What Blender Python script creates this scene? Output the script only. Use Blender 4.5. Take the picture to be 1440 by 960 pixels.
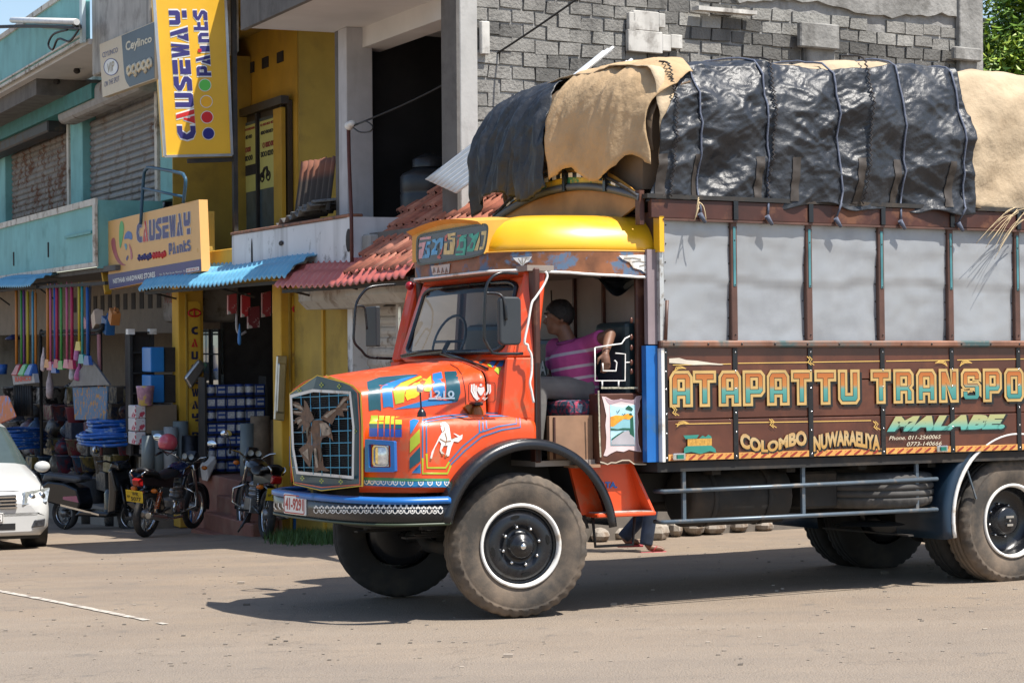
import bpy, bmesh, math, random
from mathutils import Vector, Matrix, noise
from mathutils.bvhtree import BVHTree
R_ = math.radians
rnd = random.Random(7)
scene = bpy.context.scene
for o in list(bpy.data.objects): bpy.data.objects.remove(o)
COL = scene.collection

# ------------------------------------------------------------------ camera
FPX, PITCH, ROLL, CAMZ = 3000.0, -0.0037, 0.0077, 2.0
cd = bpy.data.cameras.new('camera'); cam = bpy.data.objects.new('camera', cd); COL.objects.link(cam)
cd.sensor_width = 36.0; cd.lens = FPX / 1440 * 36; cd.clip_start = .1; cd.clip_end = 2000
cam.matrix_world = Matrix.Translation((0, 0, CAMZ)) @ Matrix.Rotation(math.pi / 2 + PITCH, 4, 'X') @ Matrix.Rotation(-ROLL, 4, 'Z')
scene.camera = cam
# ------------------------------------------------------------------ sky and sun
SUN = Vector((.43, -.27, 1.0)).normalized()      # towards the sun
w = bpy.data.worlds.new('World'); scene.world = w; w.use_nodes = True
nt = w.node_tree; bg = nt.nodes['Background']; sk = nt.nodes.new('ShaderNodeTexSky')
sk.sky_type = 'NISHITA'; sk.sun_disc = False; sk.sun_elevation = math.asin(SUN.z)
sk.sun_rotation = math.atan2(SUN.x, SUN.y); sk.air_density = 1.0; sk.dust_density = 1.0; sk.ozone_density = 1.0
nt.links.new(sk.outputs[0], bg.inputs[0]); bg.inputs[1].default_value = .115
sl = bpy.data.lights.new('sun', 'SUN'); so = bpy.data.objects.new('sun', sl); COL.objects.link(so)
sl.energy = 4.9; sl.angle = R_(.53); sl.color = (1, .955, .88)
so.rotation_euler = SUN.to_track_quat('Z', 'Y').to_euler()
so.location = (30, 0, 40)
scene.view_settings.view_transform = 'Standard'; scene.view_settings.look = 'None'
scene.view_settings.gamma = 1; scene.view_settings.use_curve_mapping = False
scene.view_settings.exposure = 0.65

# ------------------------------------------------------------------ frames: photo pixel -> point on a plane of a thing
def ray(px, py):
    a, b = px - 720, py - 480
    X = a * math.cos(ROLL) - b * math.sin(ROLL); Y = a * math.sin(ROLL) + b * math.cos(ROLL)
    d = Vector((X / FPX, 1, -Y / FPX)); c, s = math.cos(PITCH), math.sin(PITCH)
    return Vector((d.x, d.y * c - d.z * s, d.y * s + d.z * c))
class Frame:
    def __init__(s, O, M): s.O = Vector(O); s.M = M; s.Mi = M.transposed(); s.o = s.Mi @ (Vector((0, 0, CAMZ)) - s.O)
    def W(s, p): return s.M @ Vector(p) + s.O
    def L(s, p): return s.Mi @ (Vector(p) - s.O)
    def at(s, px, py, ax, val):
        d = s.Mi @ ray(px, py); return s.o + d * ((val - s.o[ax]) / d[ax])
    def m4(s): return Matrix.Translation(s.O) @ s.M.to_4x4()
def frame_xy(O, ang): return Frame(O, Matrix.Rotation(ang, 3, 'Z'))
WORLD = Frame((0, 0, 0), Matrix.Identity(3))
def softplus(x, k=.06): return k * math.log1p(math.exp(x / k)) if x / k < 40 else x
def proj(p):                                     # world point -> photo pixel
    q = cam.matrix_world.inverted() @ Vector(p); return 720 + FPX*q.x/-q.z, 480 - FPX*q.y/-q.z
def gz(x, y):                                    # height of the ground: road with camber, falling to the shops
    yy = min(max(y, -40), 36)
    xx = max(min(x, 30), -30)
    return CAMZ - (2.0077 + .0215 * (yy - 15.05) - .009 * xx + softplus(.0309 * yy - .013 * xx - .636)) 
def ground(px, py):                              # photo pixel -> point on the ground
    r = ray(px, py); t = 5.0
    for i in range(4000):
        p = r * t
        if p.z + CAMZ <= gz(p.x, p.y): break
        t += .02
    return Vector((p.x, p.y, gz(p.x, p.y)))

# ------------------------------------------------------------------ mesh builder
class MB:
    def __init__(s): s.v = []; s.f = []; s.m = []; s.sm = []
    def add(s, vs, fs, mi=0, sm=False):
        k = len(s.v); s.v += [Vector(p) for p in vs]
        for f in fs: s.f.append([k + i for i in f]); s.m.append(mi); s.sm.append(sm)
        return s
    def box(s, x0, x1, y0, y1, z0, z1, mi=0):
        return s.add([(x0,y0,z0),(x1,y0,z0),(x1,y1,z0),(x0,y1,z0),(x0,y0,z1),(x1,y0,z1),(x1,y1,z1),(x0,y1,z1)],
              [(0,3,2,1),(4,5,6,7),(0,1,5,4),(1,2,6,5),(2,3,7,6),(3,0,4,7)], mi)
    def hexa(s, a, b, mi=0, sm=False):           # two quads, bottom a and top b
        return s.add(list(a) + list(b), [(3,2,1,0),(4,5,6,7),(0,1,5,4),(1,2,6,5),(2,3,7,6),(3,0,4,7)], mi, sm)
    def bar(s, p, q, wd, ht, up=(0,0,1), mi=0):
        p, q = Vector(p), Vector(q); d = (q - p).normalized(); a = d.cross(Vector(up))
        if a.length < 1e-4: a = d.cross(Vector((1,0,0)))
        a.normalize(); b = a.cross(d).normalized(); a *= wd / 2; b *= ht / 2
        return s.add([p-a-b,p+a-b,p+a+b,p-a+b,q-a-b,q+a-b,q+a+b,q-a+b],
              [(0,1,2,3),(7,6,5,4),(4,5,1,0),(5,6,2,1),(6,7,3,2),(7,4,0,3)], mi)
    def tube(s, pts, r, n=8, mi=0, closed=False, caps=True):
        pts = [Vector(p) for p in pts]; N = len(pts); rs = r if isinstance(r, (list, tuple)) else [r] * N
        vs = []; prev = None
        for i, p in enumerate(pts):
            a = pts[(i-1) % N] if (i or closed) else p; b = pts[(i+1) % N] if (i < N-1 or closed) else p
            d = (b - a).normalized() if (b - a).length > 1e-9 else Vector((0,0,1))
            if prev is None:
                x = d.cross(Vector((0,0,1)))
                if x.length < .1: x = d.cross(Vector((1,0,0)))
            else: x = prev - d * prev.dot(d)
            x.normalize(); prev = x; y = d.cross(x)
            vs += [p + (x * math.cos(2*math.pi*j/n) + y * math.sin(2*math.pi*j/n)) * rs[i] for j in range(n)]
        fs = []
        for i in range(N if closed else N-1):
            k = (i+1) % N
            for j in range(n): fs.append((i*n+j, i*n+(j+1) % n, k*n+(j+1) % n, k*n+j))
        s.add(vs, fs, mi, True)
        if caps and not closed:
            k = len(s.v) - N*n
            s.f += [[k+j for j in range(n)][::-1], [k+(N-1)*n+j for j in range(n)]]; s.m += [mi, mi]; s.sm += [False, False]
        return s
    def lathe(s, prof, c=(0,0,0), ax=1, n=32, mi=0, sm=True, arc=(0, 2*math.pi)):   # prof: (radius, height along axis)
        c = Vector(c); vs = []; full = abs(arc[1]-arc[0]-2*math.pi) < 1e-6; m = n if full else n+1
        for r, h in prof:
            for j in range(m):
                a = arc[0] + (arc[1]-arc[0]) * j / n; x, y = r*math.cos(a), r*math.sin(a)
                p = [0,0,0]; p[ax] = h; p[(ax+1) % 3] = y if ax == 1 else x; p[(ax+2) % 3] = x if ax == 1 else y
                vs.append(c + Vector(p))
        fs = []
        for i in range(len(prof)-1):
            for j in range(n):
                k = (j+1) % m; fs.append((i*m+j, i*m+k, (i+1)*m+k, (i+1)*m+j))
        return s.add(vs, fs, mi, sm)
    def prism(s, poly, ax, lo, hi, mi=0, sm=False):    # poly in the two other axes (x,z for ax=1; x,y for ax=2; y,z for ax=0)
        o = [i for i in range(3) if i != ax]; n = len(poly); vs = []
        for h in (lo, hi):
            for a, b in poly:
                p = [0,0,0]; p[o[0]] = a; p[o[1]] = b; p[ax] = h; vs.append(p)
        s.add(vs, [tuple(range(n))[::-1], tuple(range(n, 2*n))], mi)
        k = len(s.v) - 2*n
        for i in range(n):
            s.f.append([k+i, k+(i+1) % n, k+n+(i+1) % n, k+n+i]); s.m.append(mi); s.sm.append(sm)
        return s
    def grid(s, fn, nu, nv, mi=0, sm=True, cu=False):
        vs = [fn(i/nu, j/nv) for i in range(nu if cu else nu+1) for j in range(nv+1)]; N = nu if cu else nu+1
        fs = [(i*(nv+1)+j, ((i+1) % N)*(nv+1)+j, ((i+1) % N)*(nv+1)+j+1, i*(nv+1)+j+1) for i in range(nu) for j in range(nv)]
        return s.add(vs, fs, mi, sm)
    def ball(s, c, r, n=12, mi=0, m=8):
        c = Vector(c); r = Vector(r) if hasattr(r, '__len__') else Vector((r,r,r)); vs = []
        for i in range(m+1):
            t = math.pi * (i + (.02 if i == 0 else -.02 if i == m else 0)) / m
            for j in range(n):
                a = 2*math.pi*j/n; vs.append(c + Vector((r.x*math.sin(t)*math.cos(a), r.y*math.sin(t)*math.sin(a), r.z*math.cos(t))))
        fs = [(i*n+j, (i+1)*n+j, (i+1)*n+(j+1) % n, i*n+(j+1) % n) for i in range(m) for j in range(n)]
        return s.add(vs, fs, mi, True)
    def move(s, fn): s.v = [Vector(fn(p)) for p in s.v]; return s
    def mesh(s, name, mats, recalc=True):
        me = bpy.data.meshes.new(name); me.from_pydata([tuple(p) for p in s.v], [], s.f)
        for m in (mats if isinstance(mats, (list, tuple)) else [mats]): me.materials.append(m)
        me.polygons.foreach_set('material_index', s.m); me.polygons.foreach_set('use_smooth', s.sm)
        if recalc:
            b = bmesh.new(); b.from_mesh(me); bmesh.ops.recalc_face_normals(b, faces=b.faces); b.to_mesh(me); b.free()
        me.update(); return me
    def part(s, name, mats, parent, bev=0, seg=1, subs=0, solid=0, recalc=True):
        o = bpy.data.objects.new(name, s.mesh(name, mats, recalc)); COL.objects.link(o); o.parent = parent
        mods(o, bev, seg, subs, solid); return o
    def thing(s, name, mats, label, cat, fr=None, group=None, bev=0, seg=1, subs=0, solid=0, kind=None, recalc=True):
        fr = fr or WORLD; wv = [fr.W(p) for p in s.v]
        lo = Vector([min(p[i] for p in wv) for i in range(3)]); hi = Vector([max(p[i] for p in wv) for i in range(3)])
        base = Vector(((lo.x+hi.x)/2, (lo.y+hi.y)/2, lo.z)); lb = fr.L(base); s.v = [p - lb for p in s.v]
        o = bpy.data.objects.new(name, s.mesh(name, mats, recalc)); COL.objects.link(o)
        o.matrix_world = Matrix.Translation(base) @ fr.M.to_4x4(); tag(o, label, cat, group, kind); mods(o, bev, seg, subs, solid); return o
def mods(o, bev=0, seg=1, subs=0, solid=0):
    if solid: m = o.modifiers.new('solid', 'SOLIDIFY'); m.thickness = solid; m.offset = 0
    if bev: m = o.modifiers.new('bevel', 'BEVEL'); m.width = bev; m.segments = seg; m.limit_method = 'ANGLE'; m.angle_limit = R_(40)
    if subs: m = o.modifiers.new('subd', 'SUBSURF'); m.levels = subs; m.render_levels = subs
def tag(o, label=None, cat=None, group=None, kind=None):
    if label: o['label'] = label
    if cat: o['category'] = cat
    if group: o['group'] = group
    if kind: o['kind'] = kind
    return o
def empty(name, fr, loc, label, cat, group=None, kind=None):        # a thing with parts: Empty at its base, children in frame axes
    o = bpy.data.objects.new(name, None); COL.objects.link(o); o.empty_display_size = .2
    o.matrix_world = Matrix.Translation(fr.W(loc)) @ fr.M.to_4x4(); tag(o, label, cat, group, kind); return o
class Sub:                                                          # collects parts of one thing given in frame coordinates
    def __init__(s, name, fr, loc, label, cat, group=None): s.fr = fr; s.loc = Vector(loc); s.e = empty(name, fr, loc, label, cat, group)
    def part(s, mb, name, mats, parent=None, **k):
        mb.v = [p - s.loc for p in mb.v]; return mb.part(name, mats, parent or s.e, **k)
def copy_tree(o, parent=None):
    c = o.copy(); COL.objects.link(c); c.parent = parent
    for ch in [x for x in bpy.data.objects if x.parent == o]: copy_tree(ch, c)
    return c

# ------------------------------------------------------------------ materials
MATS = {}
def mat(name, col, rough=.5, metal=0, var=.12, vs=5, dirt=None, da=.5, ds=2.5, dw=.12, streak=0, bump=0, bs=40, coat=0, spec=.5, emis=0, trans=0, ior=1.45, alpha=1, pos=False):
    if name in MATS: return MATS[name]
    m = bpy.data.materials.new(name); m.use_nodes = True; nt = m.node_tree; N = nt.nodes; Lk = nt.links; b = N['Principled BSDF']
    tc = N.new('ShaderNodeTexCoord'); co = tc.outputs['Object']
    if pos: co = N.new('ShaderNodeNewGeometry').outputs['Position']
    def nz(scale, det=5, st=False, rgh=.55):
        n = N.new('ShaderNodeTexNoise'); n.inputs['Scale'].default_value = scale; n.inputs['Detail'].default_value = det; n.inputs['Roughness'].default_value = rgh
        if st:
            mp = N.new('ShaderNodeMapping'); mp.inputs['Scale'].default_value = (1, 1, .12); Lk.new(co, mp.inputs[0]); Lk.new(mp.outputs[0], n.inputs[0])
        else: Lk.new(co, n.inputs[0])
        return n.outputs[0]
    def mix(f, a, bb):
        x = N.new('ShaderNodeMix'); x.data_type = 'RGBA'; Lk.new(f, x.inputs[0])
        for i, q in ((6, a), (7, bb)):
            if isinstance(q, (tuple, list)): x.inputs[i].default_value = (*q[:3], 1)
            else: Lk.new(q, x.inputs[i])
        return x.outputs[2]
    def ramp(f, lo, hi):
        r = N.new('ShaderNodeMapRange'); r.inputs[1].default_value = lo; r.inputs[2].default_value = hi; Lk.new(f, r.inputs[0]); return r.outputs[0]
    c = mix(ramp(nz(vs), .3, .7), [x*(1-var) for x in col], [min(1, x*(1+var)) for x in col])
    rg = None
    if dirt:
        f = ramp(nz(ds, 8, rgh=.65), .5 + .25*(.5-da), .5 + .25*(.5-da) + dw); c = mix(f, c, dirt)
        mr = N.new('ShaderNodeMapRange'); Lk.new(f, mr.inputs[0]); mr.inputs[3].default_value = rough; mr.inputs[4].default_value = min(1, rough+.3); rg = mr.outputs[0]
    if streak:
        f = ramp(nz(vs*1.6, 6, True), .52, .72); mm = N.new('ShaderNodeMath'); mm.operation = 'MULTIPLY'; mm.inputs[1].default_value = streak; Lk.new(f, mm.inputs[0])
        c = mix(mm.outputs[0], c, dirt or (.06,.05,.04))
    Lk.new(c, b.inputs['Base Color']); b.inputs['Roughness'].default_value = rough; b.inputs['Metallic'].default_value = metal
    if rg: Lk.new(rg, b.inputs['Roughness'])
    b.inputs['Specular IOR Level'].default_value = spec
    if coat: b.inputs['Coat Weight'].default_value = coat; b.inputs['Coat Roughness'].default_value = .12
    if trans: b.inputs['Transmission Weight'].default_value = trans; b.inputs['IOR'].default_value = ior
    if alpha < 1: b.inputs['Alpha'].default_value = alpha
    if emis: b.inputs['Emission Strength'].default_value = emis; b.inputs['Emission Color'].default_value = (*col, 1)
    if bump:
        bp = N.new('ShaderNodeBump'); bp.inputs['Strength'].default_value = min(1, bump); bp.inputs['Distance'].default_value = .02 if bump > .4 else .006
        Lk.new(nz(bs, 6), bp.inputs['Height']); Lk.new(bp.outputs[0], b.inputs['Normal'])
    MATS[name] = m; return m
def hexc(h, k=1):                                                   # sRGB hex -> linear
    c = [int(h[i:i+2], 16)/255 for i in (0, 2, 4)]
    return tuple(k*(x/12.92 if x <= .04045 else ((x+.055)/1.055)**2.4) for x in c)
def gradmat(name, stops, ax=2, lo=0, hi=1, rough=.4):               # painted colour fade along one object axis
    m = bpy.data.materials.new(name); m.use_nodes = True; N = m.node_tree.nodes; L = m.node_tree.links; b = N['Principled BSDF']
    tc = N.new('ShaderNodeTexCoord'); sp = N.new('ShaderNodeSeparateXYZ'); L.new(tc.outputs['Object'], sp.inputs[0])
    mr = N.new('ShaderNodeMapRange'); mr.inputs[1].default_value = lo; mr.inputs[2].default_value = hi; L.new(sp.outputs[ax], mr.inputs[0])
    cr = N.new('ShaderNodeValToRGB'); L.new(mr.outputs[0], cr.inputs[0]); e = cr.color_ramp.elements
    while len(e) < len(stops): e.new(.5)
    for i, (p, c) in enumerate(stops): e[i].position = p; e[i].color = (*c, 1)
    L.new(cr.outputs[0], b.inputs['Base Color']); b.inputs['Roughness'].default_value = rough; return m

# ------------------------------------------------------------------ lettering and flat paint
from mathutils.geometry import tessellate_polygon
def flat2d(polys, off=0, res=1):                                    # outline with holes -> (verts2d, faces)
    vs = [(x, y) for pl in polys for x, y in pl]
    return vs, [tuple(t) for t in tessellate_polygon([[Vector((x, y, 0)) for x, y in pl] for pl in polys])]
def ev2d(cu):
    o = bpy.data.objects.new('t', cu); me = o.to_mesh()
    vs = [(p.co.x, p.co.y) for p in me.vertices]; fs = [tuple(p.vertices) for p in me.polygons]
    o.to_mesh_clear(); bpy.data.objects.remove(o); bpy.data.curves.remove(cu); return vs, fs
def text2d(s, off=0, shear=0, space=1.0):
    cu = bpy.data.curves.new('t', 'FONT'); cu.body = s; cu.offset = off; cu.resolution_u = 3; cu.shear = shear; cu.space_character = space; cu.fill_mode = 'FRONT'
    return ev2d(cu)
def norm2d(vf, ref=None):                                           # into the unit box
    vs, fs = vf; rv = (ref or vf)[0]
    x0, x1 = min(p[0] for p in rv), max(p[0] for p in rv); y0, y1 = min(p[1] for p in rv), max(p[1] for p in rv)
    return [((x-x0)/(x1-x0), (y-y0)/(y1-y0)) for x, y in vs], fs
def lay(vf, fn, mi=0, mb=None):                                     # map unit-box shape into space with fn(a, b)
    mb = mb or MB(); mb.add([fn(a, b) for a, b in vf[0]], vf[1], mi); return mb
def quadmap(c00, c10, c11, c01, off=(0,0,0)):                       # bilinear patch from lower-left, lower-right, upper-right, upper-left
    c00, c10, c11, c01, off = map(Vector, (c00, c10, c11, c01, off))
    return lambda a, b: c00*(1-a)*(1-b) + c10*a*(1-b) + c11*a*b + c01*(1-a)*b + off
def densify(poly, step):
    out = []
    for i, p in enumerate(poly):
        q = poly[(i+1) % len(poly)]; n = max(1, int(math.dist(p, q)/step))
        out += [(p[0]+(q[0]-p[0])*k/n, p[1]+(q[1]-p[1])*k/n) for k in range(n)]
    return out
def smooth_poly(poly, it=2):
    for _ in range(it):
        o = []
        for i, p in enumerate(poly):
            q = poly[(i+1) % len(poly)]; o += [(p[0]*.75+q[0]*.25, p[1]*.75+q[1]*.25), (p[0]*.25+q[0]*.75, p[1]*.25+q[1]*.75)]
        poly = o
    return poly
def line_poly(pts, wd):                                             # open line of width wd -> outline
    L, Rr = [], []
    for i, p in enumerate(pts):
        a = pts[max(0, i-1)]; b = pts[min(len(pts)-1, i+1)]; dx, dy = b[0]-a[0], b[1]-a[1]; l = math.hypot(dx, dy) or 1
        nx, ny = -dy/l*wd/2, dx/l*wd/2; L.append((p[0]+nx, p[1]+ny)); Rr.append((p[0]-nx, p[1]-ny))
    return L + Rr[::-1]
class Skin:                                                         # paint that lies on a surface: photo outline thrown onto the surface
    def __init__(s, fr, mbs):
        v, f = [], []
        for mb in mbs: k = len(v); v += mb.v; f += [[k+i for i in q] for q in mb.f]
        s.fr = fr; s.t = BVHTree.FromPolygons(v, f)
    def hit(s, px, py, off):
        d = s.fr.Mi @ ray(px, py); h = s.t.ray_cast(s.fr.o, d.normalized())
        if h[0] is None: return None
        n = h[1]; n = -n if n.dot(d) > 0 else n
        return h[0] + n * off
    def paint(s, mb, polys, mi=0, off=.004, step=9):
        vs, fs = flat2d([densify(p, step) for p in polys])
        b = bmesh.new(); bv = [b.verts.new((x, y, 0)) for x, y in vs]
        for q in fs:
            try: b.faces.new([bv[i] for i in q])
            except ValueError: pass
        bmesh.ops.triangulate(b, faces=b.faces)
        for _ in range(4):
            lg = [e for e in b.edges if e.calc_length() > step*1.3]
            if not lg: break
            bmesh.ops.subdivide_edges(b, edges=lg, cuts=1); bmesh.ops.triangulate(b, faces=b.faces)
        b.verts.index_update(); hp = [s.hit(v.co.x, v.co.y, off) for v in b.verts]
        ok = [q for q in b.faces if all(hp[v.index] is not None for v in q.verts)]
        def fine(q):
            P = [hp[v.index] for v in q.verts]; return max((P[i]-P[i-1]).length for i in range(len(P))) < .25
        mb.add([p or Vector() for p in hp], [tuple(v.index for v in q.verts) for q in ok if fine(q)], mi, True); b.free(); return mb
def smooth_line(pts, n=6):                                          # Catmull-Rom through 3D points
    pts = [Vector(p) for p in pts]; out = []
    for i in range(len(pts)-1):
        a, b, c, d = pts[max(0, i-1)], pts[i], pts[i+1], pts[min(len(pts)-1, i+2)]
        for k in range(n):
            t = k/n; out.append(.5*((2*b)+(c-a)*t+(2*a-5*b+4*c-d)*t*t+(3*b-a-3*c+d)*t**3))
    return out + [pts[-1]]
def interp(tab, x):
    if x <= tab[0][0]: return tab[0][1]
    for (a, p), (b, q) in zip(tab, tab[1:]):
        if x <= b: return p + (q-p)*(x-a)/(b-a)
    return tab[-1][1]
def rrect(x0, y0, x1, y1, r, n=4):
    o = []
    for cx, cy, a in ((x1-r, y1-r, 0), (x0+r, y1-r, 90), (x0+r, y0+r, 180), (x1-r, y0+r, 270)):
        o += [(cx+r*math.cos(R_(a+90*k/n)), cy+r*math.sin(R_(a+90*k/n))) for k in range(n+1)]
    return o
def circ(cx, cy, rx, ry=None, n=20): return [(cx+rx*math.cos(2*math.pi*k/n), cy+(ry or rx)*math.sin(2*math.pi*k/n)) for k in range(n)]

# ================================================================== SETTING: ground
def ground_sheet():
    mb = MB()
    xs = [-400,-200,-100,-60,-40] + [-30+.75*i for i in range(81)] + [40,60,100,200,400]
    ys = [-200,-100,-60,-30] + [-10+.75*i for i in range(70)] + [50,60,80,120,200,400,900]
    vs = [(x, y, gz(x, y)) for x in xs for y in ys]; n = len(ys)
    mb.add(vs, [(i*n+j, (i+1)*n+j, (i+1)*n+j+1, i*n+j+1) for i in range(len(xs)-1) for j in range(n-1)], 0, True)
    m = bpy.data.materials.new('dusty_asphalt'); m.use_nodes = True; nt = m.node_tree; N = nt.nodes; L = nt.links; b = N['Principled BSDF']
    g = N.new('ShaderNodeNewGeometry'); co = g.outputs['Position']
    def nz(s, d=6, r=.6):
        q = N.new('ShaderNodeTexNoise'); q.inputs['Scale'].default_value = s; q.inputs['Detail'].default_value = d; q.inputs['Roughness'].default_value = r; L.new(co, q.inputs[0]); return q.outputs[0]
    def mr(f, a, bb, c=0, d=1):
        q = N.new('ShaderNodeMapRange'); q.inputs[1].default_value = a; q.inputs[2].default_value = bb; q.inputs[3].default_value = c; q.inputs[4].default_value = d; L.new(f, q.inputs[0]); return q.outputs[0]
    def mx(f, a, c, bl='MIX'):
        q = N.new('ShaderNodeMix'); q.data_type = 'RGBA'; q.blend_type = bl
        if isinstance(f, float): q.inputs[0].default_value = f
        else: L.new(f, q.inputs[0])
        for i, v in ((6, a), (7, c)):
            if isinstance(v, tuple): q.inputs[i].default_value = (*v, 1)
            else: L.new(v, q.inputs[i])
        return q.outputs[2]
    # worn grey asphalt in front, brown dust drifting in towards the shops
    sp = N.new('ShaderNodeSeparateXYZ'); L.new(co, sp.inputs[0])
    asp = mx(mr(nz(.5), .35, .65), (.265, .213, .163), (.315, .252, .19))
    dust = mx(mr(nz(1.3), .35, .65), (.33, .245, .165), (.27, .20, .14))
    ad = N.new('ShaderNodeMath'); ad.operation = 'MULTIPLY_ADD'; L.new(nz(.35, 8), ad.inputs[0]); ad.inputs[1].default_value = 9.0; L.new(sp.outputs[1], ad.inputs[2])
    c = mx(mr(ad.outputs[0], 16.5, 23.5), asp, dust)
    c = mx(mr(nz(.9, 9, .7), .56, .66, 0, .4), c, (.2, .165, .135))
    mp = N.new('ShaderNodeMapping'); mp.inputs['Rotation'].default_value = (0, 0, -.42); mp.inputs['Scale'].default_value = (.16, 1.5, 1); L.new(co, mp.inputs[0])
    n3 = N.new('ShaderNodeTexNoise'); n3.inputs['Scale'].default_value = 1.0; n3.inputs['Detail'].default_value = 6; L.new(mp.outputs[0], n3.inputs[0])
    c = mx(mr(n3.outputs[0], .5, .7, 0, .4), c, (.195, .16, .13)); c = mx(mr(n3.outputs[0], .48, .33, 0, .3), c, (.35, .29, .23))
    c = mx(mr(nz(3.1, 4, .5), .64, .72, 0, .5), c, (.13, .115, .1))
    vo = N.new('ShaderNodeTexVoronoi'); vo.inputs['Scale'].default_value = 75; L.new(co, vo.inputs[0])
    c = mx(mr(vo.outputs['Distance'], .0, .75, .55, .0), c, (.30, .27, .24))
    c = mx(mr(nz(160, 3), .35, .68, .0, .55), c, (.08, .07, .06))
    vo2 = N.new('ShaderNodeTexVoronoi'); vo2.inputs['Scale'].default_value = 26; L.new(co, vo2.inputs[0])
    c = mx(mr(vo2.outputs['Distance'], .05, .12, .8, 0), c, (.40, .36, .31))
    vw = N.new('ShaderNodeTexVoronoi'); vw.feature = 'DISTANCE_TO_EDGE'; vw.inputs['Scale'].default_value = .55
    wr = N.new('ShaderNodeVectorMath'); wr.operation = 'ADD'; L.new(co, wr.inputs[0])
    nn = N.new('ShaderNodeTexNoise'); nn.inputs['Scale'].default_value = 1.7; nn.inputs['Detail'].default_value = 7; L.new(co, nn.inputs[0]); L.new(nn.outputs[1], wr.inputs[1]); L.new(wr.outputs[0], vw.inputs[0])
    c = mx(mr(vw.outputs['Distance'], .0, .005, .3, 0), c, (.07, .06, .05))
    L.new(c, b.inputs['Base Color']); b.inputs['Roughness'].default_value = .93; b.inputs['Specular IOR Level'].default_value = .25
    bp = N.new('ShaderNodeBump'); bp.inputs['Strength'].default_value = .6; bp.inputs['Distance'].default_value = .012; L.new(vo.outputs['Distance'], bp.inputs['Height'])
    bp2 = N.new('ShaderNodeBump'); bp2.inputs['Strength'].default_value = .35; bp2.inputs['Distance'].default_value = .05; L.new(nz(5, 8), bp2.inputs['Height']); L.new(bp.outputs[0], bp2.inputs['Normal'])
    L.new(bp2.outputs[0], b.inputs['Normal'])
    o = bpy.data.objects.new('ground', mb.mesh('ground', m)); COL.objects.link(o); o['kind'] = 'structure'
ground_sheet()
def road_line():                                 # worn white lane line across the tarmac
    A, B = ground(-60, 821), ground(372, 908); mb = MB(); n = 90; d = (B-A); pw = Vector((-d.y, d.x, 0)).normalized()
    vs = []; fs = []
    for i in range(n):
        t = i/n
        if t > .74: break
        if t > .62 and noise.noise(Vector((i*.31, 3, 0))) < -.1 + (t-.62)*1.2: continue
        a, b = A + d*t, A + d*((i+1)/n); wd = .034*(1-max(0, t-.55)*1.6) + .010*noise.noise(Vector((i*.4, 0, 0)))
        k = len(vs)
        for p, sg in ((a, 1), (a, -1), (b, -1), (b, 1)):
            q = p + pw*(wd*sg + .006*noise.noise(Vector((p.x*9, sg*7, 0)))); vs.append((q.x, q.y, gz(q.x, q.y)+.006))
        fs.append((k, k+1, k+2, k+3))
    mb.add(vs, fs)
    o = mb.part('road_marking', mat('worn_road_paint', (.46,.42,.36), .9, dirt=(.24,.2,.17), da=.55, ds=9, dw=.1), None); o['kind'] = 'structure'
road_line()

# ================================================================== THE LORRY
TF = Frame((.0532, 15.0486, CAMZ-2.0077), Matrix.Rotation(.5021, 3, 'Z') @ Matrix.Rotation(.009, 3, 'Y') @ Matrix.Rotation(-.0225, 3, 'X'))
truck = empty('lorry', TF, (0, 0, 0), 'hand-painted orange bonnet lorry with yellow visor and brown cargo body', 'lorry')
def tp(px, py, v=None, u=None):                  # photo pixel -> lorry coordinates (u back, v across, w up)
    return TF.at(px, py, 1, v) if v is not None else TF.at(px, py, 0, u)
VC = 1.03
M_or = mat('orange_paint', (.69, .070, .011), .36, var=.10, vs=2.5, dirt=(.52,.12,.045), da=.34, ds=6, coat=.25, streak=.12)
M_yel = mat('yellow_paint', (.78, .42, .012), .33, var=.05, vs=2, dirt=(.6,.28,.03), da=.3, ds=3, dw=.3, coat=.3)
M_yel2 = mat('matt_yellow_board', (.62, .33, .05), .55, var=.1, vs=6)
M_blk = mat('black_paint', (.010, .011, .014), .27, var=.2, dirt=(.05,.042,.034), da=.3, ds=6, dw=.3)
M_blkd = mat('chassis_black', (.02, .019, .018), .75, var=.3, dirt=(.09,.065,.045), da=.5, ds=3, dw=.3)
M_rub = mat('tyre_rubber', (.05, .044, .038), .9, var=.25, vs=4, dirt=(.25,.185,.13), da=.8, ds=2.2, dw=.35, bump=.25, bs=90)
M_rubd = mat('tyre_rubber_dark', (.028, .027, .026), .9, var=.2, dirt=(.08,.065,.05), da=.4, ds=3, dw=.3, bump=.2, bs=90)
M_wht = mat('white_paint', (.75, .73, .69), .45, var=.06, dirt=(.45,.38,.3), da=.3, ds=6)
M_chr = mat('dull_chrome', (.7, .7, .7), .22, 1, var=.1, dirt=(.3,.25,.2), da=.25, ds=10)
M_gls = mat('wind_screen_glass', (.93, .97, .97), .03, var=0, trans=1, ior=1.2)
M_brn = mat('varnished_brown_board', (.080, .0235, .0125), .38, var=.35, vs=3, dirt=(.16,.05,.02), da=.42, ds=2.2, dw=.25, streak=.25, coat=.25)
M_brnd = mat('dark_brown_board', (.06, .019, .012), .5, var=.3, dirt=(.15,.06,.03), da=.35, ds=4)
M_blue = mat('blue_paint', (.012, .13, .42), .35, var=.1, dirt=(.03,.12,.28), da=.3, ds=6)
M_teal = mat('dark_teal_paint', (.012, .075, .105), .35, var=.15)
M_yg = mat('yellow_green_paint', (.38, .46, .03), .4)
M_yline = mat('yellow_line_paint', (.82, .52, .02), .4)
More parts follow.
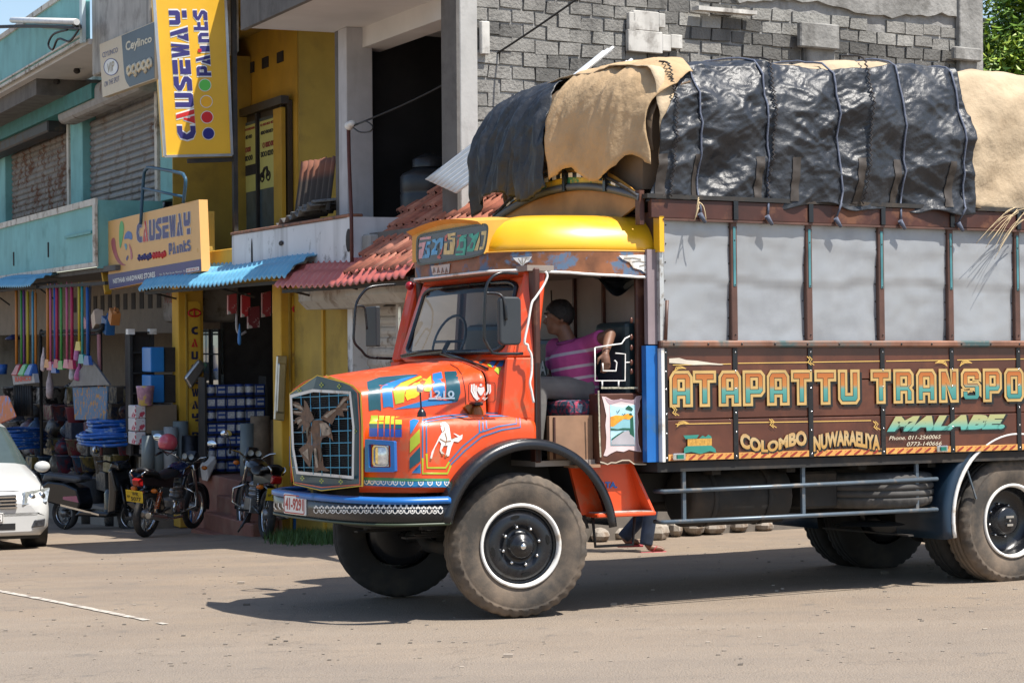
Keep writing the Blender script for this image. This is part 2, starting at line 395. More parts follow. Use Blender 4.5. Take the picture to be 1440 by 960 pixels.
M_tsteel = mat('galvanised_sheet', (.36, .37, .38), .42, .3, var=.07, vs=2, dirt=(.25,.26,.275), da=.5, ds=1.3, dw=.3, streak=.22, bump=.12, bs=5)
M_post = mat('reddish_brown_post', (.10, .048, .034), .5, var=.3)
M_tealpost = mat('faded_teal_strip', (.06, .2, .22), .5, var=.3)
M_gold = mat('gold_line_paint', (.7, .45, .12), .4)
M_grey = mat('interior_grey_beige', (.30, .26, .225), .7, var=.1)

# ---- bonnet and cowl: sections along u
HW = [(-1.06,.615),(-.8,.64),(-.45,.68),(-.2,.75),(0,.86),(.12,.93),(.2,.95)]
WT = [(-1.06,1.715),(-.8,1.75),(-.4,1.80),(-.12,1.845),(.05,1.868),(.2,1.885)]
WS = [(-1.06,1.635),(-.8,1.665),(-.4,1.70),(0,1.78),(.2,1.84)]
WB = [(-1.06,.93),(-.6,1.2),(.2,1.25)]
def bonnet_pt(a, b):
    u = -1.055 + 1.235*a; hw = interp(HW, u); wt = interp(WT, u); ws = interp(WS, u); wb = interp(WB, u)
    s = b*2-1; sg = -1 if s < 0 else 1; s = abs(s)                    # s=0 crown, s=1 bottom of the side
    r = .10
    if s < .45: k = s/.45; x = k*(hw-r); z = wt - (wt-ws)*k**2.2
    elif s < .65: k = (s-.45)/.2*math.pi/2; x = hw-r + r*math.sin(k); z = ws - r + r*math.cos(k)
    else: k = (s-.65)/.35; x = hw + .012*math.sin(k*3.1); z = (ws-r)*(1-k) + wb*k
    return Vector((u, VC + sg*x, z))
bon = MB().grid(lambda a, b: bonnet_pt(a*.74, b), 28, 44)
cowl = MB().grid(lambda a, b: bonnet_pt(.748+.252*a, b) + Vector((0, 0, 0)), 12, 44)
bon.part('bonnet', M_or, truck, solid=.006, recalc=False); cowl.part('cowl', M_or, truck, solid=.006, recalc=False)
# ---- front wings: plan path, vertical profile, arch cut
def wing(sd):
    path = smooth_line([(-1.045,.44,0),(-.98,.34,0),(-.86,.185,0),(-.79,.105,0),(-.71,.07,0),(-.55,.06,0),(-.2,.06,0),(.165,.06,0)], 7)
    mb = MB(); prof = []
    for i, p in enumerate(path):
        q = path[min(i+1, len(path)-1)] - path[max(0, i-1)]; nin = Vector((-q.y, q.x, 0)).normalized()
        if nin.y < 0 and abs(nin.x) < .2: nin = -nin
        if nin.x < 0: nin = -nin
        if nin.y < 0: nin.y = abs(nin.y)
        du = p.x - .05; ar = .665; wb = .905
        if abs(du) < ar: wb = max(wb, .555 + math.sqrt(ar*ar - du*du))
        row = []
        top = 1.415 + .02*math.sin((p.x+1)*2)
        for k in range(7): row.append(Vector((p.x, p.y, wb + (top-.11-wb)*k/6)))
        for k in range(1, 7): t = k/6*math.pi/2; row.append(p*1 + nin*(.11*(1-math.cos(t))) + Vector((0, 0, top-.11+.11*math.sin(t))))
        e = row[-1]; row.append(Vector((max(e.x, -1.02), max(e.y+.1, .5), top+.015))); row.append(Vector((max(e.x, -.98), .62, top+.02)))
        prof.append(row)
    n = len(prof[0]); vs = [p for r in prof for p in r]
    if sd: vs = [Vector((p.x, 2*VC-p.y, p.z)) for p in vs]
    mb.add(vs, [(i*n+j, (i+1)*n+j, (i+1)*n+j+1, i*n+j+1) for i in range(len(prof)-1) for j in range(n-1)], 0, True)
    return mb
wn, wf = wing(0), wing(1)
wn.part('wing', M_or, truck, solid=.006, recalc=False); wf.part('wing', M_or, truck, solid=.006, recalc=False)
# ---- black mudguards over the wheels
def mudguard(uc, wc, r, v0, v1, a0, a1, name, m, trim=None):
    def sec(t, k):
        a = R_(a0 + (a1-a0)*t); prof = [(r-.055, v0+.004), (r-.02, v0), (r+.012, v0+.012), (r+.02, v0+.05), (r+.02, v1)]
        rr, v = prof[k]; return Vector((uc + rr*math.cos(a), v, wc + rr*math.sin(a)))
    mb = MB(); n = 40
    mb.add([sec(i/n, k) for i in range(n+1) for k in range(5)], [(i*5+k, (i+1)*5+k, (i+1)*5+k+1, i*5+k+1) for i in range(n) for k in range(4)], 0, True)
    o = mb.part(name, m, truck, solid=.008, recalc=False)
    if trim:
        t = MB().tube([(uc+(r-.055)*math.cos(R_(a0+(a1-a0)*i/n)), v0-.008, wc+(r-.055)*math.sin(R_(a0+(a1-a0)*i/n))) for i in range(n+1)], .016, 6); t.part('trim', trim, o)
for sd in (0, 1):
    v0, v1 = (-.07, .42) if not sd else (2.13, 1.64)
    mudguard(.05, .545, .70, v0, v1, 167, 6, 'mudguard', M_blk)
    mudguard(4.4955, .545, .72, -.11 if not sd else 2.17, .5 if not sd else 1.56, 192, -12, 'rear_mudguard', mat('rear_mudguard_blue', (.012,.03,.055), .4), M_wht)

MB().box(-.56, .62, .44, .48, .62, 1.20).part('wheel_arch_liner', M_blkd, truck); MB().hexa([(.60,.13,.60),(.64,.13,.60),(.64,.46,.60),(.60,.46,.60)], [(.46,.13,1.10),(.50,.13,1.10),(.50,.46,1.10),(.46,.46,1.10)]).part('splash_plate', M_blkd, truck)
# ---- wheels
def tyre_mb(rad=.51, wd=.26, n=112, rim=.285):
    # (across, radius, notch) from inner bead over the tread to the outer bead; outer face at v=0
    P = [(.02,rim,0),(.006,rim+.02,0),(-.004,rim+.06,0),(-.012,rim+.11,0),(-.008,rim+.15,0),(-.004,rad-.062,0),(-.006,rad-.06,0),(.0,rad-.045,1),(.012,rad-.018,1),(.03,rad-.004,1),(.055,rad,.5),(.07,rad,0),(.072,rad-.014,0),(.082,rad-.014,0),(.084,rad+.002,0),
         (.124,rad+.003,0),(.126,rad-.013,0),(.136,rad-.013,0),(.138,rad+.002,0),(.176,rad+.002,0),(.178,rad-.014,0),(.188,rad-.014,0),(.19,rad,0),(.205,rad,.5),(.23,rad-.004,1),(.25,rad-.02,1),(.262,rad-.06,0),(.27,rim+.11,0),(.262,rim+.03,0),(.24,rim,0)]
    mb = MB(); k = len(P); vs = []
    for j in range(n):
        a = 2*math.pi*j/n; nt = (j % 3 == 0)
        for v, r, q in P:
            r2 = r - (.013*q if nt else 0); vs.append((r2*math.cos(a), v, r2*math.sin(a)))
    mb.add(vs, [(j*k+i, ((j+1) % n)*k+i, ((j+1) % n)*k+i+1, j*k+i+1) for j in range(n) for i in range(k-1)], 0, True)
    return mb
def wheel(u, v, sd, steer=0, dish='out', dark=False, parent=None):
    e = MB()
    if dish == 'out':
        e.lathe([(.272,.035),(.262,.05),(.25,.045),(.235,.02),(.215,.012),(.17,.005),(.15,.012),(.13,.03),(.118,.035),(.095,.03),(.088,-.02),(.075,-.035),(.05,-.04),(.045,-.055),(.03,-.06),(.004,-.062)], n=40)
    else:
        e.lathe([(.272,.03),(.262,.08),(.25,.14),(.2,.15),(.14,.155),(.12,.15),(.11,.06),(.09,.05),(.004,.045)], n=40)
    e.lathe([(.272,.035),(.262,.24),(.2,.25),(.004,.25)], n=40)
    o = e.part('wheel', M_blk, parent or truck)
    t = tyre_mb().part('tyre', M_rubd if dark else M_rub, o)
    MB().lathe([(.288,.03),(.297,.012),(.3,-.004),(.29,-.012),(.276,-.004),(.271,.03)], n=56).part('rim_ring', M_wht, o)
    if dish == 'out':
        for k in range(8):
            a = 2*math.pi*(k+.3)/8; b = MB().lathe([(.012,.02),(.012,-.008),(.008,-.018),(.001,-.019)], (.135*math.cos(a), 0, .135*math.sin(a)), n=8); b.part('wheel_nut', M_chr, o)
        for k in range(4):
            a = 2*math.pi*(k+.12)/4; c = (.205*math.cos(a), .0115, .205*math.sin(a)); s = MB()
            s.add([(c[0]-.034*math.sin(a)*math.cos(t)+.014*math.cos(a)*math.sin(t), .004, c[2]+.034*math.cos(a)*math.cos(t)+.014*math.sin(a)*math.sin(t)) for t in [2*math.pi*i/14 for i in range(14)]], [tuple(range(14))]); s.part('hand_hole', mat('hole_black', (.003,.003,.003), 1), o)
        MB().ball((0, -.062, 0), (.022,.012,.022), 10, m=6).part('hub_cap', M_chr, o)
    else:
        for k in range(8):
            a = 2*math.pi*(k+.3)/8; MB().lathe([(.012,.16),(.012,.13),(.008,.12),(.001,.119)], (.135*math.cos(a), 0, .135*math.sin(a)), n=8).part('wheel_nut', M_chr, o)
        for dz, wd in ((.03, .08), (0, .018), (-.035, .06)):
            MB().box(-wd/2, wd/2, .03, .045, dz-.009, dz+.009).part('hub_mark', M_chr, o)
    o.location = (u, v, .51); o.rotation_euler = (0, 0, (math.pi if sd else 0) + R_(steer)); return o
wheel(0, 0, 0, -12.5); wheel(0, 2.06, 1, -12.5, dark=True)
LW = 4.4955
for v, sd, ds in ((-.06, 0, 'in'), (.25, 0, 'out'), (2.12, 1, 'in'), (1.81, 1, 'out')): wheel(LW, v, sd, 0, ds, dark=(v != -.06))
# ---- chassis
c = MB()
for v in (.62, 1.44): c.box(-.95, 7.1, v-.035, v+.035, .74, .96)
for u in (-.8, .6, 1.6, 2.9, 3.7, 5.3, 6.6): c.box(u-.04, u+.04, .65, 1.41, .78, .92)
c.part('chassis_frame', M_blkd, truck)
MB().tube([(0,.28,.47),(0,.45,.5),(0,.6,.42),(0,1.46,.42),(0,1.6,.5),(0,1.78,.47)], .05, 10).part('front_axle', M_blkd, truck)
ax = MB().tube([(LW,.3,.51),(LW,1.76,.51)], .085, 14); ax.ball((LW, 1.03, .5), (.24,.2,.23), 16); ax.part('rear_axle', M_blkd, truck)
for v in (.62, 1.44):
    for u0, h in ((0, .55), (LW, .6)):
        s = MB()
        for k in range(6): L = .62-.08*k; s.box(u0-L, u0+L, v-.035, v+.035, h+.016*k, h+.014+.016*k)
        s.part('leaf_spring', M_blkd, truck)
eng = MB().box(-.85, .35, .74, 1.32, .62, 1.3); eng.part('engine', M_blkd, truck, bev=.05)
MB().tube([(.35,1.03,.75),(LW,1.03,.55)], .045, 10).part('drive_shaft', M_blkd, truck)
# ---- bumper with painted flowers
bp = smooth_line([(-.70,2.1,0),(-.93,2.04,0),(-1.07,1.85,0),(-1.125,1.45,0),(-1.14,1.03,0),(-1.125,.6,0),(-1.05,.24,0),(-.9,.05,0),(-.58,-.03,0)], 8)
def bump_sec(lo, hi, off, mi, mb, rnd_=.0):
    prof = [(0, hi), (-off, hi-.012), (-off, lo+.012), (0, lo)]
    rows = []
    for i, p in enumerate(bp):
        q = bp[min(i+1, len(bp)-1)] - bp[max(0, i-1)]; nn = Vector((-q.y, q.x, 0)).normalized(); nn = nn if nn.x > 0 or nn.y > 0 else -nn
        if (p + nn*.1 - Vector((0, VC, 0))).length > (p - Vector((0, VC, 0))).length: nn = -nn
        rows.append([p + nn*d + Vector((0, 0, h)) for d, h in prof])
    n = 4; mb.add([x for r in rows for x in r], [(i*n+j, (i+1)*n+j, (i+1)*n+j+1, i*n+j+1) for i in range(len(rows)-1) for j in range(n-1)], mi, True)
    return mb
bk = bump_sec(.70, .835, .03, 0, MB()); bumper = bk.part('bumper', M_blk, truck, solid=.02, recalc=False)
bb = bump_sec(.832, .872, .045, 0, MB()); bb.part('bumper_top_rail', M_blue, truck, solid=.02, recalc=False)
bl = bump_sec(.685, .703, .04, 0, MB()); bl.part('bumper_lower_rail', mat('dull_green_paint', (.05,.07,.04), .5), truck, solid=.012, recalc=False)
SK_b = Skin(TF, [bk]); fl = MB()
for i in range(23):
    x = 447 + i*7.8; y = 717 + (x-447)*.003; s = 3.1 if i % 2 else 2.6
    for dx, dy in ((-s*.75, -3.6), (s*.75, -3.6), (0, -5.4)):
        SK_b.paint(fl, [circ(x+dx, y+dy, 1.5, n=8)], 0, .014, 6)
    SK_b.paint(fl, [line_poly([(x-3.2, y-1), (x-2.6, y+2.6), (x, y+4.2), (x+2.6, y+2.6), (x+3.2, y-1)], 1.3)], 0, .014, 6)
    if i % 2: SK_b.paint(fl, [circ(x, y+.3, 1.5, n=8)], 0, .014, 6)
for x in (388, 394, 400): SK_b.paint(fl, [line_poly([(x, y_) for y_ in (707, 712)] + [(x+3, 716), (x+1, 722)], 1.6)], 0, .014, 6)
fl.part('painted_flowers', M_wht, bumper, recalc=False)['kind'] = 'stuff'
pl = MB().box(-1.19, -1.168, 1.07, 1.47, .715, .865); plate = pl.part('number_plate', [mat('white_plate', (.8,.78,.74), .4)], truck, bev=.006)
M_red = mat('red_letter_paint', (.42, .02, .02), .4)
bdr = flat2d([rrect(0, 0, 1, 1, .08), rrect(.03, .06, .97, .94, .06)]); lay(bdr, lambda a, b: Vector((-1.1915, 1.46-.38*a, .722+.136*b))).part('plate_border', M_red, plate, recalc=False)
lay(norm2d(text2d('41-9291', .03)), lambda a, b: Vector((-1.192, 1.435-.335*a, .745+.09*b))).part('plate_number', M_red, plate, recalc=False)
MB().box(-1.17, -1.1, 1.1, 1.44, .74, .84).part('plate_bracket', M_blk, plate)

# ---- grille
def gplane(v): return -1.085 - .045*(1-abs(v-VC)/.62)
def ghit(px, py, off=0):                          # on the slightly peaked grille front
    d = TF.Mi @ ray(px, py); p = None; v = VC
    for _ in range(20):
        p = TF.o + d*((gplane(v)-off-TF.o[0])/d[0]); v = .5*v + .5*p.y
    return p
outer = [(407,553),(446,527),(494,540),(508,552),(511,600),(511,683),(452,690),(413,681),(408,640)]
inner = [(409,557),(440,549),(492,552),(497,600),(496,671),(418,664),(412,630)]
gs = MB(); o3 = [ghit(x, y) for x, y in outer]; 
ring = flat2d([outer, inner])
lay(ring, lambda a, b: ghit(a, b), 0, gs)
gpart = gs.part('grille_surround', M_teal, truck, recalc=False)
back = MB(); lay(flat2d([outer]), lambda a, b: ghit(a, b, -.04), 0, back)
back.part('radiator', mat('radiator_black', (.006,.006,.007), .8), gpart, recalc=False)
# side lip of the surround
lp = MB(); n = len(outer)
lp.add([ghit(x, y) for x, y in outer] + [ghit(x, y, -.10) for x, y in outer], [(i, (i+1) % n, n+(i+1) % n, n+i) for i in range(n)]); lp.part('surround_edge', M_yline, gpart, recalc=False)
def gpaint(polys, off, m, name, par):
    for P in polys: o = lay(flat2d(P if isinstance(P[0], list) else [P]), lambda a, b: ghit(a, b, off)).part(name, m, par, recalc=False)
    return o
def shrink(poly, k, cx, cy): return [(cx+(x-cx)*k, cy+(y-cy)*k) for x, y in poly]
gpaint([[outer, shrink(outer, .985, 459, 608)]], .003, M_yline, 'painted_yellow_edge', gpart)
gpaint([line_poly([(468,531),(492,541),(503,552),(506,600),(506,681)], 1.7), line_poly([(414,678),(452,685),(506,681)], 1.7)], .004, M_or, 'painted_orange_line', gpart)
gpaint([line_poly([(458,527.5),(496,542),(507,553),(509.3,600),(509.3,684)], 2.2)], .005, M_yline, 'painted_yellow_line', gpart)
gpaint([circ(x+dx, y+dy, 1.1, n=8) for x, y in ((421,549),(452,541),(477,543),(425,672),(452,676),(479,677),(499,606)) for dx, dy in ((-2,0),(2,0),(0,-2.4),(0,2.4))], .004, M_yg, 'painted_flowers', gpart)
gpaint([[shrink(inner, 1.035, 455, 608), shrink(inner, .965, 455, 608)]], .022, M_wht, 'grille_frame', gpart)
gm = MB()
for y in range(552, 672, 3):
    x0 = interp([(549,409),(630,412),(664,418)], y); x1 = interp([(552,492),(600,497),(671,496)], y); y1 = y + interp([(552,-1), (670, 6)], y)
    if y > 548: gm.tube([ghit(x0, y, -.005), ghit((x0+x1)/2, (y+y1)/2-1, -.005), ghit(x1, y1, -.005)], .0022, 4)
gm.part('grille_mesh', M_blk, gpart)
gb = MB()
for k in range(6):
    xa = 423 + k*13.2; xb = 428 + k*12.4; gb.tube([ghit(xa, 551, .006), ghit(xb, 666+k*1, .006)], .0032, 5)
for y0, y1 in ((559,555),(575,571),(591,588),(608,605),(624,622),(641,640),(657,657)): gb.tube([ghit(411, y0, .006), ghit(454, (y0+y1)/2, .006), ghit(494, y1, .006)], .0032, 5)
gb.part('grille_bars', mat('light_blue_paint', (.12, .42, .6), .4), gpart)
def eagmat(name, col):
    m = mat(name, col, .6, var=.45, vs=26); N = m.node_tree.nodes; L = m.node_tree.links
    return m
Z2 = lambda pts: [(400+x/6, 530+y/6) for x, y in pts]
eb = [Z2(p) for p in ([(240,365),(300,360),(375,400),(395,440),(412,545),(395,520),(360,500),(320,515),(305,560),(320,660),(330,750),(385,790),(345,795),(300,785),(270,800),(250,790),(255,700),(245,590),(215,765),(165,700),(120,610),(185,555),(215,480),(225,420)],
  [(65,205),(120,215),(165,260),(165,190),(190,215),(250,350),(215,390),(165,330),(60,310),(65,280),(150,290),(60,235)], [(95,345),(160,320),(215,395),(205,520),(190,525),(185,440),(150,480),(155,395),(110,440),(130,370),(75,400)],
  [(300,350),(360,290),(430,265),(500,165),(550,160),(545,190),(500,215),(555,225),(520,250),(540,285),(490,285),(505,335),(440,320),(400,400),(350,370)])]
eagle = gpaint(eb, .011, eagmat('eagle_brown', (.125, .06, .03)), 'painted_eagle', gpart)
gpaint([Z2(p) for p in ([(295,390),(350,385),(385,430),(395,470),(370,490),(320,495)], [(70,222),(140,245),(165,285),(150,275),(75,240)], [(65,285),(140,292),(150,302),(70,303)], [(330,330),(400,280),(440,275),(360,345)], [(440,262),(500,180),(530,178),(470,250)], [(480,268),(535,262),(530,278)], [(245,600),(265,600),(285,760),(265,765)], [(150,640),(200,600),(205,700)], [(105,365),(140,350),(150,365),(110,400)])], .014, eagmat('eagle_tan', (.34, .26, .19)), 'painted_feathers', eagle)
gpaint([Z2(p) for p in ([(350,425),(372,432),(358,445)], [(180,430),(205,420),(190,520)], [(300,560),(315,660),(300,740)], [(270,590),(280,680),(290,740),(262,650)])], .0165, M_blk, 'painted_dark_marks', eagle)

# ---- head lamps
def headlamp(sd):
    cs = [(517,617),(558,620),(559,663),(517,663)]
    SKw = Skin(TF, [wn]); P = [SKw.hit(x, y, .0) for x, y in cs]
    if sd: P = [Vector((p.x, 2*VC-p.y, p.z)) for p in P]
    n_ = (P[1]-P[0]).cross(P[3]-P[0]).normalized(); n_ = n_ if n_.x < 0 else -n_
    P = [p + n_*.012 for p in P]; f = quadmap(P[3], P[2], P[1], P[0])
    fr = MB(); ring = flat2d([rrect(0,0,1,1,.04), rrect(.13,.14,.87,.86,.05)])
    a = [f(x, y) for x, y in ring[0]]; 
    k = len(a); fr.add([p + n_*.03 for p in a], ring[1])
    for pl, sg in ((rrect(0,0,1,1,.04), 1), (rrect(.13,.14,.87,.86,.05), -1)):
        m = len(pl); fr.add([f(x, y) + n_*.03 for x, y in pl] + [f(x, y) - n_*.06 for x, y in pl], [(i, (i+1) % m, m+(i+1) % m, m+i) for i in range(m)])
    h = fr.part('headlamp', M_blue, truck)
    lay(([(.1,.1),(.9,.1),(.9,.9),(.1,.9)], [(0,1,2,3)]), lambda x, y: f(x, y)-n_*.012).part('reflector', mat('lamp_surround', (.28,.24,.2), .5), h, recalc=False)
    gl = MB(); rr = rrect(.22,.17,.74,.83,.12)
    def dome(x, y): return f(x, y) + n_*(.012*(1-((x-.48)/.27)**2)*(1-((y-.5)/.34)**2))
    gl.grid(lambda a_, b_: dome(.22+.52*a_, .17+.66*b_), 8, 8); gl.part('lens', mat('lamp_glass', (.75,.77,.78), .1, .6, var=.3, vs=40), h, recalc=False)
    lay(flat2d([rr, rrect(.26,.21,.70,.79,.1)]), lambda x, y: f(x, y) + n_*.014).part('lens_rim', M_chr, h, recalc=False)
headlamp(0); headlamp(1)
# ---- paint on bonnet, cowl and wing
SKh = Skin(TF, [bon, cowl, wn]); Z3 = lambda pts: [(500+x/4.8, 500+y/4.8) for x, y in pts]
def dec(name, m, polys, off=.0065, step=7):
    for p in polys: o = SKh.paint(MB(), [Z3(q) for q in p] if isinstance(p[0], list) else [Z3(p)], 0, off, step).part(name, m, truck, recalc=False)
    return o
dec('painted_teal_panel', M_teal, [[(78,180),(160,150),(340,133),(430,130),(240,176),(170,213),(168,300),(172,372),(140,362),(88,372)], [(600,112),(680,108),(704,190),(708,250),(690,305),(655,312),(610,290),(612,200)]])
dec('painted_blue_panel', mat('mid_blue_paint', (.02,.17,.42), .35, var=.15), [[(176,216),(205,193),(330,152),(425,135),(310,185),(243,232),(255,350),(222,343),(186,350)], [(520,127),(580,113),(598,190),(606,245),(590,285),(545,262),(522,235)], [(250,362),(500,292),(690,310),(640,320),(400,352)]])
dec('painted_yellow_green_panel', M_yg, [[(252,238),(305,190),(440,140),(450,152),(350,205),(330,255),(325,314),(268,328)], [(452,160),(480,165),(508,138),(514,210),(505,245),(462,240)]])
dec('painted_yellow_panel', M_yline, [[(344,228),(370,210),(395,190),(420,185),(445,167),(452,240),(430,262),(400,285),(372,290),(347,302),(332,270)]])
dec('painted_feathers', mat('feather_blue', (.02,.15,.4), .35), [[(890,62),(945,25),(962,28),(928,84)], [(937,100),(985,28),(1008,18),(998,62),(966,128)], [(1000,150),(1035,90),(1058,10),(1062,80),(1050,150)]])
dec('painted_feather_tips', M_yg, [[(888,66),(905,55),(926,86),(905,80)], [(985,190),(1000,155),(1048,155),(1030,235),(1015,205)], [(937,104),(950,85),(985,85),(966,130),(952,115)]], .008)
dec('painted_teal_feather', M_teal, [[(832,50),(880,20),(898,24),(852,60)], [(1030,60),(1050,8),(1062,12),(1060,60)]], .008)
SKh_st = [(95,150),(158,192),(200,232),(240,262),(270,315)]
for nm, m, ya, yb in (('painted_green_stripes', M_yg, 402, 462), ('painted_teal_stripes', M_teal, 462, 490), ('painted_blue_stripes', mat('deep_blue_paint', (.015,.07,.35), .35), 490, 545)):
    dec(nm, m, [[(a+(8 if ya == 402 and i == 0 else 0), ya+i*2), (b, ya+i*2), (b-1, yb+i), (a, yb+i)] for i, (a, b) in enumerate(SKh_st)])
dec('painted_blue_flash', mat('mid_blue_paint', (.02,.17,.42)), [[(368,442),(395,430),(430,440),(372,530)], [(380,790),(438,725),(440,792)]])
dec('painted_green_flash', M_yg, [[(370,560),(432,495),(435,585),(368,655)]])
dec('painted_teal_flash', M_teal, [[(366,690),(436,612),(438,710),(366,765)]])
lw = lambda pts, wd=9: line_poly(pts, wd)
dec('painted_blue_pinstripe', mat('pin_blue', (.03,.16,.34), .4), [lw([(452,440),(452,690)]), lw([(476,440),(478,655)]), lw([(640,735),(740,635),(850,545),(985,500),(1110,482),(1105,392),(880,387)]), lw([(630,715),(720,612),(840,515),(960,478),(1085,460),(1082,408),(890,412)]), lw([(450,437),(590,412),(760,398)]), lw([(460,452),(600,428),(760,414)], 6), lw([(832,440),(834,520)]), lw([(856,420),(858,505)]), lw([(878,405),(882,490)])])
dec('painted_green_pinstripe', M_yg, [lw([(452,690),(452,793),(618,793),(640,738)], 13), lw([(478,660),(482,755),(605,755),(630,715)], 13)])
horse = [(570,458),(600,450),(628,475),(636,520),(642,562),(690,548),(655,522),(668,524),(700,540),(720,530),(715,560),(690,582),(660,577),(642,620),(628,675),(600,682),(610,650),(618,605),(592,607),(577,638),(597,662),(582,670),(565,640),(575,592),(560,572),(533,622),(521,660),(512,696),(501,690),(510,650),(540,592),(562,545),(582,515),(572,485)]
dec('painted_horse', M_wht, [horse], .008, 5)
dec('horse_harness', mat('horse_brown', (.3,.13,.04), .5), [lw([(572,478),(590,470),(600,500),(585,515)], 5), lw([(566,560),(600,580),(640,575)], 6), lw([(600,520),(612,560),(604,600)], 5), [(500,690),(514,694),(510,702),(500,700)], [(598,672),(616,668),(612,684),(600,684)], [(576,660),(592,660),(590,672),(578,672)], lw([(645,560),(665,552)], 5)], .0095, 5)
dec('painted_green_band', mat('band_green', (.06,.25,.1), .4), [[(60,818),(330,826),(632,828),(630,845),(330,848),(60,836)]])
dec('painted_blue_band', mat('band_blue', (.02,.2,.42), .4), [[(60,836),(330,848),(630,845),(612,886),(330,888),(60,874)]])
tul = []
for i, x in enumerate((78,115,155,193,235,273,320,373,440,500,558,612)):
    y = 853 + min(i, 7)*1.2; tul += [lw([(x-15,y-14),(x-13,y+4),(x,y+14),(x+13,y+4),(x+15,y-14)], 8), circ(x, y-8, 5, n=8)]
dec('painted_tulips', M_wht, tul, .0085, 6)
dec('cowl_plate_line', mat('seam_dark', (.06,.012,.006), .6), [[rrect(762,180,945,312,18), rrect(765.5,183.5,941.5,308.5,16)], lw([(640,62),(690,90),(715,125),(730,180),(742,250),(744,335)], 4)], .0075, 6)
em = [circ(846, 198, 9, n=10)]
for sg in (-1, 1):
    for k, (r, y0) in enumerate(((62, 195), (47, 192), (32, 200))): em.append(lw([(846+sg*r, y0), (846+sg*(r+2), y0+45), (846+sg*(r*.75), y0+80), (846+sg*r*.35, y0+104-6*k)], 11))
em.append([(846,215),(868,210),(872,235),(856,262),(846,270),(836,262),(820,235),(824,210)])
dec('painted_lotus_emblem', M_wht, em, .008, 6)
def dtext(name, s, x0, x1, y0, y1, m, off=.012, k=.03, fr=Z3, sk=None, shear=0, parent=None, y0r=None, y1r=None):  # lettering in zoom pixels
    vf = norm2d(text2d(s, k, shear)); mb = MB(); sk = sk or SKh
    hp = [sk.hit(*fr([(x0+(x1-x0)*a, (y1+(y1r-y1 if y1r is not None else 0)*a) - ((y1-y0) + ((y1r-y0r-y1+y0) if y1r is not None else 0)*a)*b)])[0], off) for a, b in vf[0]]
    mb.add([p or Vector() for p in hp], [f for f in vf[1] if all(hp[i] is not None for i in f)]); return mb.part(name, m, parent or truck, recalc=False)
dtext('model_number_badge', '1210', 497, 664, 237, 282, M_chr, .016, .02)
dec('badge_bar', M_chr, [[(490,284),(667,282),(667,292),(490,296)]], .014)
# ---- marker stalk and turn lamp on the wing
st0 = SKh.hit(593, 586, 0); stk = MB().tube([st0, st0 + Vector((-.012, 0, .2))], .006, 6); stk.lathe([(.035,-.005),(.03,.03),(.012,.06),(.001,.062)], st0, 2, 12)
q = stk.part('marker_stalk', M_blk, truck); MB().lathe([(.001,.17),(.022,.178),(.026,.2),(.02,.225),(.001,.228)], st0+Vector((-.012,0,0)), 2, 12).part('marker_lamp', M_wht, q)
tl0 = SKh.hit(667, 580, 0); tl = MB().ball(tl0 + Vector((0,-.05,-.02)), (.045,.05,.075), 12); t_ = tl.part('turn_lamp', mat('amber_lens', (.33,.1,.015), .3, var=.2), truck)
MB().box(tl0.x-.035, tl0.x+.035, tl0.y-.08, tl0.y+.02, tl0.z+.05, tl0.z+.075).part('turn_lamp_cap', M_blk, t_, bev=.008)
MB().hexa([tl0+Vector(p) for p in ((-.09,-.03,.04),(-.04,-.03,-.02),(-.04,.01,-.02),(-.09,.01,.04))], [tl0+Vector(p) for p in ((-.06,-.03,.06),(-.03,-.03,.06),(-.03,.01,.06),(-.06,.01,.06))]).part('turn_lamp_beak', mat('amber_lens', (.5,.16,.02)), t_)
# ---- cab
fl_ = MB().box(.17, 1.10, .08, 1.98, 1.06, 1.10); fl_.part('cab_floor', M_grey, truck)
MB().box(.17, .21, .06, 2.0, 1.10, 1.80).part('bulkhead', mat('dash_dark', (.02,.021,.024), .6), truck)
MB().box(1.06, 1.10, .02, 2.04, 1.10, 2.60).part('cab_back_wall', M_grey, truck)
MB().box(1.03, 1.058, .55, .57, 1.9, 2.5).part('wall_batten', M_brnd, truck); MB().box(1.03, 1.058, .98, 1.0, 1.9, 2.5).part('wall_batten', M_brnd, truck)
MB().box(.12, 1.06, .08, 1.98, 2.46, 2.50).part('cab_roof', mat('cab_lining', (.24,.2,.17), .8), truck)
MB().box(.2, .42, .45, 1.95, 1.62, 1.82).part('dashboard', mat('dash_dark', (.02,.021,.024), .6), truck, bev=.03)
# windscreen
wb0, wb1, wt1, wt0 = Vector((-.02, 1.80, 1.885)), Vector((-.0, .23, 1.875)), Vector((.165, .27, 2.40)), Vector((.15, 1.77, 2.40))
ctr = Vector((-.055, VC, 1.88)), Vector((.115, VC, 2.415))
def wsp(a, b):                                    # a across from far to near, b up
    lo = wb0*(1-a) + wb1*a + Vector((-.05*(1-(2*a-1)**2), 0, .0)); hi = wt0*(1-a) + wt1*a + Vector((-.05*(1-(2*a-1)**2), 0, .015*(1-(2*a-1)**2)))
    return lo*(1-b) + hi*b
def ws_ring(k, rad):
    P = rrect(k, k*1.6, 1-k, 1-k*1.6, rad, 5); return [wsp(a, b) for a, b in P]
gl = MB().grid(lambda a, b: wsp(.015+.97*a, .02+.96*b), 12, 6); gl.part('windscreen', M_gls, truck, recalc=False)
MB().tube(ws_ring(.012, .1), .02, 8, closed=True).part('windscreen_rubber', M_blk, truck)
MB().add([wsp(a, b) for a, b in ((.03,.86),(.97,.86),(.97,.97),(.03,.97))] , [(0,1,2,3)]).move(lambda p: p+Vector((.02,0,0))).part('sun_strip', mat('sun_strip_dark', (.01,.011,.013), .3), truck)
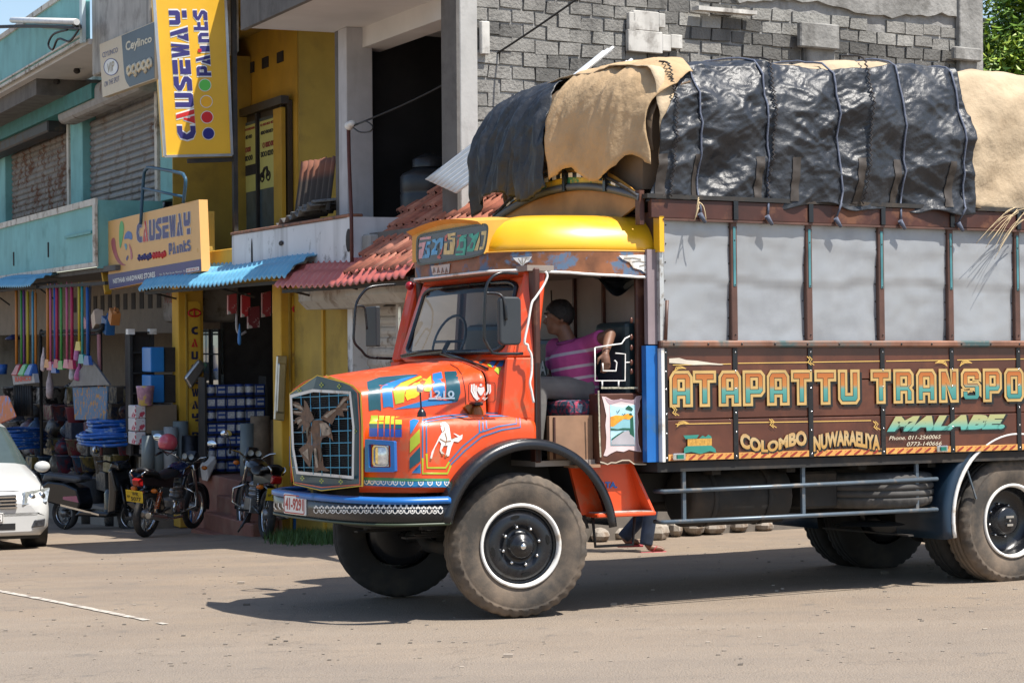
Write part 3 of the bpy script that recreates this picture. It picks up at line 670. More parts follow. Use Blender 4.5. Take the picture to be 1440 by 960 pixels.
# frame of the windscreen and pillars
ol = rrect(-.075, -.08, 1.075, 1.16, .09, 5); il = rrect(.0, .0, 1.0, 1.0, .1, 5); rg = flat2d([ol, il])
fm = MB(); lay(rg, lambda a, b: wsp(min(max(a,-.2),1.2), b) + Vector((.012,0,0)), 0, fm); fm.part('windscreen_frame', M_or, truck, solid=.02, recalc=False)
for sd in (0, 1):
    y0, y1 = (.07, .15) if not sd else (1.99, 1.91)
    P = MB().hexa([(-.03,y0+.06,1.84),(.2,y0,1.84),(.2,y1+.05,1.84),(-.0,y1+.06,1.84)], [(.155,y0+.10,2.47),(.3,y0+.04,2.47),(.3,y1+.06,2.47),(.165,y1+.06,2.47)]); P.part('windscreen_pillar', M_or, truck, bev=.015)
    s = MB().hexa([(-.08,y0+.05,1.40),(.2,y0,1.40),(.2,y1,1.40),(-.08,y1+.05,1.40)], [(-.03,y0+.06,1.84),(.2,y0,1.84),(.2,y1,1.84),(.0,y1+.05,1.84)]); s.part('cowl_side', M_or, truck, bev=.01)
    d = MB().box(.165, .215, y0-.01, y1, 1.09, 2.48); d.part('door_pillar', M_brnd, truck, bev=.01)
# wipers
for (a, b) in (((563,500),(620,492)), ((617,495),(685,517))):
    p, q = tp(*a, u=-.09), tp(*b, u=-.11); wpr = MB().tube([p, (p+q)/2+Vector((-.01,0,.012)), q], [.006,.01,.006], 6); wpr.bar(p+Vector((.01,0,-.008)), q+Vector((.01,0,-.008)), .006, .02); wpr.part('wiper', M_blk, truck)
# seat, back rests, wheel
M_seat = mat('patterned_seat_cloth', (.035,.06,.10), .8, var=.6, vs=30, dirt=(.35,.05,.09), da=.42, ds=24, dw=.03)
MB().box(.62, 1.05, .2, 1.9, 1.14, 1.40).part('seat_base', mat('plywood', (.3,.17,.1), .6, var=.2), truck)
MB().box(.5, 1.05, .16, 1.9, 1.40, 1.53).part('seat_cushion', M_seat, truck, bev=.04, seg=2)
M_vin = mat('dark_green_vinyl', (.013,.03,.036), .45, var=.3, bump=.3, bs=14)
MB().box(.93, 1.05, .08, .52, 1.53, 2.10).part('seat_back', M_vin, truck, bev=.04, seg=2)
sb = MB().box(.93, 1.05, .56, 1.9, 1.53, 2.0).part('seat_back', M_vin, truck, bev=.04, seg=2)
lay(norm2d(text2d('TATA', .02)), lambda a, b: Vector((.925, 1.42-.36*a, 1.72+.11*b))).part('seat_letters', M_wht, sb, recalc=False)
swc = Vector((.48, 1.6, 1.92)); ring = [(swc + Vector((.08*math.sin(t)*.9, .23*math.cos(t), .2*math.sin(t)))) for t in [2*math.pi*i/28 for i in range(28)]]
swh = MB().tube(ring, .014, 6, closed=True); swh.tube([swc+Vector((.0,-.22,0)), swc, swc+Vector((0,.22,0))], .012, 6); swh.tube([swc, swc+Vector((-.25,0,-.3))], .025, 8); swh.part('steering_wheel', M_blk, truck)
hang = [tp(775, 408, v=1.2), tp(776, 430, v=1.2)]; hg = MB().tube(hang, .006, 5); hg.tube([hang[1]+Vector((.035*math.sin(t),0,-.06+.06*math.cos(t))) for t in [2*math.pi*i/14 for i in range(14)]], .006, 5, closed=True); hg.part('hanging_charm', M_blkd, truck)
# far door panel (closed lower half)
MB().box(.26, 1.06, 1.96, 2.0, 1.10, 1.72).part('far_door', M_or, truck)
# side locker with the painting, on the near side behind the door opening
lk = MB().box(.665, 1.058, .0, .16, 1.068, 1.575); lkp = lk.part('side_locker', M_brn, truck, bev=.008)
MB().box(.30, .66, .10, .14, 1.10, 1.42).part('seat_front_board', mat('plywood', (.3,.17,.1)), truck)
MB().box(.33, .345, .09, .1, 1.11, 1.41).part('board_seam', M_brnd, truck)
TK = Skin(TF, [MB().box(.3, 1.2, 0, .01, 1.0, 1.7)]); Z6 = lambda pts: [(830+x/7.385, 530+y/7.385) for x, y in pts]
def lkd(name, m, polys, off=.005, par=None):
    for p in polys: o = TK.paint(MB(), [Z6(q) for q in p] if isinstance(p[0], list) else [Z6(p)], 0, off, 10).part(name, m, par or lkp, recalc=False)
    return o
frm = [(118,200),(160,205),(215,235),(270,240),(318,222),(370,245),(450,235),(475,200),(528,190),(530,215),(512,250),(515,300),(488,380),(498,470),(490,560),(500,690),(530,775),(490,772),(455,765),(400,752),(345,775),(270,765),(215,790),(170,820),(135,815),(160,740),(165,620),(155,500),(165,400),(140,280)]
lkd('painting_frame', mat('pale_pink_paint', (.72,.56,.55), .45), [frm], .004)
lkd('frame_edge', mat('mauve_paint', (.42,.30,.33), .5), [[(475,203),(520,196),(508,250),(508,300),(480,380),(490,470),(482,560),(490,690),(520,768),(478,765),(470,560),(462,300)], [(150,212),(215,240),(318,228),(450,240),(465,285),(440,270),(318,250),(200,285),(175,260)]], .0055)
lkd('painting_sky', mat('painted_sky', (.42,.68,.75), .45, var=.25, vs=12), [[(200,288),(462,288),(462,708),(208,708)]], .007)
lkd('painting_cloud', mat('cloud_orange', (.85,.33,.03), .45, var=.4, vs=18), [[(203,412),(260,395),(330,400),(380,378),(445,400),(400,440),(340,435),(290,470),(235,515),(204,512)]], .0085)
lkd('painting_water', mat('painted_water', (.25,.5,.55), .45), [[(204,512),(240,512),(330,440),(400,445),(440,430),(445,540),(208,545)]], .0082)
lkd('painting_land', mat('painted_green', (.015,.10,.06), .5), [[(206,530),(280,540),(330,528),(410,530),(408,430),(440,405),(450,625),(405,590),(400,548),(208,552)], [(360,320),(390,292),(410,305),(438,330),(425,352),(395,342),(365,335)], [(212,640),(280,592),(330,562),(350,560),(290,602),(216,655)], [(395,380),(420,372),(430,395),(405,398)]], .0098)
lkd('painting_road', mat('painted_road', (.42,.40,.42), .5), [[(214,700),(214,662),(330,566),(390,556),(450,628),(458,700)]], .0092)
lkd('painting_birds', M_blk, [lw([(265,350),(275,372),(298,340)], 6), lw([(322,380),(335,395),(358,376)], 6)], .0108)
lkd('locker_wavy_trim', mat('bone_paint', (.5,.42,.32), .5), [lw([(100,880),(140,890),(175,905),(215,885),(260,888),(330,862),(400,862),(450,900),(500,905),(580,905)], 12)], .006)
lkd('locker_beading', mat('beading', (.35,.33,.25), .5, var=.5, vs=60), [lw([(82,140),(85,260),(90,400),(92,560),(98,700),(104,830)], 15), lw([(110,112),(340,112),(580,112)], 18)], .006)
# orange footstep below
stp = MB().hexa([(.56,.1,.70),(1.09,.1,.70),(1.09,.13,.70),(.56,.13,.70)], [(.46,.1,1.08),(.98,.1,1.08),(.98,.13,1.08),(.46,.13,1.08)]); sp_ = stp.part('step_panel', M_or, truck)
MB().box(.60, 1.10, -.06, .12, .685, .715).part('step_board', M_or, sp_, bev=.008); MB().box(.62, 1.08, -.05, .10, .716, .720).part('step_tread', mat('worn_tread', (.45,.42,.38), .6, dirt=(.3,.08,.03), da=.5, ds=14), sp_)
MB().hexa([(1.08,-.05,.70),(1.10,-.05,.70),(1.10,.12,.70),(1.08,.12,.70)], [(.95,.07,1.08),(.975,.07,1.08),(.975,.12,1.08),(.95,.12,1.08)]).part('step_cheek', M_or, sp_)
TK2 = Skin(TF, [MB().box(.3, 1.2, .1, .11, .6, 1.2)]); Z7 = lambda pts: [(720+x/3.554, 520+y/3.554) for x, y in pts]
dtext('step_letters', 'TATA.', 412, 525, 558, 590, M_blue, .006, .05, Z7, TK2, 0, sp_)
MB().box(.45, .66, -.005, .16, 1.045, 1.066).part('sill_strip', mat('plywood', (.3,.17,.1)), truck)
MB().tube([(.64,.08,.69),(.66,.08,.47),(.98,.08,.47),(1.0,.08,.69)], .012, 8).part('lower_step_rod', M_blkd, truck)
# white tube trims of the door opening
zz = lambda pts, v: [tp(700+x/5.054, 370+y/5.054, v=v) for x, y in pts]
MB().tube(smooth_line(zz([(340,60),(352,95),(325,160),(268,245),(240,290),(215,430),(190,560),(212,580),(218,610),(240,660),(240,780),(228,850),(240,910),(255,990)], .03), 4), .009, 8).part('door_trim_tube', M_wht, truck)
ar = MB()
ar.tube(zz([(690,600),(690,835),(905,835),(905,645),(835,640)], -.0), .0055, 8); ar.tube(zz([(690,600),(820,580),(880,572),(905,535),(945,515)], 0), .0055, 8)
ar.tube(zz([(745,710),(748,765),(840,765),(845,705),(830,690)], 0), .0055, 8); ar.tube(zz([(905,705),(945,705)], 0), .005, 8)
for x in (742, 858): ar.tube(zz([(x,835),(x,885)], 0), .006, 8)
ar.part('armrest_rail', M_wht, truck)
MB().box(.98, 1.09, -.012, .03, 1.58, 2.42).part('rear_door_post', M_brnd, truck, bev=.01)
for k in range(5): p = zz([(950,[405,525,600,705,770][k])], -.02)[0]; MB().ball(p, (.014,.010,.022), 8, m=6).part('post_boss', M_brn, truck)
# dark cloth bundle under the visor
bd = MB().grid(lambda a, b: tp(835+70*a, 388+ (26*math.sin(math.pi*a))*b + 3*math.sin(9*a+4*b), v=.05+.25*math.sin(b*3)), 16, 8); bd.part('rolled_curtain', mat('dark_plastic_sheet', (.02,.022,.026), .35), truck)
# ---- visor
plan_n = smooth_line([(0,1.03,0),(0,.75,0),(.0,.50,0),(.035,.38,0),(.12,.265,0),(.28,.13,0),(.55,.02,0),(.85,-.035,0),(1.13,-.06,0)], 6)
plan = [Vector((p.x, 2*VC-p.y, 0)) for p in plan_n[::-1]] + plan_n[1:]
NP = len(plan)
def inward(i):
    q = plan[min(i+1, NP-1)] - plan[max(0, i-1)]; n = Vector((-q.y, q.x, 0)).normalized(); return n if n.dot(Vector((.7, VC, 0)) - plan[i]) > 0 else -n
prof = [(2.595,0),(2.66,.012),(2.72,.035),(2.78,.075),(2.83,.13),(2.865,.21),(2.885,.32)]
vd = MB(); rows = []
for i, p in enumerate(plan):
    n_ = inward(i); rows.append([p + n_*d + Vector((0,0,h)) for h, d in prof] + [Vector((max(p.x*.4+.5, .45), VC+(p.y-VC)*.45, 2.905)), Vector((.9, VC+(p.y-VC)*.1, 2.915))])
n = len(rows[0]); vd.add([x for r in rows for x in r], [(i*n+j, (i+1)*n+j, (i+1)*n+j+1, i*n+j+1) for i in range(NP-1) for j in range(n-1)], 0, True)
visor = vd.part('visor', M_yel, truck, solid=.006, recalc=False)
# overhanging board below the visor with its white trim
def drop(p):                                      # lower edge of the fascia
    near = max(0, min(1, (p.x-.45)/.5)); return 2.475 - .05*near - .018*(1-math.cos(min(p.x,1.1)*6.5))*(1 if p.x > .2 else 0)*.6
fs_ = MB(); N2 = NP
out = [p - inward(i)*.012 for i, p in enumerate(plan)]
fs_.add([Vector((p.x,p.y,drop(p))) for p in out] + [Vector((p.x,p.y,2.605)) for p in out], [(i, i+1, N2+i+1, N2+i) for i in range(N2-1)])
fas = fs_.part('visor_board', mat('worn_painted_board', (.20,.075,.03), .5, var=.5, vs=7, dirt=(.10,.16,.25), da=.36, ds=5, dw=.06), visor, solid=.012, recalc=False)
MB().tube([Vector((p.x,p.y,drop(p)-.006)) - inward(i)*.008 for i, p in enumerate(out)], .011, 6).part('visor_trim', M_wht, visor)
MB().tube([Vector((p.x,p.y,2.607)) - inward(i)*.004 for i, p in enumerate(out)], .006, 6).part('visor_bead', M_yel2, visor)
SKv = Skin(TF, [fs_]); Z4 = lambda pts: [(540+x/3.692, 270+y/3.692) for x, y in pts]
cv = MB(); SKv.paint(cv, [Z4([(1215,330),(1388,326),(1390,440),(1345,440),(1330,405),(1290,395),(1270,365),(1235,350)])], 0, .014, 8)
cv.part('carved_corner', M_wht, visor, recalc=False); cv = MB(); SKv.paint(cv, [Z4([(672,342),(770,335),(755,360),(735,370),(720,388),(705,370),(690,362)])], 0, .014, 8)
cv.part('carved_corner', M_wht, visor, recalc=False)
cm = MB()
for pts in ([(1240,345),(1290,342),(1330,350)], [(1285,362),(1320,358),(1360,368)], [(1320,385),(1350,378),(1372,390)], [(1345,405),(1372,402),(1380,425)], [(700,345),(716,375)], [(720,342),(722,380)], [(742,343),(728,372)]):
    SKv.paint(cm, [Z4(lw(pts, 5))], 0, .017, 8)
cm.part('carving_lines', mat('carving_grey', (.3,.27,.22), .6), visor, recalc=False)
mt = MB(); SKv.paint(mt, [Z4([(250,385),(350,372),(345,420),(260,432)])], 0, .012, 8); mt.part('visor_badge', mat('badge_grey', (.45,.43,.4), .4), visor, recalc=False)
mt2 = MB()
for x in (268, 290, 312, 332): SKv.paint(mt2, [Z4(lw([(x-5,422),(x,392),(x+5,418)], 5))], 0, .015, 6)
mt2.part('badge_marks', mat('badge_brown', (.2,.1,.06), .5), visor, recalc=False)
# name board in front
nb = MB(); bf = lambda a: 2.805 + .05*math.sin(math.pi*a)
y_a, y_b = 1.625, .455
nb.add([(-.035, y_a+(y_b-y_a)*i/12, 2.60) for i in range(13)] + [(-.035, y_a+(y_b-y_a)*i/12, bf(i/12)) for i in range(13)] + [(-.085, y_a+(y_b-y_a)*i/12, bf(i/12)+.03) for i in range(13)] + [(.25, y_a+(y_b-y_a)*i/12, bf(i/12)+.055) for i in range(13)] + [(.25, y_a+(y_b-y_a)*i/12, 2.60) for i in range(13)],
       [(r*13+i, r*13+i+1, (r+1)*13+i+1, (r+1)*13+i) for r in range(4) for i in range(12)])
nb.add([(-.035,y_b,2.6),(.25,y_b,2.6),(.25,y_b,2.86),(-.085,y_b,2.835),(-.035,y_b,2.805)], [(0,1,2,3,4)]); nb.add([(-.035,y_a,2.6),(.25,y_a,2.6),(.25,y_a,2.86),(-.085,y_a,2.835),(-.035,y_a,2.805)], [(4,3,2,1,0)])
nbo = nb.part('name_board', M_yel2, truck)
SKn = Skin(TF, [MB().box(-.035, -.03, .0, 2.1, 2.3, 3.1)]); Z1 = lambda pts: [(570+x/9.6, 290+y/9.6) for x, y in pts]
def nbp(name, m, polys, off): 
    for p in polys: o = SKn.paint(MB(), [Z1(q) for q in p] if isinstance(p[0], list) else [Z1(p)], 0, off, 6).part(name, m, nbo, recalc=False)
    return o
bo = smooth_poly([(155,480),(175,395),(300,355),(1050,225),(1140,245),(1130,400),(1100,590),(1040,680),(300,790),(190,800),(155,740)], 2)
bi = smooth_poly([(178,490),(195,415),(310,378),(1045,250),(1112,268),(1105,400),(1075,570),(1025,655),(310,765),(205,775),(178,725)], 2)
nbp('board_rim', M_blk, [[bo, bi]], .008); nbp('board_face', mat('slate_blue_board', (.035,.05,.085), .25, var=.2), [bi], .004)
Lp = mat('letter_pink', (.62,.34,.36), .4, var=.2, vs=18); Lb = mat('letter_blue', (.09,.36,.62), .4, var=.3, vs=18); Ly = mat('letter_yellow', (.62,.5,.2), .4, var=.3, vs=18); Lg = mat('letter_green', (.03,.38,.27), .4, var=.35, vs=18); Lr = mat('letter_red', (.5,.1,.08), .4, var=.2)
nbp('letters_pink', Lp, [[(205,425),(360,405),(355,440),(210,458)], [(200,500),(290,480),(235,705),(190,712),(195,590),(240,570),(235,545),(190,550)]], .007)
nbp('letters_blue', Lb, [[(300,480),(355,475),(350,515),(310,525),(300,560),(340,565),(345,640),(330,695),(235,708),(275,590),(285,650),(305,645),(300,590),(275,585)], [(372,455),(420,440),(425,470),(470,430),(525,425),(520,520),(500,590),(480,570),(485,480),(455,500),(430,540),(425,600),(450,600),(440,650),(355,662),(365,600),(400,560),(420,500),(378,480)]], .0072)
nbp('letters_red', Lr, [[(500,590),(525,520),(500,650),(470,660),(495,690),(480,710),(445,705),(440,680),(470,650)], [(545,400),(580,375),(580,420),(560,440),(575,470),(540,470)], [(715,390),(770,385),(765,405),(715,415)], [(710,470),(740,430),(735,520),(705,575)]], .0074)
nbp('letters_yellow', Ly, [[(580,375),(690,355),(688,395),(625,405),(620,425),(685,425),(685,500),(660,650),(525,655),(540,500),(580,495),(570,600),(610,595),(615,480),(650,480),(645,450),(590,455)], [(1040,340),(1115,330),(1110,400),(1080,580),(1010,590),(1015,550),(1050,545),(1080,390),(1035,385)], [(940,600),(1010,400),(1015,345),(1020,470),(990,598)]], .0072)
nbp('letters_green', Lg, [[(760,400),(845,380),(835,420),(800,430),(835,440),(835,520),(815,660),(690,665),(690,640),(785,635),(790,600),(700,600),(740,440)], [(870,375),(925,365),(930,400),(1010,345),(1000,400),(960,500),(940,590),(925,610),(840,615),(845,560),(880,510),(915,440),(870,405)]], .0072)
nbp('letter_counters', mat('slate_blue_board', (.035,.05,.085)), [[(755,480),(800,475),(795,560),(750,565)], [(895,520),(920,480),(935,500),(915,570),(890,570)], [(585,520),(605,500),(605,580),(588,585)], [(255,640),(268,600),(275,650),(258,670)], [(432,560),(445,520),(452,530),(445,580)]], .0092)
# ---- mirrors
def mirror(pts, v, c0, c1, glass):
    mb = MB().tube(smooth_line([tp(x, y, v=v) for x, y in pts], 5), .011, 8); o = mb.part('mirror_bracket', M_blk, truck)
    a, b = tp(*c0, v=v), tp(*c1, v=v); cx, cz = (a.x+b.x)/2, (a.z+b.z)/2; hw, hh = abs(b.x-a.x)/2, abs(a.z-b.z)/2
    pr = MB().prism(rrect(-hw, -hh, hw, hh, .035), 1, -.02, .03); h = pr.part('mirror_head', mat('mirror_black', (.025,.03,.035), .55), o, bev=.012, seg=2)
    h.location = (cx, v, cz); return o
mirror([(728,385),(718,384),(703,384),(690,392),(683,410),(681,470),(684,482),(690,492),(697,497),(735,497)], -.12, (701,417), (732,485), 0)
MB().tube(smooth_line([tp(683,412,v=-.12), tp(700,413,v=-.12), tp(708,420,v=-.14), tp(711,435,v=-.15), tp(712,450,v=-.15)], 4), .01, 8).part('mirror_arm', M_blk, truck)
mfar = [(556,400),(538,401),(520,404),(510,412),(501,428),(498,460),(498,480),(508,492),(520,502),(556,504)]
MB().tube(smooth_line([tp(x, y, v=2.25) for x, y in mfar], 5), .011, 8).part('mirror_bracket', M_blk, truck)
MB().tube(smooth_line([tp(501,430,v=2.25), tp(511,431,v=2.25), tp(514,440,v=2.25), tp(516,463,v=2.25)], 4), .009, 8).part('mirror_arm', M_blk, truck)
mc = tp(523, 459, v=2.3); MB().prism(rrect(-.012, -.16, .03, .16, .01), 1, -.1, .1).move(lambda p: p + mc).part('mirror_head', mat('mirror_black', (.025,.03,.035)), truck, bev=.008)
MB().ball(tp(576,402,u=.1), .035, 10).part('red_marker_lamp', mat('red_lens', (.3,.01,.02), .3), truck)

# ================================================================== cargo body of the lorry
VB = -.13; VF = 2.19; U0 = 1.7565; S = .6887; UE = U0 + 8*S
posts = [U0 + S*k for k in range(9)]
# floor and far side
MB().box(1.08, UE, VB+.02, VF-.02, 1.0, 1.07).part('cargo_floor', M_blkd, truck)
for k in range(9): MB().box(posts[k]-.06, posts[k]+.02, .1, VF-.1, .955, 1.0).part('floor_bearer', M_blkd, truck)
MB().box(1.08, UE, VF-.04, VF, 1.05, 2.9).part('far_side', M_brnd, truck)
MB().box(1.11, 1.14, VB+.05, VF-.045, 1.072, 2.9).part('head_board', M_brnd, truck)
MB().box(UE-.04, UE-.002, VB+.05, VF-.045, 1.072, 2.9).part('tail_board', M_brnd, truck)
# near side: planks, sheets, posts
edges = [1.135] + posts
for w0, w1, dv in ((1.078,1.376,0), (1.384,1.656,.004), (1.664,1.905,0)):
    MB().box(1.135, UE-.05, VB+dv, VB+.035, w0, w1).part('side_plank', M_brn, truck, bev=.004)
for i, (a, b) in enumerate(zip(edges, edges[1:])):
    def sh(x, y, i=i, a=a, b=b):
        u = a+.02+(b-a-.04)*x; wz = 1.955+.88*y; q = Vector((u*1.7, i*3.1, wz*1.9))
        dent = .012*noise.noise(q) + .010*abs(noise.noise(q*2.3+Vector((5,0,0)))) + .006*math.tanh((y-.50-.03*math.sin(4*x+i*2))/.012) + .004*math.tanh((y-.80-.05*math.sin(3*x+i))/.02) + .004*noise.noise(q*6)
        return Vector((u, VB+.022-dent, wz))
    sp_ = MB().grid(sh, 22, 26).part('sheet_panel', M_tsteel, truck, recalc=False); rv = MB()
    for x in (.02, .98):
        for k in range(7): rv.ball(sh(x, .04+.153*k)+Vector((0,-.002,0)), (.006,.004,.006), 6, m=4)
    rv.part('sheet_nails', M_blkd, sp_)['kind'] = 'stuff'
for i, u in enumerate(posts):
    po = MB().box(u-.028, u+.028, VB-.012, VB+.03, 1.958, 2.845).part('upper_post', M_post, truck, bev=.005)
    MB().box(u-.010, u+.012, VB-.0165, VB-.0125, 2.36, 2.80).part('teal_strip', M_tealpost, po)
    for w_ in (2.0, 2.37, 2.7): MB().ball((u+.002, VB-.017, w_), (.006,.004,.006), 6, m=4).part('rivet', M_blk, po)
    lo = MB().box(u-.022, u+.022, VB-.010, VB-.003, 1.075, 1.90).part('lower_post', M_blk, truck, bev=.004)
    for w_ in (1.1, 1.28, 1.42, 1.6, 1.73, 1.87): MB().ball((u, VB-.011, w_), (.008,.006,.008), 6, m=4).part('bolt_head', M_chr, lo)
lo = MB().box(1.125, 1.16, VB-.010, VB-.003, 1.075, 1.90).part('lower_post', M_blk, truck, bev=.004)
for w_ in (1.1, 1.28, 1.42, 1.6, 1.73, 1.87): MB().ball((1.143, VB-.011, w_), (.008,.006,.008), 6, m=4).part('bolt_head', M_chr, lo)
MB().box(1.10, 1.125, VB-.02, VB+.03, 1.075, 1.90).part('white_edge_strip', M_wht, truck)
MB().box(1.0, 1.098, VB+.03, VB+.09, 1.075, 1.92).part('blue_corner_board', M_blue, truck)
MB().box(1.02, 1.10, VB+.03, VB+.08, 1.93, 2.62).part('grey_corner_board', mat('mauve_grey', (.24,.19,.2), .6), truck)
MB().box(1.10, 1.135, VB-.01, VB+.03, 1.955, 2.84).part('corner_angle', mat('aluminium_angle', (.6,.6,.58), .45, .6, dirt=(.3,.28,.25), da=.45, ds=18), truck)
MB().tube([tp(938, 422, v=VB-.02), tp(936, 478, v=VB-.02)], .013, 6).part('side_peg', M_post, truck)
MB().box(1.09, 1.13, VB-.03, VB+.05, 2.60, 2.86).part('yellow_corner_piece', M_yel, truck)
ml = MB().box(1.095, UE, VB-.035, VB+.0, 1.905, 1.957).part('middle_rail', mat('rail_brown', (.22,.10,.06), .45, var=.5, vs=4, dirt=(.05,.09,.09), da=.5, ds=2), truck, bev=.012)
for k in range(22): MB().ball((1.2+.3*k, VB-.037, 1.93), (.009,.006,.009), 6, m=4).part('rail_bolt', M_blk, ml)
# header board, top rim
for a, b in zip([1.02]+posts[1::2], posts[1::2]+[UE]):
    if b-a > .1: MB().box(a+.002, b-.002, VB-.03, VB+.02, 2.845+.006*rnd.random(), 2.985).part('header_board', M_brnd, truck, bev=.004)
MB().box(1.12, UE, VB-.036, VB-.0, 2.83, 2.846).part('header_lip', M_post, truck)
for u in posts: MB().box(u-.02, u+.02, VB-.045, VB-.031, 2.85, 2.99).part('header_strap', M_blk, truck)
MB().box(.98, UE, VB-.045, VB+.03, 2.988, 3.02).part('top_rail', M_blkd, truck)
MB().box(.98, UE, VF-.03, VF+.03, 2.905, 3.02).part('top_rail', M_blkd, truck)
# bottom painted band and marker lamps
for a, b in zip(edges, edges[1:]):
    bz = MB().box(a+.024, b-.024, VB-.008, VB-.003, 1.082, 1.128).part('painted_band', mat('band_yellow', (.62,.3,.08), .45, var=.2), truck)
    sq = MB(); n_ = 7
    for k in range(n_):
        x = a+.03+(b-a-.06)*(k+.5)/n_; w_ = (b-a-.06)/n_*.48
        for sg in (1, -1): lay(flat2d([smooth_poly([(x-sg*w_, 1.087),(x-sg*w_*.4,1.104),(x+sg*w_*.5,1.124),(x+sg*w_*.9,1.121),(x+sg*w_*.2,1.1),(x-sg*w_*.3,1.087)], 1)]) if sg == 1 else flat2d([[(x-w_*.9,1.112),(x-w_*.3,1.122),(x-w_*.5,1.115)]]), lambda p, q: Vector((p, VB-.011, q)), 0, sq)
    sq.part('band_scrolls', mat('band_red', (.3,.03,.02), .5), bz, recalc=False)
for px in (955, 1325):
    c_ = tp(px, 640 if px < 1000 else 632, v=VB-.02); lb = MB().box(c_.x-.055, c_.x+.055, VB-.03, VB-.004, 1.085, 1.135).part('side_lamp', M_chr, truck, bev=.006)
    MB().box(c_.x-.025, c_.x+.03, VB-.038, VB-.031, 1.095, 1.125).part('lens', mat('green_lens', (.01,.16,.12), .25), lb)
# ---- lettering on the planks
GL = {'A': [[(0,0),(0,.85),(.15,1),(.85,1),(1,.85),(1,0),(.66,0),(.66,.26),(.34,.26),(.34,0)], [(.36,.47),(.64,.47),(.64,.77),(.36,.77)]],
 'T': [[(0,1),(1,1),(1,.74),(.68,.74),(.68,0),(.32,0),(.32,.74),(0,.74)]],
 'P': [[(0,0),(0,1),(.85,1),(1,.88),(1,.40),(.85,.28),(.36,.28),(.36,0)], [(.36,.5),(.66,.5),(.66,.8),(.36,.8)]],
 'U': [[(0,1),(.34,1),(.34,.25),(.66,.25),(.66,1),(1,1),(1,.12),(.87,0),(.13,0),(0,.12)]],
 'R': [[(0,0),(0,1),(.85,1),(1,.88),(1,.55),(.86,.45),(1,.34),(1,0),(.66,0),(.66,.32),(.36,.32),(.36,0)], [(.36,.54),(.66,.54),(.66,.8),(.36,.8)]],
 'N': [[(0,0),(0,1),(.36,1),(.66,.45),(.66,1),(1,1),(1,0),(.66,0),(.34,.55),(.34,0)]],
 'S': [[(.13,0),(0,.12),(0,.34),(.34,.34),(.34,.22),(.66,.22),(.66,.4),(.13,.4),(0,.52),(0,.88),(.13,1),(.87,1),(1,.88),(1,.66),(.66,.66),(.66,.78),(.34,.78),(.34,.6),(.87,.6),(1,.48),(1,.12),(.87,0)]],
 'O': [[(.13,0),(0,.12),(0,.88),(.13,1),(.87,1),(1,.88),(1,.12),(.87,0)], [(.35,.24),(.65,.24),(.65,.76),(.35,.76)]]}
def area(p): return sum(p[i-1][0]*p[i][1]-p[i][0]*p[i-1][1] for i in range(len(p)))/2
def poffset(poly, d):                             # grow (d>0) or shrink an outline by mitred edges
    n = len(poly); s = 1 if area(poly) > 0 else -1; out = []
    for i in range(n):
        a, b, c_ = poly[i-1], poly[i], poly[(i+1) % n]
        d1 = (b[0]-a[0], b[1]-a[1]); d2 = (c_[0]-b[0], c_[1]-b[1]); l1, l2 = math.hypot(*d1), math.hypot(*d2)
        n1 = (d1[1]/l1*s, -d1[0]/l1*s); n2 = (d2[1]/l2*s, -d2[0]/l2*s); k = 1 + n1[0]*n2[0] + n1[1]*n2[1]
        k = max(k, .35); out.append((b[0]+d*(n1[0]+n2[0])/k, b[1]+d*(n1[1]+n2[1])/k))
    return out
def glyph(ch, u0, u1, w0, w1, d): 
    P = [[(u0+(u1-u0)*x, w0+(w1-w0)*y) for x, y in pl] for pl in GL[ch]]; return [poffset(pl, d if i == 0 else -d) for i, pl in enumerate(P)]
cells = [('A',941,973),('T',974,1006),('A',1010,1041),('P',1044,1075),('A',1078,1109),('T',1112,1141),('T',1145,1175),('U',1178,1208),('T',1224,1252),('R',1256,1284),('A',1288,1316),('N',1320,1347),('S',1351,1379),('P',1382,1408),('O',1412,1439),('R',1443,1469),('T',1473,1499)]
M_lfill = gradmat('letter_orange_to_teal', [(0,(.03,.2,.19)),(.45,(.09,.29,.25)),(.58,(.46,.18,.04)),(1,(.40,.11,.025))], 2, 1.48, 1.72)
M_cream = mat('cream_line_paint', (.50,.33,.12), .45, var=.15); M_ldark = mat('letter_shadow', (.012,.014,.014), .5)
for ch, a, b in cells:
    A, B = tp(a, 568, v=VB-.01), tp(b, 566, v=VB-.01); u0, u1 = A.x+.018, B.x-.006; w0 = 1.484; w1 = 1.722
    sd_ = lay(flat2d(glyph(ch, u0+.028, u1+.028, w0-.02, w1-.02, .012)), lambda p, q: Vector((p, VB-.0055, q))).part('letter_'+ch.lower()+'_shadow', M_ldark, truck, recalc=False)
    yl = lay(flat2d(glyph(ch, u0, u1, w0, w1, .014)), lambda p, q: Vector((p, VB-.0115, q))).part('letter_'+ch.lower(), M_cream, truck, recalc=False)
    lay(flat2d(glyph(ch, u0, u1, w0, w1, -.008)), lambda p, q: Vector((p, VB-.0123, q))).part('letter_outline', M_ldark, yl, recalc=False)
    lay(flat2d(glyph(ch, u0, u1, w0, w1, -.0125)), lambda p, q: Vector((p, VB-.0131, q))).part('letter_fill', M_lfill, yl, recalc=False)
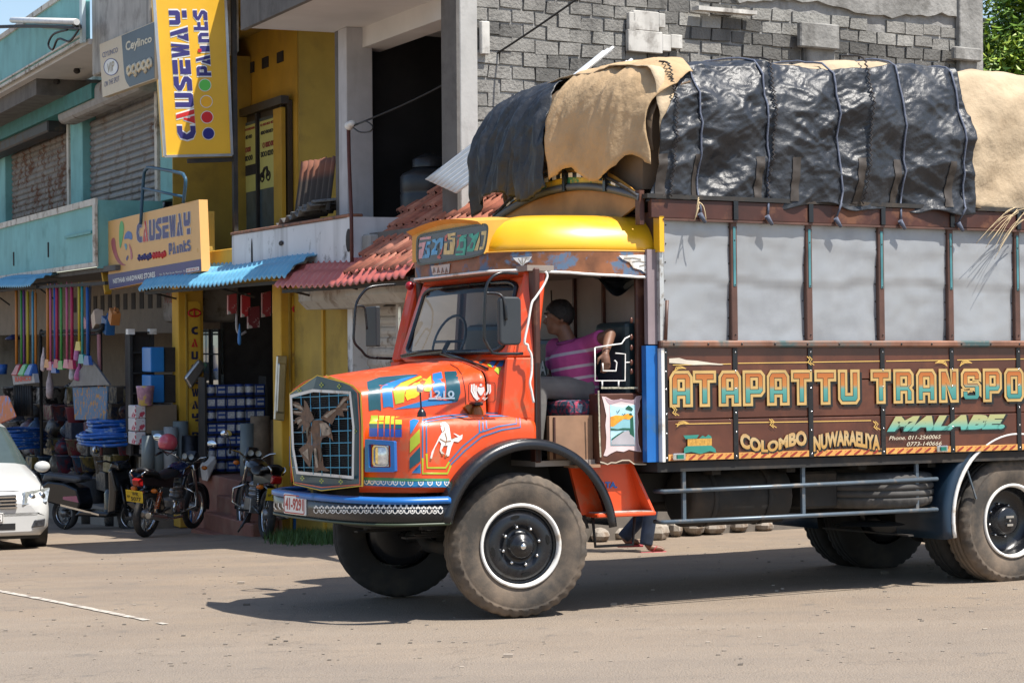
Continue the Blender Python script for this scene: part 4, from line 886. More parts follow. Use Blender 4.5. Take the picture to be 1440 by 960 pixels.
def side_text(name, s, px0, px1, py0, py1, m, shade=None, k=.04, wave=None, shear=0, lines=((0, None),)):
    A, B = tp(px0, py1, v=VB-.01), tp(px1, py0, v=VB-.01); u0, u1, w0, w1 = A.x, B.x, A.z, B.z
    f = lambda du, dw, dv: (lambda a, b: Vector((u0+(u1-u0)*a+du, VB-dv, w0+(w1-w0)*(b*(wave[1](a) if wave else 1) + (wave[0](a) if wave else 0))+dw)))
    base = text2d(s, k, shear)
    if shade: sh = lay(norm2d(text2d(s, k+.045, shear), base), f(.008, -.006, .0113)).part(name+'_outline', shade, truck, recalc=False)
    return lay(norm2d(base), f(0, 0, .0123)).part(name, m, truck, recalc=False)
M_tan = gradmat('tan_letter', [(0,(.46,.26,.07)),(.5,(.5,.36,.18)),(1,(.40,.18,.04))], 2, 1.15, 1.30)
wv = (lambda a: .18+.14*math.sin(a*6.5+2.2), lambda a: .66+.1*math.cos(a*6.5))
side_text('colombo_lettering', 'COLOMBO', 1041, 1134, 607, 638, M_tan, M_ldark, .05, wv)
side_text('nuwaraeliya_lettering', 'NUWARAELIYA', 1144, 1237, 603, 636, M_tan, M_ldark, .05, (lambda a: .02+.24*math.sin(math.pi*min(1, a*1.1)), lambda a: .72))
side_text('malabe_lettering', 'MALABE.', 1247, 1414, 582, 607, gradmat('teal_letter', [(0,(.06,.3,.26)),(.5,(.11,.37,.31)),(1,(.38,.38,.17))], 2, 1.21, 1.34), M_ldark, .075, None, .35)
M_ivory = mat('ivory_letter', (.62,.56,.42), .5)
side_text('phone_lettering', 'Phone. 011-2560065', 1250, 1323, 611, 618.5, M_ivory, None, .0, None, .3)
side_text('second_phone_lettering', '0773-140666', 1275, 1324, 620, 627, M_ivory, None, .0, None, .3)
def side_paint(name, m, polys, dv=.0123):
    for P in polys: lay(flat2d(P if isinstance(P[0], list) else [P]), lambda a, b: tp(a, b, v=VB-dv)).part(name, m, truck, recalc=False)
sl_ = lambda x0, y0, x1, y1, wd=1.1: line_poly([(x0, y0), (x1, y1)], wd)
side_paint('gold_pinstripe', M_gold, [sl_(946,513,1028,511.5), sl_(1038,510.5,1136,509.3), sl_(1143,509,1237,507.6), sl_(1246,507.6,1338,506.2), sl_(1346,506,1440,504.5), sl_(950,596,1028,594.6), sl_(1038,594,1136,592.6), sl_(1143,592.4,1225,591)], .0045)
fl2 = []
for x, y, sx in ((948,517,1),(1332,509,-1),(1350,509,1),(952,594,1)):
    for k in range(3): fl2.append(line_poly([(x+sx*k*1.5, y+6-k*1.5), (x+sx*(3+k*2), y+k-1), (x+sx*(9+2*k), y-2+k*1.3), (x+sx*(13+k*2), y-1+k)], .9))
for x, y in ((947,578),(1137,507),(1084,595),(1230,598)): fl2 += [line_poly([(x-2, y-6), (x+2, y-2), (x-1, y+2), (x+4, y+6)], 1.2), line_poly([(x+1, y-6), (x+5, y-2), (x+2, y+2), (x+8, y+6)], 1.0)]
side_paint('gold_scrolls', M_gold, fl2, .0123)
side_paint('ribbon_emblem', mat('emblem_teal', (.03,.23,.18), .5), [[(962,630),(966,627),(1000,626),(1006,631),(1007,636),(998,634),(985,638),(972,635),(962,637)], [(961,612),(983,611),(980,616),(964,617)], [(983,616),(988,612),(992,614),(996,611),(1000,613),(1001,616)]], .0123)
side_paint('ribbon_emblem_plate', mat('ochre', (.5,.27,.05), .5, var=.3, vs=60), [[(967,617),(1001,616),(1001,626),(967,627)]], .0123)
side_paint('paint_flaking', mat('chipped_white', (.6,.54,.44), .8), [[(941,504),(955,503),(965,506),(980,507),(1000,510),(1018,512),(1015,513),(995,512.5),(975,513),(955,511),(941,510)]], .0047)
# ---- side guard rails, tank, spare wheel, rear end
M_rail = mat('painted_steel_rail', (.10,.13,.16), .4, .3, dirt=(.2,.18,.16), da=.35, ds=8)
for ya, yb in ((691,673), (734,716)):
    a, b = tp(933, ya, v=-.09), tp(1318, yb, v=-.09); MB().tube([a+Vector((0,.12,0)), a, b, b+Vector((.02,.1,0))], .016, 8).part('guard_rail', M_rail, truck)
for x in (963, 1131, 1291):
    p = tp(x, 730, v=-.075); MB().box(p.x-.014, p.x+.014, -.074, -.05, .62, 1.04).part('guard_upright', M_rail, truck)
MB().bar((3.95, -.1, 1.05), (4.1, -.08, .70), .012, .012).part('guard_stay', M_rail, truck)
tk = MB().tube([(1.55,.34,.78),(1.57,.34,.78),(2.45,.34,.78),(2.47,.34,.78)], [.18,.22,.22,.18], 20).part('fuel_tank', M_blkd, truck)
for u in (1.75, 2.25): MB().lathe([(.224,-.02),(.228,-.02),(.228,.02),(.224,.02)], (u,.34,.78), 0, 24).part('tank_strap', M_blkd, tk)
MB().box(2.6, 2.95, .2, .5, .66, .95).part('battery_box', M_blkd, truck, bev=.02)
spt = tyre_mb().part('spare_tyre', mat('spare_rubber', (.07,.066,.062), .9, var=.3, dirt=(.2,.17,.14), da=.5, ds=3, dw=.3, bump=.2, bs=90), truck); spt.rotation_euler = (R_(90), 0, 0); spt.location = (3.42, .42, .66)
MB().lathe([(.285,0),(.2,.02),(.1,.02),(.004,.02)], (3.42,.42,.5), 2, 28).part('spare_rim', M_blkd, truck)
MB().bar((3.42,-.1,.44), (3.42,1.0,.44), .05, .012).part('spare_carrier', M_blkd, truck)
MB().box(UE-.06, UE-.0, VB+.1, VF-.1, .55, .68).part('rear_bumper', M_blk, truck, bev=.01)
for v in (.62, 1.44): MB().box(UE-.4, UE-.061, v-.03, v+.03, .56, .74).part('bumper_arm', M_blkd, truck)
# ---- arch at the front of the load space, painted yellow with a striped band
def arch(r0w, v_, h): return 2.99 + h*math.cos((v_-VC)/1.14*math.pi/2)**.9
ys = [VB+.04 + (VF-VB-.08)*i/36 for i in range(37)]
def arch_strip(u, lo, hi, name, m, th=.02, par=None):
    mb = MB(); mb.add([(u, v_, arch(0, v_, lo)-(.0)) for v_ in ys] + [(u, v_, arch(0, v_, hi)) for v_ in ys] , [(i, i+1, 37+i+1, 37+i) for i in range(36)]); return mb.part(name, m, par or truck, solid=th, recalc=False)
pan = arch_strip(1.0, -.25, .14, 'arch_panel', mat('ochre_panel', (.38,.2,.07), .6, var=.25, vs=4))
MB().tube([(.97, v_, arch(0, v_, .17)) for v_ in ys], .03, 8).part('arch_hoop', mat('grey_hoop', (.09,.10,.115), .5), truck)
MB().tube([(.95, v_, arch(0, v_, .31)) for v_ in ys], .012, 6).part('arch_hoop', M_blkd, truck)
for i in range(36):
    if 3 < i < 33: MB().add([(.955, ys[i], arch(0, ys[i], .245)), (.955, ys[i+1], arch(0, ys[i+1], .245)), (.955, ys[i+1], arch(0, ys[i+1], .28)), (.955, ys[i], arch(0, ys[i], .28))], [(0,1,2,3)]).part('arch_check', M_wht if i % 2 else M_blk, truck, solid=.006, recalc=False)
arch_strip(.975, .19, .245, 'arch_painted_band', mat('arch_yellow', (.6,.4,.03), .5, var=.3, vs=6, dirt=(.05,.25,.12), da=.36, ds=4, dw=.03), .01)
arch_strip(.985, .28, .36, 'arch_orange_band', mat('arch_orange', (.55,.25,.04), .55, var=.3, vs=6), .01)
for v_ in (.35, .95, 1.55): MB().box(.93, .955, v_-.018, v_+.018, arch(0, v_, .14), arch(0, v_, .36)).part('arch_bracket', M_blk, truck)
for v_ in (VB+.06, VF-.06): MB().box(.96, 1.0, v_-.03, v_+.03, 2.8, 3.05).part('arch_foot', M_brnd, truck)

# ================================================================== THE LOAD: bulging cargo under tarpaulins
TOPW = [(.5,3.62),(.8,3.90),(1.1,4.03),(1.4,4.08),(2.2,4.13),(3,4.16),(4,4.18),(5,4.2),(7.2,4.1)]
def load_pt(u, s, off=0, seed=0, wr=1.0):         # s: 0 near bottom edge, .5 crown, 1 far bottom edge
    top = interp(TOPW, u) + .02*math.sin(u*2.3); bot = 3.0 + .22*max(0, (1.0-u)/.5)
    a = (s-.5)*2; sg = 1 if a > 0 else -1; a = abs(a)
    hw = 1.16 + .03*math.sin(u*1.9+1) ; 
    if u < 1.2: hw -= .30*((1.2-u)/.7)**1.6
    # superellipse half section: a=0 crown -> a=1 bottom
    if a < .42: x = hw*.90*(a/.42)**.9; z = top - .085*(a/.42)**3
    else:
        k = (a-.42)/.58; x = hw*(.90 + .115*math.sin(min(1, k*2.6)*math.pi/2) - .03*max(0, k-.5)*2); z = (top-.085) + (bot-(top-.085))*k**1.12
    p = Vector((u, VC + sg*x, z)); n = Vector((0, sg*(.25+.9*min(1, a*1.4)), max(.05, 1-a*1.3))).normalized()
    q = Vector((u, s*6, seed*7.3))
    if wr:
        bulge = .045*noise.noise(Vector((u*1.5, s*4.2, 1.5))) + .03*noise.noise(Vector((u*3.6, s*10, 4)))
        ed = .35+.65*min(1, a*1.6)
        r1 = (1-abs(noise.noise(Vector((u*1.1+s*4.0, s*10-u*1.9, 3.3))))*2.6); r2 = (1-abs(noise.noise(Vector((u*2.6-s*7, s*30+u*4.5, 7.1))))*2.4); r3 = (1-abs(noise.noise(Vector((u*8+s*18, s*60-u*9, 2.2))))*2.2); r4 = noise.noise(Vector((u*34, s*90, 5)))
        amp = .6+.8*abs(noise.noise(Vector((u*.9, s*3, 11))))
        groove = sum(math.exp(-((u-(ur+.12*(.36-s*.45)*1.2+dr*s*.3))/.045)**2) for ur, dr in ((1.42,0),(2.02,-.1),(2.66,-.02),(3.28,0),(3.86,.02)))
        off += bulge + (.038*r1*ed + .014*r2*amp*ed + .0075*r3*amp)*wr - .022*groove*ed
    return p + n*off
M_tarp = mat('black_tarpaulin', (.022,.025,.031), .42, var=.35, vs=5, dirt=(.04,.043,.048), da=.45, ds=5, dw=.3, bump=.75, bs=11, spec=.5)
M_hess = mat('hessian_canvas', (.48,.335,.195), .92, var=.16, vs=3, dirt=(.30,.20,.11), da=.45, ds=2.2, dw=.3, bump=.6, bs=14, spec=.1)
M_hessp = mat('pale_canvas', (.46,.36,.245), .92, var=.12, vs=3, dirt=(.34,.25,.16), da=.45, ds=2.5, dw=.3, bump=.9, bs=9, spec=.1)
def tarp(name, m, label, u0, u1, s0, s1, off, seed, nu, nv, edge=None, wr=1.0):
    e = edge or (lambda a, b: (0, 0))
    def f(a, b): du, ds_ = e(a, b); return load_pt(u0+(u1-u0)*a+du, s0+(s1-s0)*b+ds_, off, seed, wr)
    mb = MB().grid(f, nu, nv); n = nv+1
    return mb.thing(name, m, label, 'tarpaulin', TF, 'tarpaulins over the lorry load', solid=.006, recalc=False)
# the cargo itself (sacks) under the sheets, closed body
core = MB().grid(lambda a, b: load_pt(1.05+a*(UE-1.1), .02+.96*b, -.10, 0, 0), 40, 24)
core.add([load_pt(1.05, .02+.96*j/24, -.10, 0, 0) for j in range(25)], [tuple(range(25))])
core.thing('cargo_pile', mat('sacking_dark', (.16,.11,.07), .95), 'bulging pile of sacked cargo under the tarpaulins on the lorry', 'cargo', TF)
jit = lambda sc, am, sd: (lambda a: am*noise.noise(Vector((a*sc, sd, .3))))
ja, jb, jc = jit(5, .05, 1), jit(9, .02, 2), jit(7, .05, 5)
tarp('hessian_sheet', M_hessp, 'pale hessian sheet over the top and rear of the lorry load', 1.1, UE-.05, -.004, .99, .0, 2, 150, 70, lambda a, b: (0, jb(a*1.8)*(.5 if b < .5 else 0)))
tarp('black_tarpaulin', M_tarp, 'large shiny black tarpaulin roped down over the side of the load', 1.0, 4.0, -.010, .295, .03, 2, 260, 130,
     lambda a, b: (.34*(b**1.3)*(1-a) + .05*math.sin(b*9)*(1-a) + jc(b*.5)*a - .10*max(0, b-.5)*a, jb(a*1.6)*(1-b)*.7+.03*math.sin(a*8)*b - .03*b*max(0, a-.6)))
def front_pt(v, t, off, hem=3.25, fk=1.0):                # rounded front end of the load, t: 0 hem, 1 crown
    x = (v-VC)/1.2; zs = 4.06 - .10*abs(x)**2.4 - .55*max(0, abs(x)-.8)**1.2*2; u0 = .97 - .17*max(0, min(1, (v-.75)/1.0))**1.2 + .25*max(0, (.25-v))*1.3
    ph = t*math.pi/2; n_ = Vector((-math.cos(ph), .15*x, math.sin(ph)+.05)).normalized()
    fold = .055*(1-abs(noise.noise(Vector((v*4.2+t*1.2, t*1.6, 8))))*2.3) + .024*(1-abs(noise.noise(Vector((v*11+t*4, t*4, 3))))*2.2) + .009*(1-abs(noise.noise(Vector((v*22+t*5, t*9, 1))))*2)
    return Vector((u0 + (1.42-u0)*max(0, 1-math.cos(ph))**1.25, v, hem + (zs-hem)*(math.sin(ph)**.68 if ph > 0 else ph*1.2))) + n_*(off + fk*fold*(1.15-.6*t))
def front_tarp(name, m, label, fv, ft, off, nu, nv, fk=1.0):
    mb = MB().grid(lambda a, b: front_pt(fv(a, b), ft(a, b), off, 3.25, fk), nu, nv); return mb.thing(name, m, label, 'tarpaulin', TF, 'tarpaulins over the lorry load', solid=.006, recalc=False)
front_tarp('front_sacking', mat('sacking_dark', (.16,.11,.07)), 'dark sacking under the front tarpaulins above the visor', lambda a, b: -.1+2.3*a, lambda a, b: .04+.96*b, -.05, 30, 16)
front_tarp('front_black_tarpaulin', M_tarp, 'black tarpaulin draped over the front end of the load', lambda a, b: 2.12-(1.04-.22*b)*a, lambda a, b: (-.06-.12*max(0, 1-a*2.2)+.05*math.sin(a*6.5))*(1-b)+1.02*b, .0, 70, 60)
front_tarp('hessian_patch', M_hess, 'brown hessian sheet hanging over the front of the load between black tarpaulins', lambda a, b: 1.04+.10*b+.04*math.sin(b*7)-(1.18+.06*b)*a, lambda a, b: (.03*math.sin(a*9)+jb(a*.6)-.02)*(1-b)+1.04*b, .045, 70, 60, .45)
# ropes over the load
M_rope = mat('blue_grey_rope', (.10,.115,.16), .8, var=.3, vs=60)
RP = [(1.42,0),(2.02,-.1),(2.66,-.02),(3.28,0),(3.86,.02),(1.22,.0),(2.96,0)]
LBL = ['first blue rope from the front, over the black tarpaulin, with a frayed end', 'second blue rope from the front, down the black tarpaulin', 'third blue rope from the front, in the middle of the black tarpaulin', 'fourth blue rope, close to the rear end of the black tarpaulin', 'rope over the pale hessian sheet, just behind the black tarpaulin']
for i, (u, du) in enumerate(RP[:5]):
    pts = [load_pt(u + .12*(.36-b*.45)*1.2 + du*b*.3, .0+b*.98, .045, 2, 1) for b in [j/46 for j in range(47)]]
    e = pts[0]; pts = [Vector((e.x-.03, VB-.05, 2.90)), Vector((e.x-.01, e.y-.02, 3.0))] + pts
    mb = MB().tube(pts, .0085, 6); mb.tube([Vector((e.x-.05,VB-.06,2.885)), Vector((e.x+.0,VB-.06,2.82))], [.02,.012], 6)
    mb.thing('rope', M_rope, LBL[i], 'rope', TF, 'ropes over the lorry load')
for i, (u, lab) in enumerate(((1.17,'dark twisted seam cord on the front part of the black tarpaulin'), (2.06,'dark laced seam cord beside the second rope on the black tarpaulin'), (2.92,'dark laced seam cord near the middle of the black tarpaulin'))):
    pts = []
    for j in range(70): b = j/69*.34; p = load_pt(u + .3*b - (.25*(b-.1)**2), b, .058, 2, 1); pts.append(p + Vector((.012*(-1)**j, 0, 0)))
    MB().tube(pts, .007, 5).thing('seam_cord', mat('dark_cord', (.035,.03,.03), .8), lab, 'cord', TF, 'cords along the tarpaulin seams')
# loose straw-like threads
for (px, py, n_, lab, sd) in ((1425,300,16,'bunch of frayed pale threads hanging off the rear hessian sheet',3), (983,285,6,'small knot of frayed orange twine at the tarpaulin hem',4)):
    mb = MB(); r2 = random.Random(sd); p0 = tp(px, py, v=-.24)
    for k in range(n_):
        L = (.35 if n_ > 8 else .1)*(.5+r2.random()); d = Vector((-1.0+.4*r2.random() if n_ > 8 else r2.uniform(-.3,.3), -.10*r2.random(), -.42-.4*r2.random())).normalized()
        s0 = p0 + Vector((r2.uniform(-.02,.12) if n_ > 8 else 0, 0, r2.uniform(-.05,.05))); mb.tube(smooth_line([s0, s0+d*L*.5+Vector((0,r2.uniform(-.02,.0),.03)), s0+d*L], 3), .0022 if n_ > 8 else .004, 4)
    mb.thing('frayed_threads', mat('straw', (.55,.43,.26), .9), lab, 'threads', TF)
M_patch = mat('brown_patch', (.045,.035,.028), .6)
for k, u in enumerate((1.06,1.38,1.93,2.25,2.83,3.2,3.72)):
    MB().grid(lambda a, b: load_pt(u+.07*a+.02*b, .0+.085*b, .041, 2), 6, 14).thing('tarpaulin_patch', M_patch, f'brown patch on the hem of the black tarpaulin, {["first","second","third","fourth","fifth","sixth","seventh"][k]} from the front', 'patch', TF, 'brown patches on the tarpaulin hem', recalc=False)

# ================================================================== BUILDINGS (facade frame: x along the street front to the right, y into the building, z up)
BF = frame_xy((-4.44, 31, 0), math.atan2(-.913, .408))
def bp_(px, py, n): return BF.at(px, py, 1, -n)          # on the plane n metres in front of the facade line
def bt(px, py, t): return BF.at(px, py, 0, t)            # on a plane across the street front
M_tealw = mat('teal_wall_paint', (.20,.47,.47), .75, var=.12, vs=1.5, dirt=(.11,.25,.24), da=.38, ds=1.6, dw=.35, streak=.35)
M_teald = mat('dark_teal_soffit', (.03,.17,.16), .7, var=.2)
M_trim = mat('cream_trim', (.60,.57,.50), .7, var=.12, dirt=(.25,.2,.15), da=.35, ds=4, streak=.2)
M_conc = mat('stained_plaster', (.43,.42,.39), .9, var=.2, vs=2, dirt=(.05,.047,.042), da=.45, ds=1.4, dw=.25, streak=.5, bump=.3, bs=18)
M_concd = mat('blackened_and_shaded_concrete', (.15,.14,.13), .92, var=.35, vs=2, dirt=(.03,.028,.025), da=.55, ds=2, dw=.3, streak=.5, bump=.4, bs=16)
M_ywall = mat('yellow_wall_paint', (.58,.335,.03), .75, var=.12, vs=2, dirt=(.36,.2,.06), da=.42, ds=1.2, dw=.35, streak=.25)
M_yshade = mat('shaded_olive_yellow', (.42,.28,.045), .75, var=.15, vs=2, dirt=(.2,.14,.05), da=.4, ds=1.5, dw=.3, streak=.3)  # yellow wall paint taken down to olive: the end wall's shade in its colour
M_white = mat('whitewash', (.68,.69,.70), .85, var=.06, vs=2, dirt=(.12,.11,.10), da=.22, ds=2.2, dw=.12, streak=.45)
M_soff = mat('grey_soffit', (.60,.58,.56), .9, var=.08, vs=1.5)
M_shut = mat('grey_shutter', (.22,.215,.21), .55, .3, var=.15, vs=2, dirt=(.13,.065,.035), da=.4, ds=2.5, dw=.2, streak=.4)
M_shr = mat('rusty_shutter', (.21,.19,.17), .65, .2, var=.2, vs=3, dirt=(.14,.06,.03), da=.55, ds=4, dw=.12, streak=.3)
M_shw = mat('dirty_white_shutter', (.50,.46,.42), .6, var=.1, vs=3, dirt=(.16,.10,.07), da=.4, ds=5, dw=.15, streak=.4)
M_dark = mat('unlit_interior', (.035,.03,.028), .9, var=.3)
def slats(S_, name, t0, t1, z0, z1, y, pitch, m, par=None):
    mb = MB(); k = int((z1-z0)/pitch); prof = []
    for i in range(k):
        z = z0+i*pitch; prof += [(y+.004, z), (y-.022, z+pitch*.25), (y-.026, z+pitch*.5), (y-.018, z+pitch*.8), (y+.004, z+pitch*.94)]
    n = len(prof); nt = 10; vs = [(t0+(t1-t0)*j/nt, p[0]+.006*noise.noise(Vector((j*.9, p[1]*2, 1))), p[1]) for j in range(nt+1) for p in prof]
    mb.add(vs, [(j*n+i, (j+1)*n+i, (j+1)*n+i+1, j*n+i+1) for j in range(nt) for i in range(n-1)])
    return S_.part(mb, name, m, par, recalc=False)
B = lambda t0, t1, n0, n1, z0, z1: MB().box(t0, t1, -max(n0, n1), -min(n0, n1), z0, z1)
GB = gz(*BF.W((0, -.5, 0)).xy) - .3
# ---- teal building on the left
T = Sub('teal_shop_building', BF, (-8, 0, GB), 'weathered teal two-storey shop building with rusty shutters and balcony panels', 'building')
T.part(B(-26, -1.62, -.6, -.2, 3.9, 7.3), 'upper_wall', M_conc)
for a, b in ((-26,-14.9), (-8.66,-7.7), (-2.33,-1.62)): T.part(B(a, b, -.2, .05, 4.09, 6.4), 'pilaster', M_tealw, bev=.01)
for a in (-8.72, -2.42): T.part(B(a-.16, a, -.2, .075, 4.1, 5.95), 'white_jamb', M_trim)
sh1 = slats(T, 'roller_shutter', -14.85, -8.88, 4.1, 5.85, .1, .115, M_shr)
sh2 = slats(T, 'roller_shutter', -7.66, -2.58, 4.0, 5.9, .1, .115, M_shut)
T.part(B(-7.95, -2.2, .05, .45, 5.78, 6.22), 'shutter_hood', mat('weathered_hood', (.30,.285,.27), .7, var=.2, dirt=(.10,.055,.035), da=.4, ds=2.5, dw=.15), bev=.12, seg=3)
T.part(B(-16, -8.9, .05, .42, 5.75, 6.2), 'shutter_hood', mat('black_hood', (.03,.03,.032), .6, dirt=(.12,.08,.05), da=.3, ds=3), bev=.03)
T.part(B(-26, -7.0, -.2, 1.0, 6.2, 6.5), 'upper_slab', M_concd); 
T.part(B(-26, -2.35, .15, 1.15, 6.48, 6.56), 'upper_balcony_soffit', M_soff)
T.part(B(-26, -2.45, 1.1, 1.2, 6.57, 7.42), 'upper_balcony_panel', M_tealw)
for z, h in ((6.53, .05), (6.62, .03), (7.40, .09)): T.part(B(-26, -2.36, 1.2, 1.235, z, z+h), 'balcony_moulding', M_trim)
T.part(B(-2.5, -2.34, 1.19, 1.25, 6.5, 7.5), 'white_corner_strip', mat('sky_blue_post', (.55,.66,.68), .7))
for t in (-7.0, -5.4, -9.2): T.part(MB().ball(BF.L(BF.W((t, -.65, 6.44))), (.06,.06,.05), 8), 'soffit_lamp', M_dark)
T.part(B(-2.33, 1.15, -.18, 1.1, 5.98, 7.45), 'plaster_wall', M_conc, bev=.02)
T.part(B(-26, -5.0, .1, .5, 5.95, 6.2), 'cross_beam', M_teald)
# lower balcony front
T.part(B(-26, -2.46, .95, 1.02, 3.10, 4.06), 'balcony_panel', M_tealw)
T.part(B(-2.46, -2.39, .0, 1.02, 3.05, 4.10), 'balcony_end', M_tealw)
for z, h in ((4.03, .10), (3.08, .07)): T.part(B(-26, -2.38, 1.02, 1.06, z, z+h), 'balcony_moulding', M_trim)
T.part(B(-2.52, -2.36, 1.03, 1.075, 3.15, 4.03), 'corner_moulding', M_trim)
T.part(B(-26, -1.62, -4.2, .94, 3.0, 3.08), 'first_floor_slab', M_concd)
for t, z in ((-9.0,3.45),(-6.0,3.5)): T.part(B(t-.03, t+.03, 1.02, 1.035, z-.15, z+.1), 'stain_patch', M_dark)
T.part(B(-4.6, -2.7, 1.03, 1.06, 3.60, 3.64), 'pipe_stub', mat('teal_pipe', (.06,.3,.3), .5))
# ground floor of the hardware shop
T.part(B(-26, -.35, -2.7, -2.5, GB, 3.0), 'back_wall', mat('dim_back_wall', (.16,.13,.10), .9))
T.part(B(-26, -1.75, -.3, -.1, 2.05, 3.0), 'lintel_wall', mat('tan_lintel', (.21,.17,.13), .85, var=.12, dirt=(.2,.16,.12), da=.4, ds=2, dw=.3))
for k in range(12): T.part(B(-9.2+.55*k, -8.95+.55*k, -.1, -.09, 2.45, 2.72), 'vent_hole', M_dark)
T.part(B(-26, -.2, -4.0, .9, GB-.3, GB+.42), 'shop_floor', mat('cement_floor', (.22,.19,.16), .9))
T.part(B(-1.75, -.1, -.55, .2, 2.20, 2.95), 'shutter_box', mat('grey_cement_box', (.24,.22,.2), .8, var=.2, dirt=(.12,.09,.07), da=.4, ds=3), bev=.1, seg=2)
tx = norm2d(text2d('/\\/.L:l/', .0, .4)); T.part(lay(tx, lambda a, b: Vector((-1.55+.75*a, -.205, 2.50+.16*b))), 'red_scrawl', mat('red_scrawl', (.25,.03,.03), .7), recalc=False)
T.part(B(-26.2, -26.0, -2.7, .9, GB-.3, 3.0), 'end_wall', M_conc)
gp = T.part(B(-1.7, -.15, -.30, -.26, .3, 2.1), 'glass_front', mat('mirror_glass', (.45,.52,.55), .04, .9, var=.05))
for t in (-1.7, -1.2, -.68, -.18): T.part(B(t-.02, t+.02, -.26, -.23, .3, 2.1), 'glazing_bar', M_dark, gp)
T.part(B(-1.7, -.15, -.26, -.22, 1.72, 1.74), 'glazing_bar', M_dark, gp)
# ---- yellow building
Y = Sub('yellow_shop_building', BF, (0, 2, GB), 'yellow two-storey shop building with poster window and painted pillars', 'building')
Y.part(B(-7, .63, -6, -1.2, 3.0, 7.0), 'yellow_wall', M_ywall)
Y.part(B(.63, .70, -6, -1.21, 3.0, 7.0), 'end_wall', M_yshade)
Y.part(B(-7, .72, -1.19, -.75, 6.62, 7.1), 'roof_beam', M_yshade); Y.part(B(-1.615, -1.58, -1.19, .05, 3.05, 6.3), 'side_wall', M_yshade)
Y.part(B(-2.2, 1.5, .3, .6, 3.0, 3.72), 'sign_side_panel', M_yshade)
WN = [bp_(312,335,-1.19), bp_(413,335,-1.19), bp_(413,125,-1.19)]
for px in (333, 353, 373, 394): p = bp_(px, 0, -1.19); yy = 103 - (px-333)*.37; a = bp_(px-4, yy+9, -1.19); b = bp_(px+4, yy-9, -1.19); Y.part(B(a.x, b.x, -1.2, -1.18, a.z, b.z), 'vent_hole', M_dark)
z0, z1 = 3.45, 5.42; t0, t1 = bp_(309,250,-1.19).x, bp_(412,250,-1.19).x
wf_ = Y.part(B(t0, t1, -1.19, -1.12, z0, z1), 'window_frame', mat('dark_brown_frame', (.05,.035,.02), .5))
Y.part(B(t1-.45, t1-.06, -1.1, -1.04, z0, z1-.1), 'shutter_leaf', M_ywall, wf_)
gx = [bp_(x, 250, -1.1).x for x in (328, 364, 399)]
for i in (0, 1):
    pn = Y.part(B(gx[i]+.05, gx[i+1]-.05, -1.12, -1.10, z0+.1, z1-.15), 'pane', mat('dull_window_glass', (.09,.12,.13), .15, var=.2), wf_)
    ps = Y.part(B(gx[i]+.08, gx[i+1]-.08, -1.10, -1.095, z0+.75, z1-.2), 'poster', mat('poster_yellow', (.60,.56,.17), .6, var=.08), wf_)
    for m_, rows in (('poster_red', ((.04,.07,.1,.9),(.3,.38,.2,.75))), ('poster_black', ((.42,.5,.1,.8),(.14,.19,.1,.85)))): 
        mb = MB(); rr = random.Random(i*5+len(m_))
        for a, b, x0, x1 in rows:
            zz_ = z1-.2-(a)*1.1; x = gx[i]+.08 + (gx[i+1]-gx[i]-.16)*x0; xe = gx[i]+.08+(gx[i+1]-gx[i]-.16)*x1
            while x < xe: w_ = rr.uniform(.05,.1); mb.tube([Vector((x + w_*.45*math.cos(q), 1.088, zz_ - (b-a)*.5 + (b-a)*.5*math.sin(q))) for q in [k*1.05 for k in range(6)]], .006, 4, closed=True); x += w_*1.25
        Y.part(mb, 'poster_lettering', mat(m_, (.35,.05,.05) if 'red' in m_ else (.03,.03,.04), .6), wf_)['kind'] = 'stuff'
    band = B(gx[i]+.3, gx[i]+.31, -1.094, -1.092, z0+.9, z0+.91) if i == 1 else B(gx[i]+.08, gx[i+1]-.08, -1.094, -1.092, z0+1.0, z0+1.16) if i == 0 else B(gx[i]+.2, gx[i+1]-.2, -1.094, -1.092, z0+.86, z0+.98); Y.part(band, 'poster_band', M_dark, wf_)
    rdr = MB(); bx = gx[i]+.35; bz = z0+.93
    for q in (-.14, .16): rdr.tube([Vector((bx+q+.09*math.cos(k*.7), 1.086, bz+.07*math.sin(k*.7))) for k in range(9)], .012, 4, closed=True)
    rdr.tube([(bx-.14,1.086,bz),(bx-.02,1.086,bz+.12),(bx+.1,1.086,bz+.13),(bx+.16,1.086,bz)], .022, 5); Y.part(rdr, 'poster_motorbike', M_dark, wf_)
for t in (gx[0], gx[1], gx[2]): Y.part(B(t-.04, t+.04, -1.12, -1.06, z0, z1), 'mullion', M_dark, wf_)
Y.part(B(t0-.05, t1+.05, -1.12, -1.0, z1-.06, z1+.06), 'window_head', mat('dark_brown_frame', (.05,.035,.02)), wf_)
Y.part(B(-7, 3.0, -6, .15, 6.72, 6.95), 'shading_roof_slab', M_yshade)  # slab added, run past the wall end, to shade the end wall
